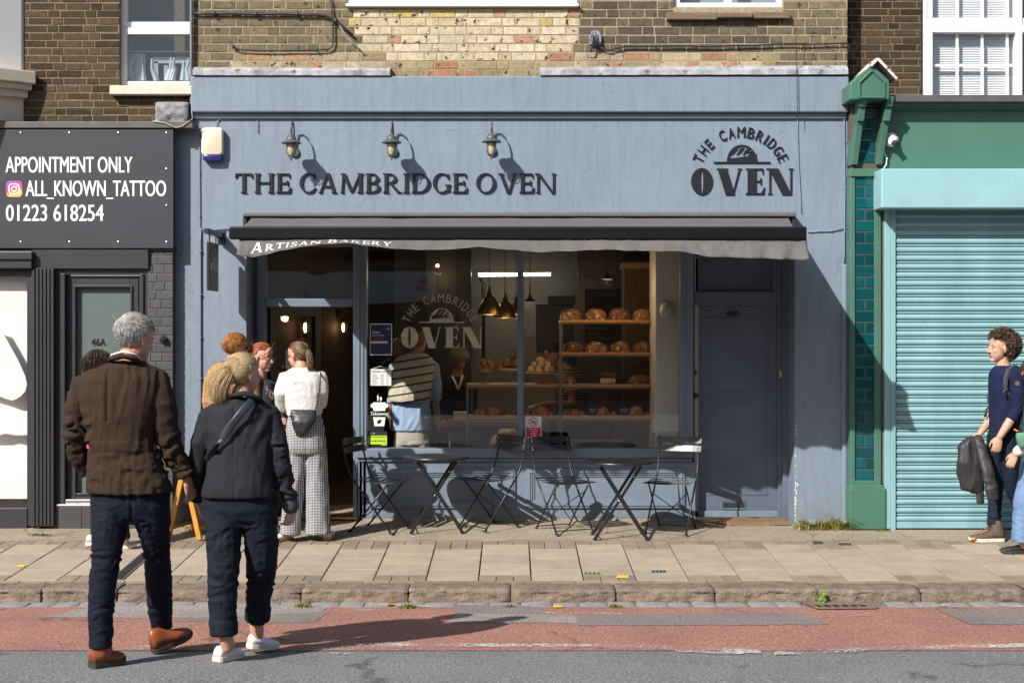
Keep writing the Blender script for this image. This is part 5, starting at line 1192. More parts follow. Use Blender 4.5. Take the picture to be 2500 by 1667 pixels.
for a, Y in ((1139, YR+.016), (1150, YR+.44), (1357, YR+.43)):
    m = MB(); x = PX(a+2, Y); m.box(x-.011, x+.011, Y, Y+.02, .03, PZ(943, YR)); m.build("post", m_post, tbk)
m_crust = M("bread crust", (.27, .125, .045), .75, .6, 14, .012, 34, speck=((.58, .45, .29), 22, .58), fine=.3); m_crust2 = M("dark bread crust", (.16, .068, .026), .7, .6, 12, .012, 34, speck=((.5, .38, .24), 26, .60), fine=.3); m_past = M("glazed pastry", (.36, .14, .035), .35, .5, 26, .005, 60, speck=((.62, .50, .34), 40, .62))
m_flour = M("floured pastry", (.62, .44, .24), .7, .4, 24, .006, 50, speck=((.7, .6, .45), 30, .55))
def loaf(px, y, w, h, Y, mat, lb, grp, seed, name="bread_loaf", slash=True, cat="bread"):
    m = MB(); rx = w*.5*Y/F; rz = h*Y/F; c = W(px, y, Y); n, k = 22, 12; rows = []
    for i in range(k+1):
        a = -.35+(pi/2+.35)*i/k; row = []
        for j in range(n):
            t = 2*pi*j/n; q = 1+.17*noise.noise(Vector((cos(t)*1.6+seed*3, sin(t)*1.6, a*1.8)))+.09*noise.noise(Vector((cos(t)*5, sin(t)*5+seed, a*5)))
            r_ = max(cos(a), .02)**.8; z = max(sin(a), -.12)
            if slash: q -= .05*max(0, 1-abs(sin(t*1.0)*cos(a)*3-.3*sin(seed))*4)*max(0, sin(a))
            row.append((c.x+rx*r_*cos(t)*q, c.y+rx*.85*r_*sin(t)*q, c.z+rz*.10+rz*.92*z*q))
        rows.append(row)
    m.loft(rows); o = m.build(name, mat, None, smooth=True)
    return tag(o, lb, cat, grp)
rows = [(781, [(1393, 58, 26), (1454, 56, 26), (1513, 58, 28), (1569, 54, 25)], "top"), (860, [(1398, 56, 25), (1457, 58, 25), (1515, 48, 26), (1570, 50, 25)], "second"), (938, [(1388, 44, 24), (1562, 60, 25)], "third")]
sd = 1; nm = ("first", "second", "third", "last")
for y, L, rn in rows:
    for i, (px, w_, h_) in enumerate(L):
        pos = nm[i] if len(L) == 4 else ("small round" if i == 0 else "wide seeded")
        loaf(px, y, w_, h_, YR+.14, (m_crust if (sd*7 % 5 > 1) else m_crust2), (f"{pos} loaf from the steel post on the {rn} rack shelf" if len(L) == 4 else f"{pos} loaf on the third rack shelf"), "loaves on the bread rack", sd); sd += 1
for i, (px, y, w_) in enumerate(((1485, 937, 38), (1486, 922, 38), (1512, 937, 34))):
    m = MB(); m.pbox(px-w_/2, px+w_/2, y-14, y, YR+.10+.12*(i == 2), YR+.2+.12*(i == 2)); tag(m.build("tin_loaf", m_crust2 if i else m_flour, None, bevel=.015, bseg=3), ["floury tin loaf at the bottom of the stack on the third rack shelf", "brown tin loaf on top of the stack on the third rack shelf", "tin loaf behind the stack on the third rack shelf"][i], "bread", "loaves on the bread rack")
def pastry(px, y, w, Y, lb, grp, seed, mat=None, h=.6):
    return loaf(px, y, w, w*h, Y, mat or m_past, lb, grp, seed, "pastry", False, "pastry")
for i, (px, w_, s) in enumerate(((1441, 17, "just left of the large middle one"), (1455, 16, "tucked against the large middle one"), (1530, 18, "behind the right price card"), (1592, 15, "against the right hand post"))): pastry(px, 1016, w_, YR+.17, f"little brown bun on the lowest rack shelf, {s}", "buns on the lowest rack shelf", 150+i)
for i, (px, w_, s) in enumerate(((1226, 26, "right of the two iced buns"), (1252, 22, "left of the window mullion"), (1292, 24, "between the mullion and the ring bun"))): pastry(px, 1015, w_, YR+.2, f"brown bun on the low table, {s}", "buns on the low table", 160+i)
P_ = [(1383, 1016, 26, "front of the post"), (1404, 1014, 26, "second in the row"), (1422, 1016, 20, "third in the row"), (1472, 1016, 38, "large one in the middle"), (1498, 1016, 20, "small one beside the large one"), (1552, 1015, 40, "large one at the right"), (1580, 1016, 18, "last one at the right")]
for i, (px, y, w_, s) in enumerate(P_): pastry(px, y, w_, YR+.10, f"glazed bun on the lowest rack shelf, {s}", "buns on the lowest rack shelf", 20+i)
for i, (px, w_) in enumerate(((1320, 40), (1345, 18), (1172, 32), (1205, 34))): pastry(px, 1015, w_, YR+.12, ["glazed ring bun by the no smoking notice", "small bun beside the ring bun by the no smoking notice", "iced bun at the left end of the low table", "second iced bun on the low table"][i], "buns on the low table", 40+i)
# cake stands with heaps of pastries
m_wire = M("cream wire stand", (.55, .48, .36), .5)
st = thing("cake_stand", "wooden cake stand heaped with floury buns behind the right pane", "cake stand", W(1320, 936, YR+.2))
Ys = YR+.2; m = MB(); c = W(1320, 936, Ys); m.lathe((c.x, c.y, c.z), [(.055, .0), (.05, .012), (.018, .03), (.016, .085), (.02, .10)], 16); m.build("stem", m_shelfw, st, smooth=True)
m = MB(); m.lathe((c.x, c.y, PZ(912, Ys)), [(.15, 0), (.158, .004), (.158, .014), (.15, .018)], 28); m.build("plate", m_shelfw, st, auto=40)
r5 = random.Random(6); k = 0
for lv, (cnt, rr_) in enumerate(((7, .105), (5, .07), (2, .03))):
    for i in range(cnt):
        a = 2*pi*i/cnt+lv; X = c.x+rr_*cos(a); Y = Ys+rr_*sin(a); k += 1; pz = PZ(911, Ys)+.018+lv*.045; py = HY-(pz-CZ)*F/Y
        pastry(CX+X*F/Y, py, 17, Y, "floury bun heaped on the wooden cake stand", "floury buns on the wooden cake stand", 60+k, m_flour, .75)
st = thing("cake_stand", "cream wire cake stand with croissants in front of the counter", "cake stand", W(1242, 936, YR+.22))
c = W(1242, 936, YR+.22); zt = PZ(901, YR+.22); m = MB()
for q in range(10):
    a = 2*pi*q/10; m.tube([(c.x+r*cos(a), c.y+r*sin(a), c.z+z) for r, z in ((.062, 0), (.035, .05), (.018, .10), (.05, .135))], .002, 4)
m.build("stem", m_wire, st); m = MB(); m.lathe((c.x, c.y, zt), [(.11, -.012), (.122, -.012), (.122, .004), (.11, .008), (.02, .004)], 24); m.build("plate", m_wire, st)
for i in range(7): 
    a = i*.9; pastry(1242+18*cos(a), 898-(6 if i > 4 else 0), 24, c.y+.05*sin(a), "crusty croissant on the cream wire cake stand", "croissants on the wire cake stand", 90+i, m_past, .7)
bx = thing("muffin_tray", "fluted tray of dark muffins on the low table", "tray", W(1185, 936, YR+.2)); m = MB(); c = W(1185, 905, YR+.2); m.lathe((c.x, c.y, c.z), [(.07, -.02), (.085, .012), (.08, .012), (.05, -.015)], 24); m.build("dish", m_metal, bx, auto=50); m = MB(); m.lathe((c.x, c.y, PZ(937, YR+.2)), [(.05, 0), (.05, .004), (.012, .02), (.012, PZ(910, YR)-PZ(937, YR))], 14); m.build("foot", M("clear stand", (.3, .3, .28), .2), bx, smooth=True)
for i, (x, y) in enumerate(((1171, 902), (1186, 901), (1200, 902), (1180, 892), (1194, 891))): pastry(x, y, 17, YR+.2, "dark muffin piled on the fluted tray", "muffins on the fluted tray", 110+i, m_past, .9)
m_wick = M("wicker", (.30, .13, .045), .7, .5, 60, .008, 120, bstretch=(1, 1, 6))
bk_ = thing("bread_basket", "wicker basket of knobbly rolls at the foot of the window", "basket", W(1238, 1112, 13.72)); m = MB(); c = W(1238, 1112, 13.72); m.lathe((c.x, c.y, c.z), [(.15, 0), (.17, .05), (.185, .115), (.175, .118), (.16, .06), (.02, .02)], 28); m.build("body", m_wick, bk_, auto=60)
for i in range(12):
    a = i*.55; lv = i // 7; pastry(1238+(28-lv*13)*cos(a), 1082-lv*16, 24, 13.72+.09*sin(a), "knobbly seeded roll in the wicker basket", "rolls in the wicker basket", 130+i, m_flour, .8)
# price cards
m_card = M("black price card", (.02, .025, .03), .6)
for i, (a, b, y0, y1, Y, lb) in enumerate(((1437, 1458, 994, 1012, YR+.06, "small black price card left of the large bun on the lowest shelf"), (1512, 1537, 994, 1012, YR+.06, "small black price card right of the large bun on the lowest shelf"), (1350, 1362, 995, 1012, YR+.06, "small black price card beside the steel post"), (1279, 1290, 916, 934, YR+.06, "small black price card under the wooden cake stand"), (1246, 1260, 858, 878, YR+.1, "black price card above the wire cake stand"))):
    t = thing("price_card", lb, "price card", W((a+b)/2, y1, Y)); m = MB(); m.pbox(a, b, y0, y1, Y, Y+.004); m.build("card", m_card, t); m = MB()
    for k in range(3): m.pbox(a+2, b-3-k*2, y0+3+k*4, y0+4.4+k*4, Y-.001, Y)
    m.build("chalk_lines", M("chalk", (.4, .42, .42), .8), t)
# counter, cabinet, boards
ct = thing("counter", "bakery counter with wooden top and blue grey front", "counter", W(1180, 1095, 14.9)); m = MB(); m.pbox(1092, 1330, 1028, 1042, 14.9, 15.6); m.build("worktop", m_shelfw, ct, bevel=.004); m = MB(); m.box(PX(1096, 14.95), PX(1320, 14.95), 14.95, 15.5, .03, PZ(1042, 14.9)); m.build("front", m_bluewood, ct)
m = MB(); m.pbox(1106, 1138, 1007, 1026, 14.95, 15.2); tag(m.build("cake_box", m_wh, None, bevel=.003), "white cardboard box on the counter", "box")
m = MB(); m.box(PX(1345, 15.2), PX(1420, 15.2), 15.2, 15.6, .03, .95); tag(m.build("back_counter", m_black, None, bevel=.01), "dark low counter behind the bread rack", "counter")
cb = thing("tall_cabinet", "tall brown wooden cabinet behind the bread rack", "cabinet", W(1562, 1120, 15.3)); m = MB(); m.pbox(1524, 1640, 655, 1210, 15.3, 15.7); m.build("body", wood("brown cabinet wood", (.17, .085, .034), .5, (12, 12, 1)), cb, bevel=.005); m = MB(); m.pbox(1520, 1644, 640, 656, 15.26, 15.7); m.build("cornice", m_shelfw, cb, bevel=.01)
m = MB(); m.pbox(1506, 1600, 1026, 1210, 15.0, 15.25); tag(m.build("wooden_crate", wood("crate wood", (.22, .125, .055)), None, bevel=.004), "plain wooden cupboard end under the lowest rack shelf", "crate")
m = MB(); m.pbox(1395, 1520, 1076, 1096, 13.75, 14.0); tag(m.build("wooden_tray", wood("dark tray wood", (.13, .085, .05)), None, bevel=.004), "low dark wooden tray at the foot of the bread rack", "tray")
bd = thing("menu_chalkboard", "black menu chalkboard on the tiled wall", "chalkboard", W(1476, 835, 16.27)); m = MB(); m.pbox(1428, 1525, 706, 838, 16.26, 16.28); m.build("board", m_blk, bd)
m = MB(); mc = M("faint chalk", (.16, .16, .15), .9)
wtext(m, "Toasties", 1458, 1497, 712, 724, 16.26)
for k, s in enumerate(("English Breakfast", "Earl Grey", "Lemon & Honey")): text_into(m, s, (PX(1434, 16.26), 16.26, PZ(806+k*12, 16.26)), (1, 0, 0), (0, 0, 1), None, .035, .002)
m.build("chalk_writing", mc, bd)
m = MB(); m.pbox(1279, 1309, 820, 880, 16.0, 16.01); pt = m.build("wall_poster", M("grey poster", (.22, .22, .21), .8, .2, 20), None); tag(pt, "grey poster seen through the window beside the middle mullion", "poster")
m = MB(); m.pbox(1340, 1405, 722, 745, 16.6, 17.1); m.pbox(1310, 1400, 742, 860, 16.7, 17.2); tag(m.build("oven", m_black, None, bevel=.01), "dark oven against the pale kitchen wall", "oven")
m = MB(); x = PX(1170, 17.2); m.tube([(x, 17.2, PZ(680, 17.2)), (x+.05, 17.2, PZ(690, 17.2)), (x+.05, 17.2, PZ(900, 17.2))], .02, 8); tag(m.build("flue_pipe", m_black, None, smooth=True), "dark pipe down the pale kitchen wall", "pipe")
# lights
m_tube = emit("lit tube", (1, .93, .8), 9); m_bulb = emit("warm bulb", (1, .55, .18), 9); m_warm = emit("warm lamp mouth", (1, .55, .2), 2.2)
tl = thing("strip_light", "lit fluorescent strip on the shop ceiling", "light", W(1256, 670, 16.9)); m = MB(); m.tube([W(1168, 671, 16.9), W(1344, 670, 16.9)], .018, 8); m.build("tube", m_tube, tl); m = MB(); m.pbox(1166, 1346, 660, 666, 16.87, 16.95); m.build("housing", m_white, tl)
def lamp_light(t, p, w):
    l_ = bpy.data.objects.new("lamp_glow", bpy.data.lights.new("lamp_glow", 'POINT')); COL.objects.link(l_); l_.data.energy = w; l_.data.color = (1, .68, .38); l_.data.shadow_soft_size = .04; l_.location = p; adopt(l_, t)
def pendant(px, py, r, Y, kind, lb, grp):
    t = thing("pendant_lamp", lb, "lamp", W(px, py, Y), grp); c = W(px, py, Y); R = r*Y/F; m = MB()
    if kind == 'brass': pr = [(R, 0), (R*.98, R*.35), (R*.8, R*.85), (R*.60, R*1.15), (R*.56, R*1.25), (R*.5, R*1.45), (R*.28, R*1.5), (R*.26, R*1.95), (R*.16, R*2.1), (R*.12, R*2.4)]
    else: pr = [(R, 0), (R*.9, R*.22), (R*.55, R*.55), (R*.25, R*.95), (R*.15, R*1.6), (R*.1, R*3)]
    m.lathe(c, pr, 24, caps=False); m.build("shade", m_brass if kind == 'brass' else m_blk, t, smooth=True)
    m = MB(); m.lathe((c.x, c.y, c.z+R*.12), [(R*.9, 0), (R*.9, .004)], 20); m.build("bulb", m_warm if kind != 'brass' else emit("dim brass glow", (1, .6, .25), .5), t)
    m = MB(); m.tube([(c.x, c.y, c.z+pr[-1][1]), (c.x, c.y, 2.86)], .004, 5); m.build("cord", m_cable, t)
    lamp_light(t, (c.x, c.y, c.z-.03), (4.2 if px == 1483 else 2.6 if px == 1294 else 1.0) if kind != 'brass' else 1.2)
pendant(1195, 768, 29, 14.6, 'brass', "largest brass pendant lamp, nearest the left pane's logo", "brass pendants"); pendant(1233, 776, 26, 15.3, 'brass', "middle brass pendant lamp, partly behind the largest one", "brass pendants"); pendant(1260, 768, 20, 16.0, 'brass', "smallest brass pendant lamp beside the window mullion", "brass pendants")
pendant(1294, 737, 14, 13.75, 'black', "black pendant lamp just right of the window mullion", "black pendants"); pendant(1483, 682, 13, 13.75, 'black', "black pendant lamp above the bread rack", "black pendants"); pendant(1118, 790, 12, 15.2, 'black', "black pendant lamp behind the window logo", "black pendants")
def xwall(Y): t = (Y-(YS+.13))/(19.0-YS-.13); return (XI0-.12)+(-1.55-XI0+.12)*t
for px, Y, lb in ((745, 14.75, "caged wall lamp with glowing bulb nearest the open shop door"), (838, 16.3, "caged wall lamp with glowing bulb further inside, by the door post")):
    X = PX(px, Y); xw = xwall(Y); t = thing("wall_lamp", lb, "lamp", (X, Y, 1.85), "caged wall lamps inside the doorway")
    zb_ = PZ(800, Y); m = MB(); m.tube([(xw, Y, zb_+.16), (xw+.05, Y, zb_+.15), (X-.02, Y, zb_+.14), (X, Y, zb_+.11)], [.05, .012, .01, .01], 10); m.lathe((X, Y, zb_+.05), [(.028, 0), (.028, .04), (.012, .06)], 12); m.build("arm", m_blk, t, smooth=True)
    m = MB(); m.lathe((X, Y, zb_), [(.006, -.05), (.016, -.02), (.016, .02), (.008, .05)], 12); m.build("bulb", m_bulb, t, smooth=True)
    m = MB()
    for k in range(6): a = k*pi/3; m.tube([(X+.042*cos(a), Y+.042*sin(a), zb_+z) for z in (.06, -.12)], .0025, 4)
    for z in (.055, -.03, -.12): m.tube([(X+.042*cos(k*pi/6), Y+.042*sin(k*pi/6), zb_+z) for k in range(13)], .0025, 4)
    m.build("cage", m_blk, t); lamp_light(t, (X+.02, Y-.05, zb_), .35)
gl = thing("globe_lamp", "pale round globe on the off white pier behind the right pane", "lamp", W(1628, 757, 13.58)); m = MB(); m.ball(W(1628, 758, 13.60), (.072, .06, .078), 20, 14); m.build("globe", M("opal glass", (.62, .62, .62), .3, .03, 3), gl, smooth=True)
tc_ = thing("ceiling_spot", "warm spotlight glowing on the shop ceiling behind the left pane", "lamp", W(1068, 652, 15.8)); m = MB(); c = W(1068, 652, 15.8); m.lathe(c, [(.016, 0), (.018, .01), (.014, .03)], 14); m.build("lamp", m_bulb, tc_); lamp_light(tc_, c+Vector((0, -.05, -.08)), 2.2)
m = MB(); m.tube([(c.x, c.y, c.z+.06), (c.x, c.y, 2.86)], .006, 5); m.build("stem", m_blk, tc_)
ap = thing("apron_board", "tall black board leaning against the shop's side wall", "board", (xwall(15.3), 15.3, .03)); m = MB(); a = Vector((xwall(15.1)+.03, 15.1, .5)); b2 = Vector((xwall(15.6)+.03, 15.6, .5)); m.add([a, b2, b2+Vector((0, 0, 1.7)), a+Vector((0, 0, 1.7)), a+Vector((.02, 0, 0)), b2+Vector((.02, 0, 0)), b2+Vector((.02, 0, 1.7)), a+Vector((.02, 0, 1.7))], [(0, 1, 2, 3), (7, 6, 5, 4), (0, 4, 5, 1), (1, 5, 6, 2), (2, 6, 7, 3), (3, 7, 4, 0)]); m.build("panel", m_blk, ap)
# ------------------------------------------------------------------ people
def remesh(mb, name, mat, parent, vox=.007, sm=5, disp=None, label=None):
    me = mb.mesh(name); o = bpy.data.objects.new(name, me); COL.objects.link(o)
    r = o.modifiers.new("r", 'REMESH'); r.mode = 'VOXEL'; r.voxel_size = vox
    s = o.modifiers.new("s", 'SMOOTH'); s.factor = .5; s.iterations = sm
    dg = bpy.context.evaluated_depsgraph_get(); dg.update()
    m2 = bpy.data.meshes.new_from_object(o.evaluated_get(dg)); bpy.data.objects.remove(o); bpy.data.meshes.remove(me)
    if disp:
        n = len(m2.vertices); co = [v.co.copy() for v in m2.vertices]; no = [Vector(x.vector) for x in m2.vertex_normals]
        for i in range(n): m2.vertices[i].co = co[i]+no[i]*disp(co[i], no[i])
    m2.name = name; m2.polygons.foreach_set("use_smooth", [True]*len(m2.polygons)); m2.materials.clear(); m2.materials.append(mat); m2.update()
    o = bpy.data.objects.new(name, m2); COL.objects.link(o); adopt(o, parent)
    if label: o["label"] = label
    return o
def limb(mb, D, pts, flat=1.0, n=14, k=1.0, y0=0.0):
    """tapered limb through photo points (px, py, depth offset, radius in px) at distance D"""
    P = [W(p[0], p[1], D+p[2]) for p in pts]; R = [p[3]*D/F*k for p in pts]
    a = (P[0]-P[1]).normalized(); b = (P[-1]-P[-2]).normalized()
    P = [P[0]+a*R[0]*.8, P[0]+a*R[0]*.45]+P+[P[-1]+b*R[-1]*.45, P[-1]+b*R[-1]*.8]; R = [R[0]*.45, R[0]*.85]+R+[R[-1]*.85, R[-1]*.45]
    mb.tube(P, R, n, flat=flat); return mb
def cloth(mb, D, pts, flat=1.0, n=16):
    """sleeve or trouser leg: rounded inside the garment, cut straight at its open end"""
    P = [W(p[0], p[1], D+p[2]) for p in pts]; R = [p[3]*D/F for p in pts]; a = (P[0]-P[1]).normalized(); b = (P[-1]-P[-2]).normalized()
    P = [P[0]+a*R[0]*.8, P[0]+a*R[0]*.45]+P+[P[-1]+b*.012]; R = [R[0]*.45, R[0]*.85]+R+[R[-1]*1.02]
    mb.tube(P, R, n, flat=flat); return mb
def torso(mb, D, rings, n=28, k=1.0, ex=2.5):
    """stack of level rings (px, py, half width px, half depth m, depth offset)"""
    L = []
    for px, py, rx, ry, dy in rings:
        c = W(px, py, D+dy); r = rx*D/F*k; row = []
        for j in range(n):
            t = 2*pi*j/n; cx, cy = cos(t), sin(t)
            row.append((c.x+r*abs(cx)**(2/ex)*(1 if cx > 0 else -1), c.y+ry*k*abs(cy)**(2/ex)*(1 if cy > 0 else -1), c.z))
        L.append(row)
    if L[0][0][2] > L[-1][0][2]: L = L[::-1]
    mb.loft(L); return mb
def folds(amp, f=(7, 7, 24), seed=0, amp2=0.0):
    def d(c, n):
        q = noise.noise(Vector((c.x*f[0]+seed, c.y*f[1], c.z*f[2]))); g = noise.noise(Vector((c.x*5, c.y*5+seed, c.z*5)))
        e = (1-abs(q)*2.2)*amp*max(0, .55+g)
        if amp2:
            q2 = noise.noise(Vector((c.x*24+seed, c.y*18, c.z*5))); e += (1-abs(q2)*2)*amp2*max(0, .4-g)
        return e
    return d
def crease(px, py, cy, wd, amp, fr=.3, sl=.06):
    """irregular bunched folds round a limb near photo row cy"""
    g = math.exp(-((py-cy)/wd)**2)
    if g < .02: return 0
    q = noise.noise(Vector((px*.022, py*.035, cy*.1)))
    return amp*g*sin(py*fr+px*sl*(1 if q > 0 else -1)+4.5*q)*max(.0, .55+1.3*noise.noise(Vector((px*.05+7, py*.03, cy))))
def frame(yaw, pitch=0, roll=0): return Matrix.Rotation(radians(yaw), 3, 'Z') @ Matrix.Rotation(radians(pitch), 3, 'Y') @ Matrix.Rotation(radians(roll), 3, 'X')
class Head:
    def __init__(s, px, py, D, h, yaw, pitch=0, roll=0): s.C = W(px, py, D); s.h = h; s.R = frame(yaw, pitch, roll)
    def p(s, x, y, z): return s.C+s.R @ Vector((x, y, z))*s.h
    def ell(s, mb, c, r, n=14, m=10):
        rings = []
        for i in range(m+1):
            a = -pi/2+pi*(.02+.96*i/m); rings.append([s.p(c[0]+r[0]*cos(a)*cos(2*pi*k/n), c[1]+r[1]*cos(a)*sin(2*pi*k/n), c[2]+r[2]*sin(a)) for k in range(n)])
        mb.loft(rings)
    def add(s, mb, female=False):
        e = lambda c, r: s.ell(mb, c, r)
        e((-.05, 0, .13), (.42, .325, .355)); e((.10, 0, -.12), (.27, .265, .34)); e((.06, 0, -.24), (.23, .235 if not female else .215, .19)); e((.235, 0, -.40), (.10, .11 if not female else .09, .085))
        e((.29, 0, .075), (.075, .215, .05)); e((.27, 0, .24), (.10, .2, .15)); e((.235, .15, -.10), (.10, .085, .09)); e((.235, -.15, -.10), (.10, .085, .09))
        mb.tube([s.p(.34, 0, .06), s.p(.395, 0, -.02), s.p(.445, 0, -.105), s.p(.44, 0, -.15)], [.034*s.h, .04*s.h, .052*s.h, .045*s.h], 10); e((.435, 0, -.125), (.05, .05, .042)); e((.385, .055, -.14), (.045, .035, .03)); e((.385, -.055, -.14), (.045, .035, .03))
        e((.335, 0, -.255), (.05, .095, .024)); e((.325, 0, -.293), (.05, .08, .028)); e((.31, 0, -.20), (.05, .09, .05))
        for sg_ in (1, -1):
            e((-.035, sg_*.335, -.01), (.085, .028, .10)); e((-.01, sg_*.325, -.10), (.045, .025, .06))
    def face(s, person, brow, glasses=None):
        for sg_ in (1, -1):
            m = MB(); s.ell(m, (.287, sg_*.125, .0), (.048, .055, .024)); m.build("eye", m_eye, person, smooth=True)
            m = MB(); s.ell(m, (.328, sg_*.125, .0), (.012, .024, .022)); m.build("iris", m_iris, person, smooth=True)
            m = MB(); m.tube([s.p(.335, sg_*.05, .085), s.p(.345, sg_*.12, .108), s.p(.30, sg_*.20, .08)], [.016*s.h, .018*s.h, .008*s.h], 6); m.build("eyebrow", brow, person, smooth=True)
        m = MB(); s.ell(m, (.352, 0, -.256), (.042, .092, .022)); s.ell(m, (.343, 0, -.294), (.042, .078, .026)); m.build("lips", m_lip, person, smooth=True)
    def glasses(s, person, mat, lens=None):
        m = MB()
        for sg_ in (1, -1):
            m.tube([s.p(.39, sg_*.135+.095*cos(t*pi/8), -.02+.085*sin(t*pi/8)) for t in range(17)], .012*s.h, 5); m.tube([s.p(.385, sg_*.225, 0), s.p(.2, sg_*.31, .02), s.p(-.03, sg_*.335, .03)], .012*s.h, 5)
        m.tube([s.p(.39, -.045, 0), s.p(.42, 0, .01), s.p(.39, .045, 0)], .011*s.h, 5); g = m.build("glasses", mat, person, smooth=True)
        if lens:
                for sg_ in (1, -1): m = MB(); m.add([s.p(.388, sg_*.135+.09*cos(t*pi/8), -.02+.08*sin(t*pi/8)) for t in range(16)], [tuple(range(16))]); m.build("lens", lens, g)
    def neck(s, mb, D, pts): limb(mb, D, pts, .95)
def hair(hd, person, mat, cols, style, seed=1, n=900, cap=1.06, back=-.38, front=.17, puff=0.0, length=.25, thick=.010, label=None, side=-.15):
    """cap over the skull plus fine locks; head space: x to the face, y to the left, z up"""
    r = random.Random(seed); m = MB(); h = hd.h
    c0 = Vector((-.05, 0, .13)); R0 = Vector((.42, .325, .355))
    def inmask(d):      # d = unit direction from the skull's centre
        t = min(1, max(0, (d.x+.1)/.3)); lim = (1-t)*side+t*front if d.x > -.1 else side+(back-side)*min(1, (-.1-d.x)/.35)
        return d.z > lim
    def surf(d, k=1.0):
        q = 1+puff*noise.noise(d*3.1+Vector((seed, 0, 0)))+puff*.5*noise.noise(d*8)
        low = max(0, -d.z-.1)*.28       # follow the nape
        v = Vector((d.x*R0.x, d.y*R0.y, d.z*R0.z))*(cap*q*k*(1-.11*max(0, d.x))); v.z -= low*.1; v.x += low*.25 if d.x < 0 else 0
        return c0+v
    N, K = 40, 22; vs = []; idx = {}
    for i in range(K+1):
        a = pi/2-pi*.78*i/K
        for j in range(N):
            t = 2*pi*j/N; d = Vector((cos(a)*cos(t), cos(a)*sin(t), sin(a))); idx[(i, j)] = (len(vs), d); vs.append(hd.p(*surf(d)))
    fs = []; fc = []
    for i in range(K):
        for j in range(N):
            q = [idx[(i, j)], idx[(i+1, j)], idx[(i+1, (j+1) % N)], idx[(i, (j+1) % N)]]
            if all(inmask(x[1]) for x in q): fs.append(tuple(x[0] for x in q)[::-1])
    m.add(vs, fs, cols[0])
    def lock(pts, r0, col):
        P = [hd.p(*p) for p in pts]; m.tube(P, [r0*h*(1-.75*i/(len(P)-1)) for i in range(len(P))], 4, col, flat=.6)
    def rdir():
        for _ in range(60):
            d = Vector((r.gauss(0, 1), r.gauss(0, 1), r.gauss(0, 1)+.25)).normalized()
            if inmask(d): return d
        return Vector((0, 0, 1))
    for _ in range(n):
        d = rdir(); p = surf(d, .98); col = r.choice(cols); k = r.uniform(.8, 1.2); col = tuple(min(1, c*k) for c in col); L = length*r.uniform(.5, 1.15)
        nv = Vector((d.x/R0.x, d.y/R0.y, d.z/R0.z)).normalized()
        if style == 'short':
            g = Vector((.35+.3*max(0, d.z), .18*sin(seed), -.75+.7*max(0, d.z))); tdir = (g-nv*g.dot(nv)); tdir = tdir.normalized() if tdir.length > .1 else Vector((1, 0, 0))
            pts = [p, p+nv*L*.16+tdir*L*.4, p+nv*L*.20+tdir*L*.9, p+nv*L*(.08+.2*r.random())+tdir*L*1.35]
        elif style == 'curly':
            L *= 1-.55*max(0, d.x); ax = Vector((r.gauss(0, 1), r.gauss(0, 1), r.gauss(0, 1))).normalized(); g = Vector((0, 0, -1)); tdir = (g-nv*g.dot(nv))
            u = nv.cross(ax).normalized(); rad = L*.28; pts = []
            for q in range(8): a = q*1.0; pts.append(p+nv*(L*.12+rad*(1-cos(a))*.8)+u*rad*sin(a)+tdir*L*.12*q*.5)
        elif style == 'tail':        # swept to the tie
            tie = hair.tie; mid = (p+tie)/2; md = (mid-c0); dn = Vector((md.x/R0.x, md.y/R0.y, md.z/R0.z)); mid = c0+md/dn.length*cap*1.03 if dn.length > .1 else mid
            q1 = p.lerp(mid, .5); e1 = q1-c0; e1n = Vector((e1.x/R0.x, e1.y/R0.y, e1.z/R0.z)).length; q1 = c0+e1/e1n*cap*1.03
            q2 = mid.lerp(tie, .5); e2 = q2-c0; e2n = Vector((e2.x/R0.x, e2.y/R0.y, e2.z/R0.z)).length; q2 = c0+e2/e2n*cap*(1.04+.03*r.random())
            pts = [p, q1, mid, q2, tie]
        else:                        # bob
            g = Vector((-.1*d.x, 0, -1)); tdir = g-nv*g.dot(nv)*.9; tdir = tdir.normalized()
            pts = [p+nv*.02, p+tdir*L*.4+nv*.05, p+tdir*L*.8+nv*.05, p+Vector((0, 0, -L*1.1))+nv*.03+Vector((r.gauss(0, .02), r.gauss(0, .02), 0))]
        lock(pts, thick*r.uniform(.7, 1.3), col)
    if hair.tail:
        tie, end, w, sway = hair.tie, hair.tail[0], hair.tail[1], hair.tail[2]
        core = [hd.p(*(tie.lerp(end, q/5)+sway*sin(pi*q/5))) for q in range(6)]; m.tube(core, [h*w*x for x in (.25, .62, .78, .72, .5, .2)], 8, cols[0])
        for _ in range(int(n*.6)):
            o = Vector((r.gauss(0, .5), r.gauss(0, .5), r.gauss(0, .5)))*w; k = r.uniform(.82, 1.1); pts = []
            for q in range(6):
                t = q/5; c = tie.lerp(end, t*k)+sway*sin(pi*t)+o*(sin(pi*min(1, t*.75+.12)))+Vector((0, 0, -.02*t)); pts.append(c)
            col = r.choice(cols); kk = r.uniform(.85, 1.25); lock(pts, thick*1.25*r.uniform(.7, 1.3), tuple(min(1, c*kk) for c in col))
        mm = MB(); mm.tube([hd.p(*(tie+Vector((.02*cos(t), .035*sin(t), .035*cos(t*1.0))))) for t in [x*pi/4 for x in range(9)]], .02*h, 6); mm.build("hair_tie", m_blk, person, smooth=True)
    for _ in range(40):          # loose flyaway hairs
        d = rdir()*(1.0 if style == 'tail' else .55); p = surf(d.normalized(), 1.0); q = Vector((r.gauss(0, .04), r.gauss(0, .04), r.gauss(.0, .04)))*d.length; lock([p, p+d*.05+q*.5, p+d*.09+q*1.4, p+d*.11+q*2.6], .0035, r.choice(cols))
    o = m.build("hair", mat, person, smooth=True)
    if label: o["label"] = label
    return o
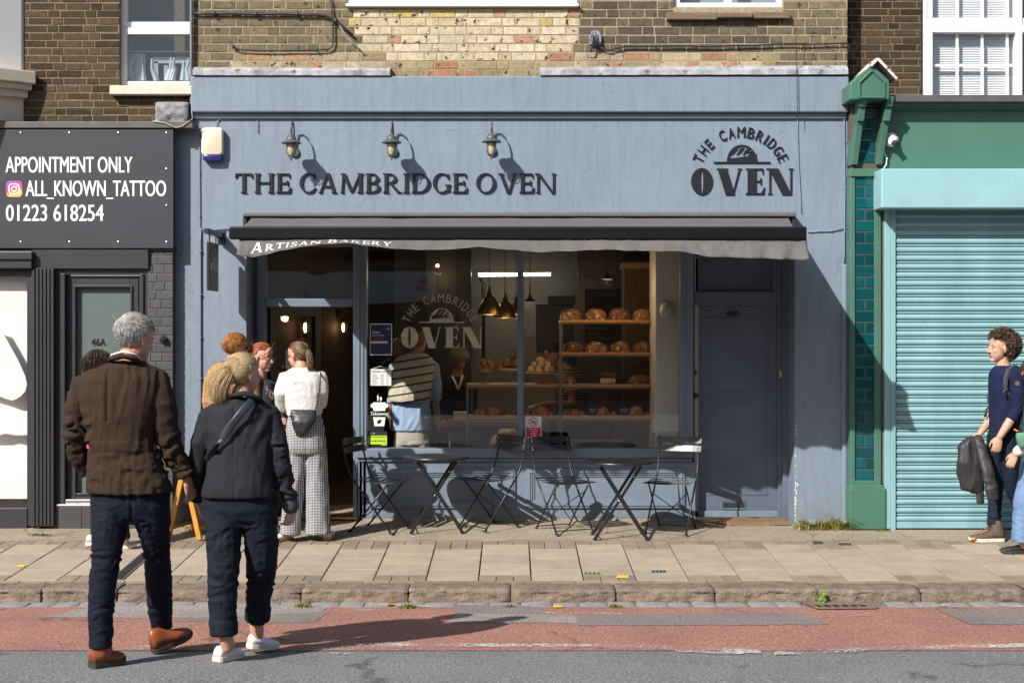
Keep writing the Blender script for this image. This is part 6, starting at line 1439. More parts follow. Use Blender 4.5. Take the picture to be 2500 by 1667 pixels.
hair.tie = Vector((-.45, 0, .2)); hair.tail = None
m_hair = M("hair", (.5, .5, .5), .42, .25, 40, attr=True, spec=.45)
m_eye = M("eye white", (.33, .30, .28), .3, .02); m_iris = M("dark iris", (.03, .02, .015), .2, .02)
m_lip = M("lips", (.36, .13, .10), .5, .1, 20)
def skin(name, c): 
    m = M(name, c, .5, .09, 14, .0015, 90); b = m.node_tree.nodes["Principled BSDF"]; b.inputs["Subsurface Weight"].default_value = .08; b.inputs["Subsurface Radius"].default_value = (.01, .004, .002); return m
m_skin = skin("fair skin", (.52, .29, .20)); m_skin2 = skin("ruddy skin", (.47, .24, .165)); m_skin3 = skin("pale skin", (.49, .275, .195))
def hand(mb, wrist, fwd, back, s=.19, curl=.5, thumb_side=1):
    """palm and five separate bent fingers; fwd = towards the fingertips, back = out of the back of the hand"""
    f = Vector(fwd).normalized(); b = Vector(back); b = (b-f*b.dot(f)).normalized(); sd = f.cross(b)*thumb_side; k = s/.19; wr = Vector(wrist)
    Q = lambda x, y, z: wr+(f*x+sd*y+b*z)*k
    rings = []
    for x, w, t in ((-.02, .026, .020), (.01, .030, .018), (.05, .040, .016), (.085, .042, .014), (.097, .040, .010)):
        rings.append([Q(x, w*cos(a)*(1 if abs(cos(a)) < .9 else 1), t*sin(a)-.004*(x > .05)) for a in [2*pi*j/12 for j in range(12)]])
    mb.loft(rings)
    for y, L, dz in ((.0325, .074, 0), (.0112, .084, .003), (-.0105, .079, .001), (-.031, .062, -.004)):
        p = Vector((.088, y, dz)); a = .15+curl*.2; pts = [p]; rr = [.0098]
        for q, fr in enumerate((.45, .32, .23)):
            p = p+Vector((cos(a), y*.6*(.3 if curl > .6 else 1), -sin(a)))*L*fr; pts.append(p); rr.append((.0095, .0085, .007)[q]); a += curl*(1.1, .9, .7)[q]
        mb.tube([Q(*v) for v in pts]+[Q(*(pts[-1]+(pts[-1]-pts[-2])*.25))], [x*k for x in rr]+[.004*k], 8)
    pts = [Vector((.012, .026, -.004)), Vector((.045, .050, -.016)), Vector((.075, .056, -.026)), Vector((.098, .052, -.034))]
    mb.tube([Q(*v) for v in pts], [.014*k, .013*k, .0105*k, .0075*k], 8)
def shoe(person, heel, toe, hgt, mat, solemat, name="shoe", w=.048, ankle=None, pitch=0.0, sole=.028, label=None):
    """heel and toe are ground points; profile lofted along the foot"""
    h0 = Vector(heel); t0 = Vector(toe); ax = (t0-h0); L = ax.length; ax.normalize(); up = Vector((0, 0, 1)); up = (up-ax*up.dot(ax)).normalized(); sd = ax.cross(up)
    prof = ((0, .62, .80), (.06, .80, 1.0), (.16, .84, 1.0), (.30, .84, .96), (.42, .88, .72), (.56, .98, .56), (.72, 1.0, .46), (.86, .86, .36), (.95, .60, .26), (1.0, .28, .16))
    m = MB(); rings = []
    for t, ww, hh in prof:
        c = h0+ax*L*t; rings.append([c+sd*w*ww*abs(cos(a))**.8*(1 if cos(a) > 0 else -1)*(1-.25*max(0, sin(a)))+up*(sole+(hgt-sole)*hh*max(0, sin(a))**.7) for a in [2*pi*j/16 for j in range(16)]])
    m.loft(rings); sh_ = m.build(name, mat, person, smooth=True, label=label)
    m = MB(); rings = []
    for t, ww, hh in prof:
        c = h0+ax*(L*(t*1.03-.015)); x = w*1.06*ww; lift = .018*max(0, (t-.75)/.25)**2
        rings.append([c+sd*x+up*(.0+lift), c+sd*x+up*(sole+lift*.5), c-sd*x+up*(sole+lift*.5), c-sd*x+up*lift])
    m.loft(rings); m.build("sole", solemat, sh_, bevel=.003)
    return sh_
def person(label, D, px, group=None):
    o = thing("person", label, "person", (PX(px, D), D, gz(D) if D < 13.1 else .03), group); return o
m_wool = M("brown wool tweed", (.050, .033, .024), .95, .3, 90, .003, 260, spec=.1, fine=.4); m_denim = M("dark indigo denim", (.007, .0095, .021), .8, .4, 10, .002, 260, spec=.2, fine=.35); m_denim2 = M("navy denim", (.010, .015, .034), .8, .4, 10, .002, 260, spec=.2, fine=.35)
m_cotton = M("black cotton twill", (.017, .018, .024), .8, .25, 8, .0015, 200, spec=.25, fine=.3); m_linen = M("dark navy linen", (.010, .014, .024), .85, .3, 14, .002, 160, spec=.2, fine=.3)
m_tanlea = M("tan leather", (.22, .060, .020), .38, .3, 12, .001, 60); m_rub = M("black rubber", (.03, .028, .027), .6, .2, 20); m_wshoe = M("white leather", (.75, .73, .72), .45, .05, 8); m_wsole = M("off white sole", (.62, .58, .48), .6, .1, 20); m_gum = M("gum sole", (.45, .26, .10), .6)

# 1 --- older man in the brown jacket
D = 7.85
p1 = person("grey haired man in brown wool jacket, dark jeans and tan boots walking away", D, 325)
B = MB(); H1 = Head(331, 826, D+.02, .262, 52, 16, 0); H1.add(B); limb(B, D, [(315, 868, -.01, 26), (312, 900, -.02, 30)], .95)
torso(B, D, [(308, 905, 80, .085, 0), (305, 960, 85, .11, 0), (302, 1060, 74, .10, 0), (312, 1180, 80, .11, 0), (320, 1230, 85, .11, 0)])
LL = [(272, 1225, 0, 46), (270, 1270, -.02, 46), (262, 1330, -.04, 38), (259, 1370, -.05, 34.5), (250, 1425, -.05, 32.5), (246, 1500, -.05, 30), (246, 1560, -.05, 27.5)]
RL = [(368, 1225, 0, 46), (373, 1270, .04, 43), (381, 1325, .12, 34), (384, 1365, .18, 32), (388, 1425, .28, 33), (391, 1490, .40, 31), (394, 1522, .45, 26)]
limb(B, D, LL, k=.82); limb(B, D, RL, k=.82)
AR = [(383, 928, 0, 29), (396, 985, .0, 33), (405, 1050, .02, 31), (424, 1108, .05, 26), (452, 1155, .07, 20)]; AL = [(200, 940, 0, 26), (186, 995, -.01, 27), (183, 1058, 0, 28), (192, 1115, .05, 24), (214, 1146, .10, 20)]
limb(B, D, AR, k=.7); limb(B, D, AL, k=.7)
hand(B, W(455, 1160, D+.08), (.25, .1, -1), (.85, -.45, .2), .20, .62, -1)
body = remesh(B, "body", m_skin2, p1, .0052, 4)
J1 = MB(); torso(J1, D, [(316, 884, 34, .085, -.005), (308, 894, 62, .10, 0), (303, 906, 88, .115, .0), (300, 925, 101, .13, .0), (298, 960, 100, .145, .0), (296, 1010, 92, .145, .0), (296, 1060, 80, .135, .0), (299, 1095, 78, .13, 0), (308, 1140, 90, .14, 0), (315, 1180, 99, .15, 0), (318, 1200, 101, .15, 0)])
cloth(J1, D, AR[:-1]+[(452, 1155, .07, 21.5)]); cloth(J1, D, AL)
def f1(c, n):
    q = folds(.007, (8, 6, 9), 3, .011)(c, n); px = CX+c.x*F/c.y; py = HY-(c.z-CZ)*F/c.y
    back = max(0, -n.y)
    q -= .012*math.exp(-((px-262-(py-920)*.0)/3.5)**2)*back*(1 if 905 < py < 1030 else 0)                 # centre pleat
    q += .006*math.exp(-((py-898-((px-300)/100)**2*10)/4)**2)*back*(1 if 215 < px < 385 else 0)             # yoke seam
    if 220 < px < 372: q += .005*back*(1 if 1078 < py < 1102 else 0)+.010*math.exp(-((py-1112)/7)**2)*back*sin(px*.05+1)
    if px > 380: q += crease(px, py, 1110, 45, .016, .15, .1)
    if px < 225: q += crease(px, py, 1065, 50, .016, .16, -.12)
    q += crease(px, py, 1150, 40, .010, .10, .02)*back
    return q
j = remesh(J1, "jacket", m_wool, p1, .0065, 4, f1)
c_ = MB(); c_.tube([W(x, y, D+dy) for x, y, dy in ((268, 882, .03), (272, 876, -.09), (300, 868, -.13), (330, 876, -.11), (347, 890, .0), (345, 892, .06))], [.018, .022, .022, .022, .02, .018], 8, flat=.6, vax=(0, 0, 1)); c_.build("collar", m_wool, j, smooth=True)
c_ = MB(); c_.tube([W(x, y, D+dy) for x, y, dy in ((272, 874, .03), (276, 866, -.075), (302, 858, -.105), (328, 866, -.09), (343, 880, .0))], [.012, .014, .014, .014, .012], 8, flat=.5, vax=(0, 0, 1)); c_.build("shirt_collar", m_wshoe, p1, smooth=True)
T1 = MB(); torso(T1, D, [(318, 1170, 95, .12, 0), (318, 1205, 97, .125, 0), (318, 1232, 95, .118, 0), (319, 1258, 86, .095, 0), (320, 1275, 62, .06, 0)], ex=2.1); cloth(T1, D, LL[:-1]+[(246, 1574, -.05, 27)]); cloth(T1, D, RL[:-1]+[(395, 1526, .46, 26)])
def f1t(c, n):
    py = HY-(c.z-CZ)*F/c.y; px = CX+c.x*F/c.y
    e = folds(.004, (8, 8, 22), 11, .003)(c, n)-.010*math.exp(-((px-321)/4)**2)*max(0, -n.y)*(1 if 1200 < py < 1268 else 0)+.0035*max(0, -n.y)*(1 if (232 < px < 300 or 338 < px < 404) and 1203 < py < 1236+abs(px-(266 if px < 320 else 371))*-.35+8 else 0)
    e += crease(px, py, 1368, 34, .0075, .30)+crease(px, py, 1480, 50, .005, .2)+crease(px, py, 1550, 22, .006, .26)+crease(px, py, 1285, 30, .008, .16, .12)
    return e
tr = remesh(T1, "jeans", m_denim, p1, .0065, 8, f1t)
zf = lambda x, y, d: Vector((PX(x, D+d), D+d, 0))
hl = W(222, 1616, 7.78); tl_ = W(304, 1598, 7.92); hl.z = gz(7.78)+.004; tl_.z = gz(7.92)+.006
shoe(p1, hl, tl_, .125, m_tanlea, m_rub, "boot", .050)
hl = W(376, 1584, 8.22); tl_ = W(470, 1558, 8.36); hl.z = gz(8.22)+.005; tl_.z = gz(8.36)+.085
shoe(p1, hl, tl_, .14, m_tanlea, m_rub, "boot", .052)
m = MB(); limb(m, D, [(394, 1520, .44, 20), (398, 1560, .45, 22)]); limb(m, D, [(246, 1565, -.05, 23), (250, 1590, -.04, 25)]); m.build("boot_shaft", m_tanlea, p1, smooth=True)
hair.tail = None
hair(H1, p1, m_hair, [(.40, .39, .375), (.48, .47, .46), (.34, .33, .32), (.56, .55, .54)], 'short', 5, 4200, 1.09, -.86, .50, .04, .10, .006, side=-.28)
H1.face(p1, m_hair)

# 2 --- blonde woman in the black jacket
D = 7.95
p2 = person("blonde woman with ponytail in black jacket, navy trousers and white shoes walking away", D, 590)
B = MB(); H2 = Head(594, 916, D+.02, .240, 48, 4, 0); H2.add(B, True); limb(B, D, [(588, 955, -.01, 22), (588, 985, -.02, 26)], .95)
torso(B, D, [(586, 1000, 70, .08, 0), (588, 1050, 70, .10, 0), (590, 1120, 66, .10, 0), (585, 1215, 76, .12, 0), (585, 1250, 78, .11, 0)])
LL = [(545, 1235, 0, 46), (546, 1285, -.01, 45), (547, 1366, -.02, 40), (543, 1435, -.02, 36), (545, 1500, -.02, 33), (546, 1535, -.02, 31)]; RL = [(630, 1235, 0, 44), (636, 1285, .03, 42), (639, 1352, .09, 40), (637, 1415, .16, 34), (631, 1470, .24, 30), (629, 1500, .28, 28)]
limb(B, D, LL, k=.8); limb(B, D, RL, k=.8)
limb(B, D, [(548, 1530, -.02, 20), (553, 1560, -.02, 17), (556, 1578, 0, 17)]); limb(B, D, [(628, 1495, .28, 20), (626, 1525, .29, 18), (628, 1548, .3, 17)])
AR = [(658, 1012, 0, 25), (676, 1075, -.02, 24), (687, 1140, -.01, 23), (700, 1190, .03, 20), (709, 1228, .06, 18)]; AL = [(512, 1018, 0, 26), (492, 1080, 0, 25), (482, 1140, .03, 23), (480, 1190, .10, 20), (482, 1215, .13, 17)]
limb(B, D, AR, k=.68); limb(B, D, AL, k=.68)
hand(B, W(711, 1234, D+.06), (-.12, .12, -1), (.75, -.65, .1), .172, .8, -1); hand(B, W(483, 1218, D+.15), (.1, .3, -1), (-.8, -.4, 0), .17, .6, 1)
remesh(B, "body", m_skin3, p2, .0052, 4)
J2 = MB(); torso(J2, D, [(598, 968, 32, .075, -.01), (590, 980, 55, .09, 0), (586, 992, 76, .11, 0), (585, 1010, 86, .125, 0), (587, 1050, 86, .14, 0), (590, 1100, 80, .14, 0), (588, 1150, 80, .145, 0), (584, 1195, 88, .15, 0), (583, 1210, 89, .15, 0)])
cloth(J2, D, AR); cloth(J2, D, AL)
def f2(c, n):
    px = CX+c.x*F/c.y; py = HY-(c.z-CZ)*F/c.y; back = max(0, -n.y); q = folds(.006, (9, 6, 8), 8, .008)(c, n)
    q -= .005*math.exp(-((px-572)/2.5)**2)*back*(1 if 985 < py else 0)
    q += .008*sin((px+py*.6)*.16)*math.exp(-((px-640)/26)**2)*math.exp(-((py-1030)/60)**2)*back
    if px > 660: q += crease(px, py, 1190, 45, .014, .16, .1)+crease(px, py, 1090, 40, .010, .13, .12)
    return q
j = remesh(J2, "jacket", m_cotton, p2, .0065, 4, f2)
c_ = MB(); c_.tube([W(x, y, D+dy) for x, y, dy in ((556, 972, .02), (564, 966, -.08), (596, 960, -.115), (630, 972, -.09), (645, 986, .0))], [.018, .023, .025, .023, .018], 8, flat=.6, vax=(0, 0, 1)); c_.build("collar", m_cotton, j, smooth=True)
c_ = MB(); limb(c_, D, [(706, 1218, .055, 21), (710, 1236, .06, 21)]); c_.build("turned_cuff", M("dark grey cuff lining", (.05, .055, .065), .8), j, smooth=True)
T2 = MB(); torso(T2, D, [(584, 1185, 86, .125, 0), (584, 1215, 88, .13, 0), (586, 1240, 89, .125, 0), (588, 1266, 82, .10, 0), (589, 1285, 60, .06, 0)], ex=2.1); cloth(T2, D, LL[:-1]+[(546, 1541, -.02, 32)]); cloth(T2, D, RL[:-1]+[(629, 1504, .28, 29)])
def f2t(c, n):
    py = HY-(c.z-CZ)*F/c.y; px = CX+c.x*F/c.y; e = folds(.0045, (9, 9, 18), 15, .004)(c, n)+crease(px, py, 1430, 60, .0075, .22, .09)+crease(px, py, 1310, 40, .008, .12, .1)
    if py > (1516 if px < 590 else 1482): e += .006
    return e
remesh(T2, "trousers", m_linen, p2, .0065, 7, f2t)
hl = W(528, 1592, 7.93); tl_ = W(590, 1578, 8.12); hl.z = gz(7.93)+.004; tl_.z = gz(8.12)+.004; shoe(p2, hl, tl_, .088, m_wshoe, m_wsole, w=.044)
hl = W(606, 1563, 8.22); tl_ = W(678, 1558, 8.33); hl.z = gz(8.22)+.035; tl_.z = gz(8.33)+.015; shoe(p2, hl, tl_, .09, m_wshoe, m_wsole, w=.045)
hair.tie = Vector((-.44, -.10, .12)); hair.tail = (Vector((-.46, .08, -.66)), .19, Vector((-.16, .13, .0)))
hair(H2, p2, m_hair, [(.52, .38, .19), (.60, .45, .24), (.45, .33, .17), (.36, .26, .14), (.66, .52, .31)], 'tail', 9, 5200, 1.12, -.86, .40, .03, .3, .0038, side=-.5); hair.tail = None
H2.face(p2, m_hair)
bag2 = MB(); pts = [(625, 970, -.05), (612, 981, -.135), (590, 1006, -.172), (565, 1037, -.178), (543, 1066, -.176), (526, 1092, -.158), (508, 1118, -.08), (500, 1140, .06)]
bag2.tube([W(x, y, D+dy) for x, y, dy in pts], .022, 8, flat=.25, vax=(.5, -.3, .5)); st2 = thing("crossbody_bag", "black crossbody bag with wide strap worn by the blonde woman", "bag", W(505, 1150, D+.1)); bag2.build("strap", M("black leather strap", (.03, .035, .045), .35, .2, 30), st2, smooth=True)
bb = MB(); torso(bb, D+.16, [(520, 1130, 26, .05, 0), (520, 1150, 30, .055, 0), (520, 1190, 30, .055, 0), (520, 1205, 26, .05, 0)]); bb.build("pouch", m_cotton, st2, smooth=True)

# 3 --- woman in the white jumper
D = 12.33
m_knit = M("white fluffy knit", (.58, .58, .565), .95, .08, 30, .009, 70, spec=.1)
mg_, n_, l_, b_ = nt("black and white gingham")
tc = n_.new("ShaderNodeTexCoord"); sp = n_.new("ShaderNodeSeparateXYZ"); l_.new(tc.outputs["Object"], sp.inputs[0])
def stripe(o, f):
    a = n_.new("ShaderNodeMath"); a.operation = 'MULTIPLY'; a.inputs[1].default_value = f; l_.new(sp.outputs[o], a.inputs[0]); s = n_.new("ShaderNodeMath"); s.operation = 'SINE'; l_.new(a.outputs[0], s.inputs[0]); g = n_.new("ShaderNodeMath"); g.operation = 'GREATER_THAN'; g.inputs[1].default_value = 0; l_.new(s.outputs[0], g.inputs[0]); return g.outputs[0]
s1, s2 = stripe("X", 2*pi/.0135), stripe("Z", 2*pi/.0135); a = n_.new("ShaderNodeMath"); a.operation = 'ADD'; l_.new(s1, a.inputs[0]); l_.new(s2, a.inputs[1]); a2 = n_.new("ShaderNodeMath"); a2.operation = 'MULTIPLY'; a2.inputs[1].default_value = .5; l_.new(a.outputs[0], a2.inputs[0])
rp = ramp(n_, l_, a2.outputs[0], [(0, (.015, .015, .022)), (.5, (.10, .10, .12)), (1, (.72, .72, .74))]); l_.new(rp.outputs[0], b_.inputs["Base Color"]); b_.inputs["Roughness"].default_value = .85
p3 = person("woman in fluffy white jumper and black and white checked wide trousers in the doorway queue", D, 745, "people queueing outside the bakery")
B = MB(); H3 = Head(727, 868, D+.02, .228, 148, 8, 0); H3.add(B, True); limb(B, D, [(736, 890, 0, 15), (740, 910, 0, 18)], .95); torso(B, D, [(741, 918, 36, .07, 0), (742, 1000, 34, .08, 0), (744, 1080, 42, .09, 0)])
limb(B, D, [(722, 1080, 0, 20), (712, 1300, 0, 12)]); limb(B, D, [(770, 1080, 0, 20), (785, 1300, .02, 12)])
AL = [(694, 922, 0, 15), (686, 960, -.03, 17), (690, 992, .06, 16), (706, 1000, .18, 13), (716, 990, .26, 9)]; AR = [(783, 918, 0, 15), (785, 955, 0, 17), (782, 985, .08, 15), (772, 992, .20, 12), (765, 985, .27, 9)]
limb(B, D, AL, k=.65); limb(B, D, AR, k=.65); hand(B, W(716, 988, D+.27), (.3, .8, .5), (-.8, 0, .5), .16, .5); hand(B, W(765, 983, D+.28), (-.3, .8, .5), (.8, 0, .5), .16, .5)
remesh(B, "body", m_skin3, p3, .006, 4)
Jm = MB(); torso(Jm, D, [(738, 898, 18, .06, 0), (738, 904, 34, .075, 0), (739, 912, 46, .09, 0), (740, 930, 50, .115, 0), (742, 965, 46, .12, 0), (743, 1000, 43, .12, 0), (743, 1014, 40, .115, 0)]); cloth(Jm, D, AL); cloth(Jm, D, AR)
remesh(Jm, "jumper", m_knit, p3, .008, 4, folds(.010, (9, 9, 12), 21, .005))
T3 = MB(); torso(T3, D, [(744, 1004, 38, .105, 0), (745, 1018, 39, .11, 0), (745, 1050, 46, .125, 0), (745, 1090, 50, .13, 0), (745, 1105, 48, .11, 0)])
cloth(T3, D, [(722, 1085, 0, 26), (721, 1140, 0, 25), (717, 1200, 0, 24), (712, 1260, 0, 24), (709, 1300, 0, 25)]); cloth(T3, D, [(770, 1085, 0, 27), (773, 1140, .02, 26), (775, 1200, .03, 27), (776, 1260, .03, 29), (777, 1298, .03, 30)])
remesh(T3, "trousers", mg_, p3, .008, 4, folds(.010, (14, 10, 4), 5, .006))
for h_, t_, lb in (((712, 1316), (676, 1322), None), ((792, 1314), (797, 1319), None)):
    a, b = Vector(pav_pt(*h_)), Vector(pav_pt(*t_))
    if abs(a.x-b.x) < .05: a, b = b+Vector((0, .0, 0)), b+Vector((.02, .22, .01))
    a.z = gz(a.y)+.003; b.z = gz(b.y)+.003
    if (b-a).length < .2: b = a+(b-a).normalized()*.235
    shoe(p3, a, b, .085, m_wshoe, m_gum, w=.042)
hair.tie = Vector((-.44, .02, .22)); hair.tail = (Vector((-.50, .06, -.66)), .09, Vector((-.16, 0, 0)))
hair(H3, p3, m_hair, [(.12, .06, .03), (.19, .11, .05), (.34, .22, .10), (.08, .04, .025)], 'tail', 12, 1500, 1.12, -.84, .42, .03, .3, .008, side=-.3); hair.tail = None
H3.face(p3, m_hair); H3.glasses(p3, m_blk)
bg = thing("belt_bag", "black nylon sling bag on the back of the woman in white", "bag", W(738, 1060, D-.14)); mm = MB(); torso(mm, D-.14, [(741, 1000, 30, .02, .02), (741, 1012, 33, .04, .01), (740, 1030, 28, .05, 0), (736, 1050, 18, .045, 0), (733, 1064, 8, .02, .01)]); remesh(mm, "pouch", M("black nylon", (.018, .018, .022), .45, .2, 20), bg, .008, 4, folds(.008, (10, 10, 20), 3))
mm = MB(); mm.tube([W(x, y, D+dy) for x, y, dy in ((782, 903, .02), (783, 920, -.10), (780, 950, -.135), (774, 985, -.135), (768, 1008, -.13))], .016, 8, flat=.25, vax=(1, 0, 0)); mm.build("strap", m_blk, bg, smooth=True)

# 4 --- man in the tan checked shirt
D = 12.52
mt, n_, l_, b_ = nt("tan checked flannel"); tc = n_.new("ShaderNodeTexCoord"); sp = n_.new("ShaderNodeSeparateXYZ"); l_.new(tc.outputs["Object"], sp.inputs[0])
def line(o, f, th):
    a = n_.new("ShaderNodeMath"); a.operation = 'MULTIPLY'; a.inputs[1].default_value = f; l_.new(sp.outputs[o], a.inputs[0]); s = n_.new("ShaderNodeMath"); s.operation = 'SINE'; l_.new(a.outputs[0], s.inputs[0]); g = n_.new("ShaderNodeMath"); g.operation = 'GREATER_THAN'; g.inputs[1].default_value = th; l_.new(s.outputs[0], g.inputs[0]); return g.outputs[0]
mxn = n_.new("ShaderNodeMath"); mxn.operation = 'MAXIMUM'; l_.new(line("X", 2*pi/.05, .93), mxn.inputs[0]); l_.new(line("Z", 2*pi/.06, .93), mxn.inputs[1])
l_.new(mix(n_, l_, mxn.outputs[0], (.34, .19, .075), (.22, .12, .05)), b_.inputs["Base Color"]); b_.inputs["Roughness"].default_value = .9
p4 = person("ginger haired man in tan checked shirt and sunglasses behind the blonde woman", D, 565, "people queueing outside the bakery")
B = MB(); H4 = Head(577, 848, D, .232, 32, 0, 0); H4.add(B); limb(B, D, [(570, 874, 0, 16), (566, 895, 0, 19)], .95); torso(B, D, [(566, 905, 45, .08, 0), (566, 1000, 45, .09, 0), (568, 1080, 42, .10, 0)]); limb(B, D, [(548, 1080, 0, 18), (548, 1300, 0, 11)]); limb(B, D, [(588, 1080, 0, 18), (592, 1300, .02, 11)])
AL = [(515, 925, 0, 16), (510, 980, -.02, 16), (515, 1035, .03, 14), (535, 1070, .12, 10)]; AR = [(617, 925, 0, 15), (622, 980, 0, 15), (615, 1035, .05, 13), (600, 1065, .15, 10)]
limb(B, D, AL, k=.65); limb(B, D, AR, k=.65); hand(B, W(536, 1072, D+.13), (.6, .6, -.3), (-.5, 0, .8), .18, .5); hand(B, W(600, 1067, D+.16), (-.6, .6, -.3), (.5, 0, .8), .18, .5)
remesh(B, "body", m_skin2, p4, .0065, 4)
Js = MB(); torso(Js, D, [(556, 884, 22, .065, 0), (561, 893, 42, .085, 0), (565, 905, 58, .10, 0), (566, 930, 62, .125, 0), (566, 980, 58, .13, 0), (567, 1060, 52, .125, 0), (567, 1090, 53, .125, 0)]); cloth(Js, D, AL); cloth(Js, D, AR); sh4 = remesh(Js, "shirt", mt, p4, .008, 4, folds(.009, (16, 9, 5), 31, .006))
c_ = MB(); c_.tube([W(x, y, D+dy) for x, y, dy in ((548, 884, .05), (545, 880, -.05), (562, 876, -.08), (584, 884, -.05), (590, 892, .03))], .014, 8, flat=.7, vax=(0, 0, 1)); c_.build("collar", mt, sh4, smooth=True)
T4 = MB(); torso(T4, D, [(567, 1080, 48, .115, 0), (567, 1120, 49, .12, 0)]); cloth(T4, D, [(546, 1110, 0, 25), (547, 1200, 0, 20), (549, 1298, 0, 17)]); cloth(T4, D, [(589, 1110, 0, 25), (590, 1200, 0, 20), (592, 1298, .02, 17)]); remesh(T4, "jeans", m_denim2, p4, .009, 3, folds(.006))
for x in (549, 592):
    a = Vector(pav_pt(x, 1308)); a.z = gz(a.y); b = a+Vector((.12, .22, .0095)); shoe(p4, a, b, .11, m_tanlea, m_rub, w=.046)
hair(H4, p4, m_hair, [(.36, .13, .03), (.48, .20, .05), (.24, .08, .02), (.55, .27, .08)], 'short', 15, 2600, 1.10, -.86, .48, .07, .14, .010); H4.face(p4, m_hair); H4.glasses(p4, m_brass, m_blk)

# 5 --- woman with copper hair and round glasses
D = 12.62
m_tee = M("black printed tee", (.022, .021, .024), .85, .2, 12)
p5 = person("copper haired woman with round glasses and black printed tee facing the doorway", D, 645, "people queueing outside the bakery")
B = MB(); H5 = Head(640, 873, D, .252, -22, 6, 0); H5.add(B, True); limb(B, D, [(634, 905, 0, 13), (634, 925, 0, 15)], .95); torso(B, D, [(634, 930, 30, .06, 0), (636, 990, 30, .08, 0), (640, 1080, 34, .09, 0)]); limb(B, D, [(625, 1080, 0, 16), (622, 1295, 0, 10)]); limb(B, D, [(655, 1080, 0, 16), (660, 1295, .02, 10)])
AL = [(612, 940, -.02, 12), (618, 980, -.06, 11), (640, 1015, -.10, 9), (668, 1030, -.06, 8)]; AR = [(662, 942, .05, 12), (675, 985, .06, 10), (688, 1025, .04, 9), (693, 1045, .02, 8)]
limb(B, D, AL); limb(B, D, AR); hand(B, W(668, 1030, D-.06), (1, .1, .1), (0, -1, .3), .16, .6); hand(B, W(693, 1045, D+.02), (.1, -.2, -1), (.8, -.5, 0), .16, .6)
remesh(B, "body", m_skin3, p5, .0055, 4)
Jt = MB(); torso(Jt, D, [(634, 926, 22, .055, 0), (636, 935, 32, .075, 0), (637, 955, 35, .10, 0), (640, 1000, 34, .11, 0), (642, 1085, 38, .11, 0)]); cloth(Jt, D, AL[:2]); cloth(Jt, D, [AR[0], (669, 965, .055, 12)]); tee = remesh(Jt, "tee", m_tee, p5, .008, 4, folds(.006))
m = MB(); rr = random.Random(2)
for k in range(40): x = 650+rr.uniform(0, 16); y = 945+(x-650)*1.1+rr.uniform(-4, 14); m.tube([W(x, y, D-.118), W(x+rr.uniform(-3, 3), y+rr.uniform(-3, 3), D-.118)], .002, 4)
m.build("chest_print", M("grey print", (.35, .34, .34), .8), tee)
T5 = MB(); torso(T5, D, [(641, 1075, 36, .105, 0), (641, 1120, 40, .11, 0)]); cloth(T5, D, [(622, 1110, 0, 21), (621, 1295, 0, 16)]); cloth(T5, D, [(660, 1110, 0, 21), (661, 1295, .02, 16)]); remesh(T5, "trousers", m_cotton, p5, .009, 3, folds(.006))
for x in (622, 661): a = Vector(pav_pt(x, 1303)); a.z = gz(a.y); shoe(p5, a, a+Vector((.2, -.12, -.005)), .09, m_blk, m_rub, w=.042)
hair.tie = Vector((-.44, 0, .05)); hair.tail = (Vector((-.52, .0, -.2)), .09, Vector((-.08, 0, 0)))
hair(H5, p5, m_hair, [(.30, .075, .025), (.40, .12, .04), (.20, .05, .02)], 'tail', 18, 1500, 1.11, -.84, .42, .04, .3, .007, side=-.35); hair.tail = None
H5.face(p5, m_hair); H5.glasses(p5, m_brass)

# 6 --- person hidden behind the older man
D = 12.0
m_pink = M("bright pink jacket", (.62, .06, .14), .6, .1, 10)
p6 = person("dark haired person in pink jacket walking along the pavement, hidden behind the older man", D, 255)
B = MB(); H6 = Head(243, 888, D, .235, 10, 0, 0); H6.add(B, True); limb(B, D, [(243, 918, 0, 14), (244, 940, 0, 16)], .95); torso(B, D, [(246, 950, 32, .07, 0), (250, 1080, 36, .09, 0)]); limb(B, D, [(240, 1090, 0, 18), (236, 1300, 0, 11)]); limb(B, D, [(265, 1090, 0, 18), (305, 1318, -.05, 11)]); limb(B, D, [(240, 960, -.12, 12), (226, 1020, -.14, 11), (240, 1075, -.16, 9)]); hand(B, W(240, 1078, D-.16), (.3, 0, -1), (0, -1, 0), .165, .5)
remesh(B, "body", m_skin, p6, .007, 4)
Jp = MB(); torso(Jp, D, [(244, 938, 24, .06, 0), (246, 950, 38, .10, 0), (248, 1000, 40, .12, 0), (252, 1095, 42, .12, 0)]); cloth(Jp, D, [(238, 962, -.12, 15), (224, 1020, -.14, 15), (236, 1068, -.16, 12)]); remesh(Jp, "jacket", m_pink, p6, .009, 4, folds(.006))
T6 = MB(); torso(T6, D, [(252, 1085, 38, .11, 0), (252, 1120, 40, .11, 0)]); cloth(T6, D, [(242, 1115, 0, 22), (236, 1300, 0, 15)]); cloth(T6, D, [(264, 1115, 0, 22), (285, 1210, -.03, 18), (303, 1312, -.05, 15)]); remesh(T6, "leggings", m_cotton, p6, .009, 3, folds(.005))
m_gshoe = M("pale grey mesh", (.42, .43, .42), .8, .15, 60)
for (a, b) in (((296, 1339), (333, 1337)), ((250, 1330), (283, 1330))):
    a = Vector(pav_pt(*a)); b = Vector(pav_pt(*b)); a.x = b.x-.25; a.z = gz(a.y); b.z = gz(b.y); shoe(p6, a, b, .09, m_gshoe, m_wsole, w=.044)
hair(H6, p6, m_hair, [(.035, .018, .012), (.055, .03, .02), (.025, .014, .01)], 'bob', 21, 900, 1.10, -.5, .22, .02, .5, .013); H6.face(p6, m_hair)

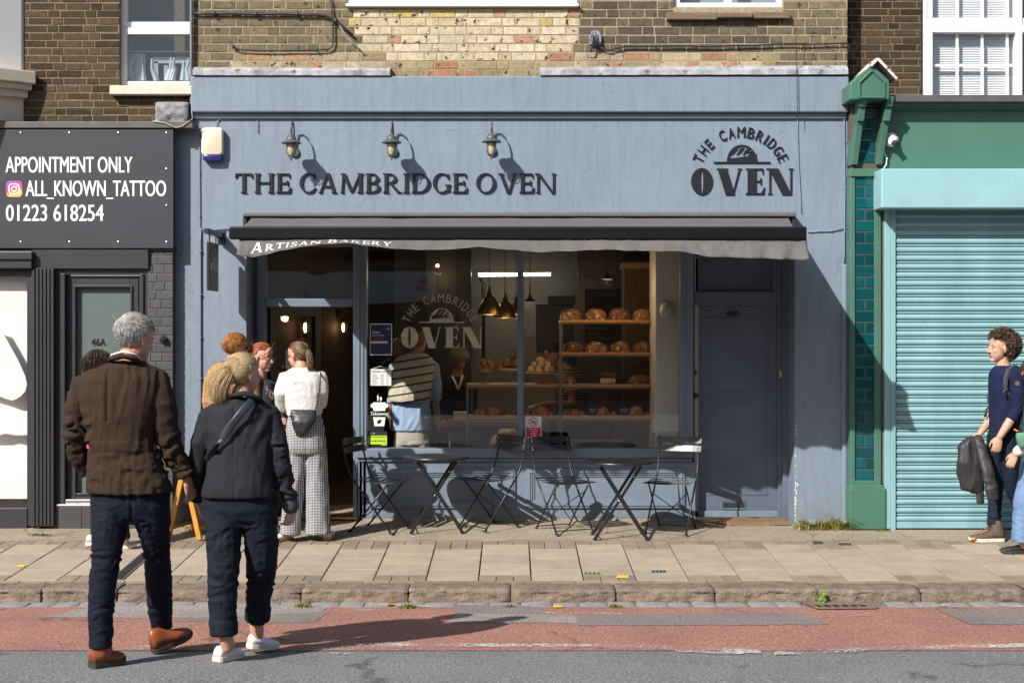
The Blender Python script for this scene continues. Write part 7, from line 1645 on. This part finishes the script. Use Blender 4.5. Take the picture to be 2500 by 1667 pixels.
# 7 --- man walking left past the shutter
D = 12.3
m_navy_k = M("navy sweatshirt", (.010, .015, .045), .9, .15, 10, .0012, 200, spec=.15); m_boot = M("olive brown boot suede", (.09, .065, .04), .8, .25, 30); m_orange_s = M("orange trim", (.65, .22, .03), .6)
p7 = person("curly haired man in navy sweatshirt and jeans walking left past the turquoise shutter", D, 2440)
B = MB(); H7 = Head(2441, 851, D, .252, 190, -3, 0); H7.add(B); limb(B, D, [(2448, 882, 0, 16), (2452, 905, 0, 19)], .95); torso(B, D, [(2455, 915, 34, .11, 0), (2458, 1000, 34, .10, 0), (2450, 1070, 32, .11, 0)])
FL = [(2437, 1065, .08, 27), (2430, 1120, .10, 22), (2434, 1180, .10, 17), (2428, 1240, .08, 16), (2428, 1284, .06, 15)]; NL = [(2462, 1065, -.08, 27), (2466, 1130, -.10, 22), (2468, 1190, -.10, 16), (2490, 1235, -.06, 14), (2515, 1262, -.04, 12)]
limb(B, D, FL, k=.8); limb(B, D, NL, k=.8)
NA = [(2478, 912, -.16, 19), (2486, 955, -.20, 18), (2484, 1000, -.21, 17), (2470, 1022, -.22, 13)]; FA = [(2432, 920, .16, 17), (2430, 965, .17, 15), (2428, 1000, .15, 14)]
limb(B, D, NA, k=.65); limb(B, D, FA, k=.65); limb(B, D, [(2480, 1005, -.21, 11.5), (2458, 1040, -.22, 10.5), (2441, 1066, -.22, 8)]); limb(B, D, [(2426, 1003, .15, 10), (2410, 1035, .12, 10), (2394, 1056, .08, 8)])
hand(B, W(2440, 1068, D-.22), (-.25, 0, -1), (-.1, -1, .1), .185, .75, 1); hand(B, W(2392, 1058, D+.08), (-.75, -.1, -.5), (-.3, -.3, .9), .185, .7, 1)
remesh(B, "body", m_skin3, p7, .0052, 4)
Jn = MB(); torso(Jn, D, [(2454, 893, 22, .075, 0), (2457, 900, 32, .11, 0), (2459, 912, 40, .155, 0), (2459, 940, 42, .16, 0), (2457, 985, 38, .15, 0), (2452, 1030, 34, .14, 0), (2450, 1050, 33, .135, 0)]); cloth(Jn, D, NA); cloth(Jn, D, FA)
sw = remesh(Jn, "sweatshirt", m_navy_k, p7, .0075, 4, lambda c, n: folds(.006, (9, 9, 10), 41, .004)(c, n)+(.006*sin(c.z*150+c.x*30)*math.exp(-((HY-(c.z-CZ)*F/c.y-1000)/16)**2) if c.x > PX(2466, D) else 0))
m = MB(); c = W(2483, 936, D-.245); m.tube([c, c+Vector((0, -.012, 0))], .020, 16); m.build("sleeve_badge", M("brown badge", (.16, .09, .06), .6), sw)
T7 = MB(); torso(T7, D, [(2450, 1040, 31, .125, 0), (2449, 1065, 33, .13, 0), (2450, 1085, 32, .12, 0)]); cloth(T7, D, FL); cloth(T7, D, NL); remesh(T7, "jeans", m_denim2, p7, .0075, 3, lambda c, n: folds(.007, (9, 9, 26), 43)(c, n)+.005*sin(c.z*110)*math.exp(-((HY-(c.z-CZ)*F/c.y-1268)/22)**2))
a = Vector(pav_pt(2449, 1321)); b = Vector(pav_pt(2364, 1322)); a.z = gz(a.y); b.z = gz(b.y); b = a+(b-a).normalized()*.30
bt = shoe(p7, a, b, .115, m_boot, m_wsole, "boot", .052, sole=.032)
m = MB(); limb(m, D, [(2431, 1278, .06, 17), (2434, 1300, .06, 19)]); m.build("boot_shaft", m_boot, bt, smooth=True); m = MB(); m.tube([a+(b-a)*t+Vector((0, -.047, .05-.02*t)) for t in (.86, .93, 1.0)], [.014, .014, .01], 8); m.build("toe_trim", m_orange_s, bt, smooth=True)
m = MB()
for k in range(5): q = a+(b-a)*(.42+.06*k)+Vector((0, 0, .118-.013*k)); m.tube([q+Vector((0, -.03, 0)), q+Vector((-.02, .03, .01))], .004, 5)
m.build("laces", M("maroon lace", (.2, .05, .05), .8), bt)
a2 = W(2518, 1262, D-.04); shoe(p7, a2+Vector((.06, 0, .05)), a2+Vector((-.02, 0, -.22)), .11, m_boot, m_wsole, "boot", .05)
hair(H7, p7, m_hair, [(.045, .026, .015), (.075, .042, .024), (.13, .078, .042), (.025, .015, .010)], 'curly', 25, 1500, 1.11, -.88, .56, .12, .42, .014, side=-.3); H7.face(p7, M("dark brow", (.04, .025, .015), .8)); 
m = MB(); H7.ell(m, (.37, 0, -.205), (.025, .085, .014)); m.build("moustache", M("stubble", (.16, .09, .06), .9), p7, smooth=True)
bp = thing("backpack", "dark backpack with grey straps worn by the curly haired man", "backpack", W(2510, 960, D)); mm = MB(); torso(mm, D, [(2518, 905, 22, .11, 0), (2524, 930, 28, .13, 0), (2526, 990, 30, .13, 0), (2522, 1040, 24, .11, 0)]); remesh(mm, "pack", m_blk, bp, .01, 4)
m_strap = M("dark grey webbing", (.045, .045, .055), .8, .2, 60)
m = MB(); m.tube([W(x, y, D+dy) for x, y, dy in ((2492, 905, -.12), (2478, 896, -.15), (2464, 905, -.185), (2456, 925, -.195), (2455, 945, -.185), (2462, 958, -.19), (2478, 990, -.16))], [.026, .028, .028, .024, .02, .010, .008], 8, flat=.3, vax=(0, 1, 0)); m.tube([W(x, y, D+dy) for x, y, dy in ((2440, 899, .1), (2427, 905, .13), (2421, 920, .13), (2419, 945, .12), (2413, 965, .1))], [.02, .02, .018, .012, .01], 8, flat=.3); m.tube([W(x, y, D+dy) for x, y, dy in ((2419, 953, .1), (2413, 970, .08), (2412, 980, .08), (2416, 990, .08), (2408, 1000, .08), (2405, 1018, .08))], [.012, .018, .006, .006, .010, .012], 6, flat=.3); m.tube([W(2461, 950, D-.2), W(2450, 955, D-.2), W(2453, 964, D-.2)], .008, 6); m.build("straps", m_strap, bp, smooth=True)
jk = thing("held_jacket", "black jacket hanging from the curly haired man's hand", "jacket", W(2385, 1200, D+.05)); mm = MB()
torso(mm, D+.04, [(2384, 1066, 10, .03, 0), (2376, 1074, 22, .05, 0), (2370, 1090, 28, .06, 0), (2367, 1130, 30, .065, 0), (2370, 1175, 28, .06, 0), (2374, 1192, 25, .05, 0), (2386, 1202, 12, .03, 0)], ex=3)
mm2 = MB(); cloth(mm2, D, [(2388, 1068, -.02, 10), (2400, 1105, -.10, 13), (2412, 1150, -.16, 14), (2420, 1190, -.18, 14), (2424, 1216, -.18, 13)], .5); cloth(mm2, D, [(2390, 1180, .02, 9), (2393, 1224, .02, 9)], .5)
mj = M("black shell fabric", (.022, .021, .023), .6, .2, 12); hb = remesh(mm, "coat_body", mj, jk, .0075, 4, folds(.016, (16, 12, 5), 51, .008)); remesh(mm2, "sleeve", mj, jk, .0075, 4, folds(.012, (9, 9, 14), 53, .007))

# 8 --- person at the right edge
D = 11.85
m_ljean = M("light blue denim", (.13, .22, .40), .8, .35, 8, .002, 200, fine=.3); m_gcoat = M("green jacket", (.03, .075, .05), .8, .2, 10)
p8 = person("person in pale blue jeans and green jacket cut off by the right edge", D, 2530)
B = MB(); H8 = Head(2526, 905, D, .235, 182, 0, 0); H8.add(B, True); limb(B, D, [(2534, 935, 0, 15), (2538, 955, 0, 17)], .95); torso(B, D, [(2540, 965, 34, .1, 0), (2540, 1110, 34, .1, 0)]); limb(B, D, [(2540, 1110, -.06, 24), (2500, 1330, -.08, 12)]); limb(B, D, [(2550, 1110, .06, 24), (2570, 1330, .06, 12)]); limb(B, D, [(2540, 985, -.16, 14), (2535, 1045, -.18, 12), (2495, 1095, -.20, 9), (2478, 1108, -.2, 8)]); hand(B, W(2480, 1107, D-.2), (-.45, 0, -.9), (-.4, -.9, .2), .165, .55, 1)
remesh(B, "body", m_skin3, p8, .0065, 4)
Jg = MB(); torso(Jg, D, [(2538, 952, 20, .07, 0), (2540, 965, 34, .14, 0), (2540, 1030, 38, .15, 0), (2540, 1130, 40, .15, 0)]); cloth(Jg, D, [(2542, 982, -.16, 19), (2538, 1045, -.18, 18), (2500, 1090, -.2, 14)]); remesh(Jg, "jacket", m_gcoat, p8, .009, 4, folds(.006)); mm = MB(); limb(mm, D, [(2503, 1088, -.2, 14.5), (2484, 1102, -.2, 12)]); mm.build("white_cuff", m_wshoe, p8, smooth=True)
T8 = MB(); torso(T8, D, [(2540, 1110, 34, .13, 0), (2540, 1150, 38, .13, 0)]); cloth(T8, D, [(2530, 1140, -.06, 36), (2512, 1230, -.08, 36), (2500, 1320, -.08, 30)]); cloth(T8, D, [(2555, 1140, .06, 34), (2575, 1320, .06, 28)]); remesh(T8, "jeans", m_ljean, p8, .009, 3, folds(.008))
a = Vector(pav_pt(2520, 1350)); b = Vector(pav_pt(2442, 1350)); a.z = gz(a.y); b.z = gz(b.y); shoe(p8, a, b, .09, m_blk, m_rub, w=.046); shoe(p8, a+Vector((.2, .15, .006)), b+Vector((.2, .15, .006)), .09, m_blk, m_rub, w=.046)
hair(H8, p8, m_hair, [(.03, .02, .03), (.05, .03, .04)], 'bob', 31, 500, 1.10, -.5, .22, .02, .5, .013); H8.face(p8, m_hair)
hb8 = thing("handbag", "small green canvas bag with tan zip pull at the right edge", "bag", W(2495, 1075, D-.1)); mm = MB(); torso(mm, D-.28, [(2504, 1056, 22, .03, 0), (2504, 1062, 24, .04, 0), (2505, 1088, 20, .04, 0), (2505, 1092, 16, .03, 0)]); mm.build("pouch", M("green canvas", (.10, .22, .15), .8, .1, 20), hb8, smooth=True); mm = MB(); mm.tube([W(2476, 1048, D-.3), W(2484, 1052, D-.3)], .008, 6); mm.build("zip_pull", m_orange_s, hb8)

# 9 --- woman inside with the striped jumper round her shoulders
D = 14.25
mst, n_, l_, b_ = nt("cream jumper with navy stripes"); tc = n_.new("ShaderNodeTexCoord"); sp = n_.new("ShaderNodeSeparateXYZ"); l_.new(tc.outputs["Object"], sp.inputs[0])
aa = n_.new("ShaderNodeMath"); aa.operation = 'MULTIPLY_ADD'; aa.inputs[1].default_value = -.16; l_.new(sp.outputs["X"], aa.inputs[0]); l_.new(sp.outputs["Z"], aa.inputs[2])
bb_ = n_.new("ShaderNodeMath"); bb_.operation = 'MULTIPLY'; bb_.inputs[1].default_value = 2*pi/.082; l_.new(aa.outputs[0], bb_.inputs[0]); ss = n_.new("ShaderNodeMath"); ss.operation = 'SINE'; l_.new(bb_.outputs[0], ss.inputs[0]); gg = n_.new("ShaderNodeMath"); gg.operation = 'GREATER_THAN'; gg.inputs[1].default_value = .80; l_.new(ss.outputs[0], gg.inputs[0])
l_.new(mix(n_, l_, gg.outputs[0], (.56, .49, .36), (.03, .025, .05)), b_.inputs["Base Color"]); b_.inputs["Roughness"].default_value = .9
m_chamb = M("pale blue chambray", (.30, .42, .60), .85, .12, 10, .002, 120); m_beige = M("beige trousers", (.40, .36, .30), .85, .12, 10)
p9 = person("customer inside behind the left pane, striped jumper over a pale blue shirt, back turned", D, 1008, "people inside the bakery")
B = MB(); H9 = Head(1022, 836, D, .23, 65, 12, 0); H9.add(B, True); limb(B, D, [(1014, 862, 0, 13), (1012, 885, 0, 16)], .95); torso(B, D, [(1012, 890, 40, .08, 0), (1005, 1000, 36, .09, 0), (1003, 1080, 38, .1, 0)]); limb(B, D, [(985, 1080, 0, 18), (982, 1230, 0, 12)]); limb(B, D, [(1025, 1080, 0, 18), (1030, 1230, 0, 12)]); limb(B, D, [(1058, 895, 0, 12), (1070, 960, -.02, 10), (1064, 985, 0, 9), (1070, 1030, .05, 7)]); hand(B, W(1070, 1030, D+.05), (.2, 0, -1), (1, 0, 0), .165, .5); limb(B, D, [(962, 895, 0, 12), (955, 980, 0, 10), (952, 1020, .05, 8)]); hand(B, W(952, 1022, D+.05), (0, 0, -1), (-1, 0, 0), .165, .5)
remesh(B, "body", m_skin, p9, .007, 4)
Jc = MB(); torso(Jc, D, [(1012, 880, 44, .10, 0), (1008, 920, 50, .12, 0), (1004, 990, 46, .13, 0), (1005, 1030, 45, .135, 0), (1003, 1050, 44, .13, 0)]); cloth(Jc, D, [(1056, 895, 0, 15), (1066, 950, -.02, 14), (1066, 972, -.01, 12)]); cloth(Jc, D, [(965, 895, 0, 15), (958, 980, 0, 13)]); remesh(Jc, "shirt", m_chamb, p9, .009, 4, folds(.009, (12, 9, 9), 61, .006))
Jw = MB(); torso(Jw, D, [(1015, 862, 22, .07, -.01), (1012, 872, 42, .12, -.01), (1009, 888, 53, .14, -.02), (1004, 925, 55, .16, -.03), (1000, 968, 51, .17, -.03), (999, 980, 48, .165, -.03)]); remesh(Jw, "draped_jumper", mst, p9, .009, 4, folds(.008, (12, 9, 6), 63))
T9 = MB(); torso(T9, D, [(1003, 1040, 38, .115, 0), (1003, 1085, 41, .12, 0)]); cloth(T9, D, [(983, 1080, 0, 23), (982, 1230, 0, 17)]); cloth(T9, D, [(1026, 1080, 0, 23), (1030, 1230, 0, 17)]); remesh(T9, "trousers", m_beige, p9, .01, 3, folds(.007))
for x in (982, 1030): a = W(x, 1235, D); a.z = .032; shoe(p9, a, a+Vector((.05, .23, 0)), .09, m_blk, m_rub, w=.042)
hair.tie = Vector((-.45, 0, -.12)); hair.tail = (Vector((-.55, 0, -.30)), .09, Vector((-.05, 0, 0))); hair(H9, p9, m_hair, [(.20, .12, .06), (.28, .17, .09)], 'tail', 33, 500, 1.08, -.45, .2, .03, .3, .014); hair.tail = None; H9.face(p9, m_hair)
# 10 --- grey haired man inside
D = 15.5
p10 = person("grey haired man in dark jacket facing out from inside the shop", D, 1115, "people inside the bakery")
B = MB(); H10 = Head(1121, 878, D, .24, -70, 18, 0); H10.add(B); limb(B, D, [(1118, 905, .04, 13), (1114, 925, .05, 16)], .95); torso(B, D, [(1110, 935, 38, .08, 0), (1108, 1090, 36, .1, 0)]); limb(B, D, [(1092, 1090, 0, 16), (1092, 1195, 0, 11)]); limb(B, D, [(1126, 1090, 0, 16), (1126, 1195, 0, 11)]); limb(B, D, [(1068, 945, 0, 12), (1064, 1000, -.05, 10), (1080, 1030, -.15, 8)]); hand(B, W(1080, 1030, D-.16), (.6, -.6, -.2), (0, -.3, 1), .18, .5); limb(B, D, [(1150, 945, 0, 12), (1152, 1000, -.05, 10), (1136, 1030, -.15, 8)]); hand(B, W(1136, 1030, D-.16), (-.6, -.6, -.2), (0, -.3, 1), .18, .5)
remesh(B, "body", m_skin2, p10, .008, 4)
Jb = MB(); torso(Jb, D, [(1114, 920, 20, .07, .03), (1111, 930, 36, .10, 0), (1109, 945, 46, .12, 0), (1108, 1000, 44, .13, 0), (1108, 1090, 42, .13, 0)]); cloth(Jb, D, [(1068, 945, 0, 15), (1064, 1000, -.05, 13), (1078, 1026, -.14, 10)]); cloth(Jb, D, [(1150, 945, 0, 15), (1152, 1000, -.05, 13), (1138, 1026, -.14, 10)]); jj = remesh(Jb, "jacket", m_cotton, p10, .01, 4, folds(.007))
m = MB(); m.tube([W(1104, 918, D-.10), W(1118, 950, D-.135)], .012, 6); m.tube([W(1130, 916, D-.08), W(1119, 950, D-.135)], .012, 6); m.build("shirt_collar", m_wshoe, jj, smooth=True)
T10 = MB(); cloth(T10, D, [(1092, 1085, 0, 20), (1092, 1195, 0, 16)]); cloth(T10, D, [(1126, 1085, 0, 20), (1126, 1195, 0, 16)]); torso(T10, D, [(1109, 1075, 38, .11, 0), (1109, 1100, 40, .11, 0)]); remesh(T10, "trousers", m_denim, p10, .011, 3)
for x in (1092, 1126): a = W(x, 1198, D); a.z = .032; shoe(p10, a+Vector((0, .05, 0)), a+Vector((.02, -.2, 0)), .09, m_blk, m_rub)
hair(H10, p10, m_hair, [(.20, .19, .18), (.28, .27, .26), (.14, .13, .12)], 'short', 35, 700, 1.10, -.5, .30, .05, .22, .016); H10.face(p10, m_hair)
# 11 --- barista behind the rack
D = 15.0
mbt, n_, l_, b_ = nt("black and white striped tee"); tc = n_.new("ShaderNodeTexCoord"); sp = n_.new("ShaderNodeSeparateXYZ"); l_.new(tc.outputs["Object"], sp.inputs[0]); g1 = line("Z", 2*pi/.03, .1); l_.new(mix(n_, l_, g1, (.05, .05, .05), (.35, .34, .32)), b_.inputs["Base Color"])
p11 = person("dark haired baker in striped tee bending over trays behind the bread rack", D, 1385, "people inside the bakery")
B = MB(); H11 = Head(1352, 868, D, .23, 195, 25, 0); H11.add(B, True); limb(B, D, [(1368, 890, 0, 12), (1385, 905, 0, 16)], .95); torso(B, D, [(1392, 915, 34, .09, 0), (1395, 1000, 32, .09, 0), (1398, 1080, 36, .1, 0)]); limb(B, D, [(1385, 1080, 0, 16), (1385, 1205, 0, 11)]); limb(B, D, [(1412, 1080, 0, 16), (1412, 1205, 0, 11)]); limb(B, D, [(1392, 930, -.12, 14), (1398, 985, -.16, 11), (1360, 985, -.2, 9), (1318, 990, -.22, 7)]); hand(B, W(1318, 990, D-.22), (-1, 0, -.1), (0, -.3, 1), .17, .5)
remesh(B, "body", m_skin, p11, .008, 4)
Jq = MB(); torso(Jq, D, [(1386, 898, 20, .07, 0), (1392, 915, 38, .12, 0), (1396, 1000, 38, .12, 0), (1398, 1050, 38, .12, 0)]); cloth(Jq, D, [(1392, 930, -.12, 18), (1397, 958, -.14, 17)]); remesh(Jq, "tee", mbt, p11, .01, 4, folds(.006))
T11 = MB(); torso(T11, D, [(1398, 1035, 39, .125, 0), (1398, 1090, 40, .12, 0)]); cloth(T11, D, [(1385, 1085, 0, 20), (1385, 1205, 0, 15)]); cloth(T11, D, [(1412, 1085, 0, 20), (1412, 1205, 0, 15)]); remesh(T11, "trousers", m_denim, p11, .011, 3)
for x in (1385, 1412): a = W(x, 1210, D); a.z = .032; shoe(p11, a+Vector((.05, 0, 0)), a+Vector((-.18, -.02, 0)), .09, m_blk, m_rub)
hair.tie = Vector((-.42, 0, .3)); hair.tail = (Vector((-.55, 0, .35)), .12, Vector((-.05, 0, .05))); hair(H11, p11, m_hair, [(.035, .022, .016), (.05, .03, .022)], 'tail', 37, 500, 1.08, -.45, .2, .03, .3, .014); hair.tail = None; H11.face(p11, m_hair)
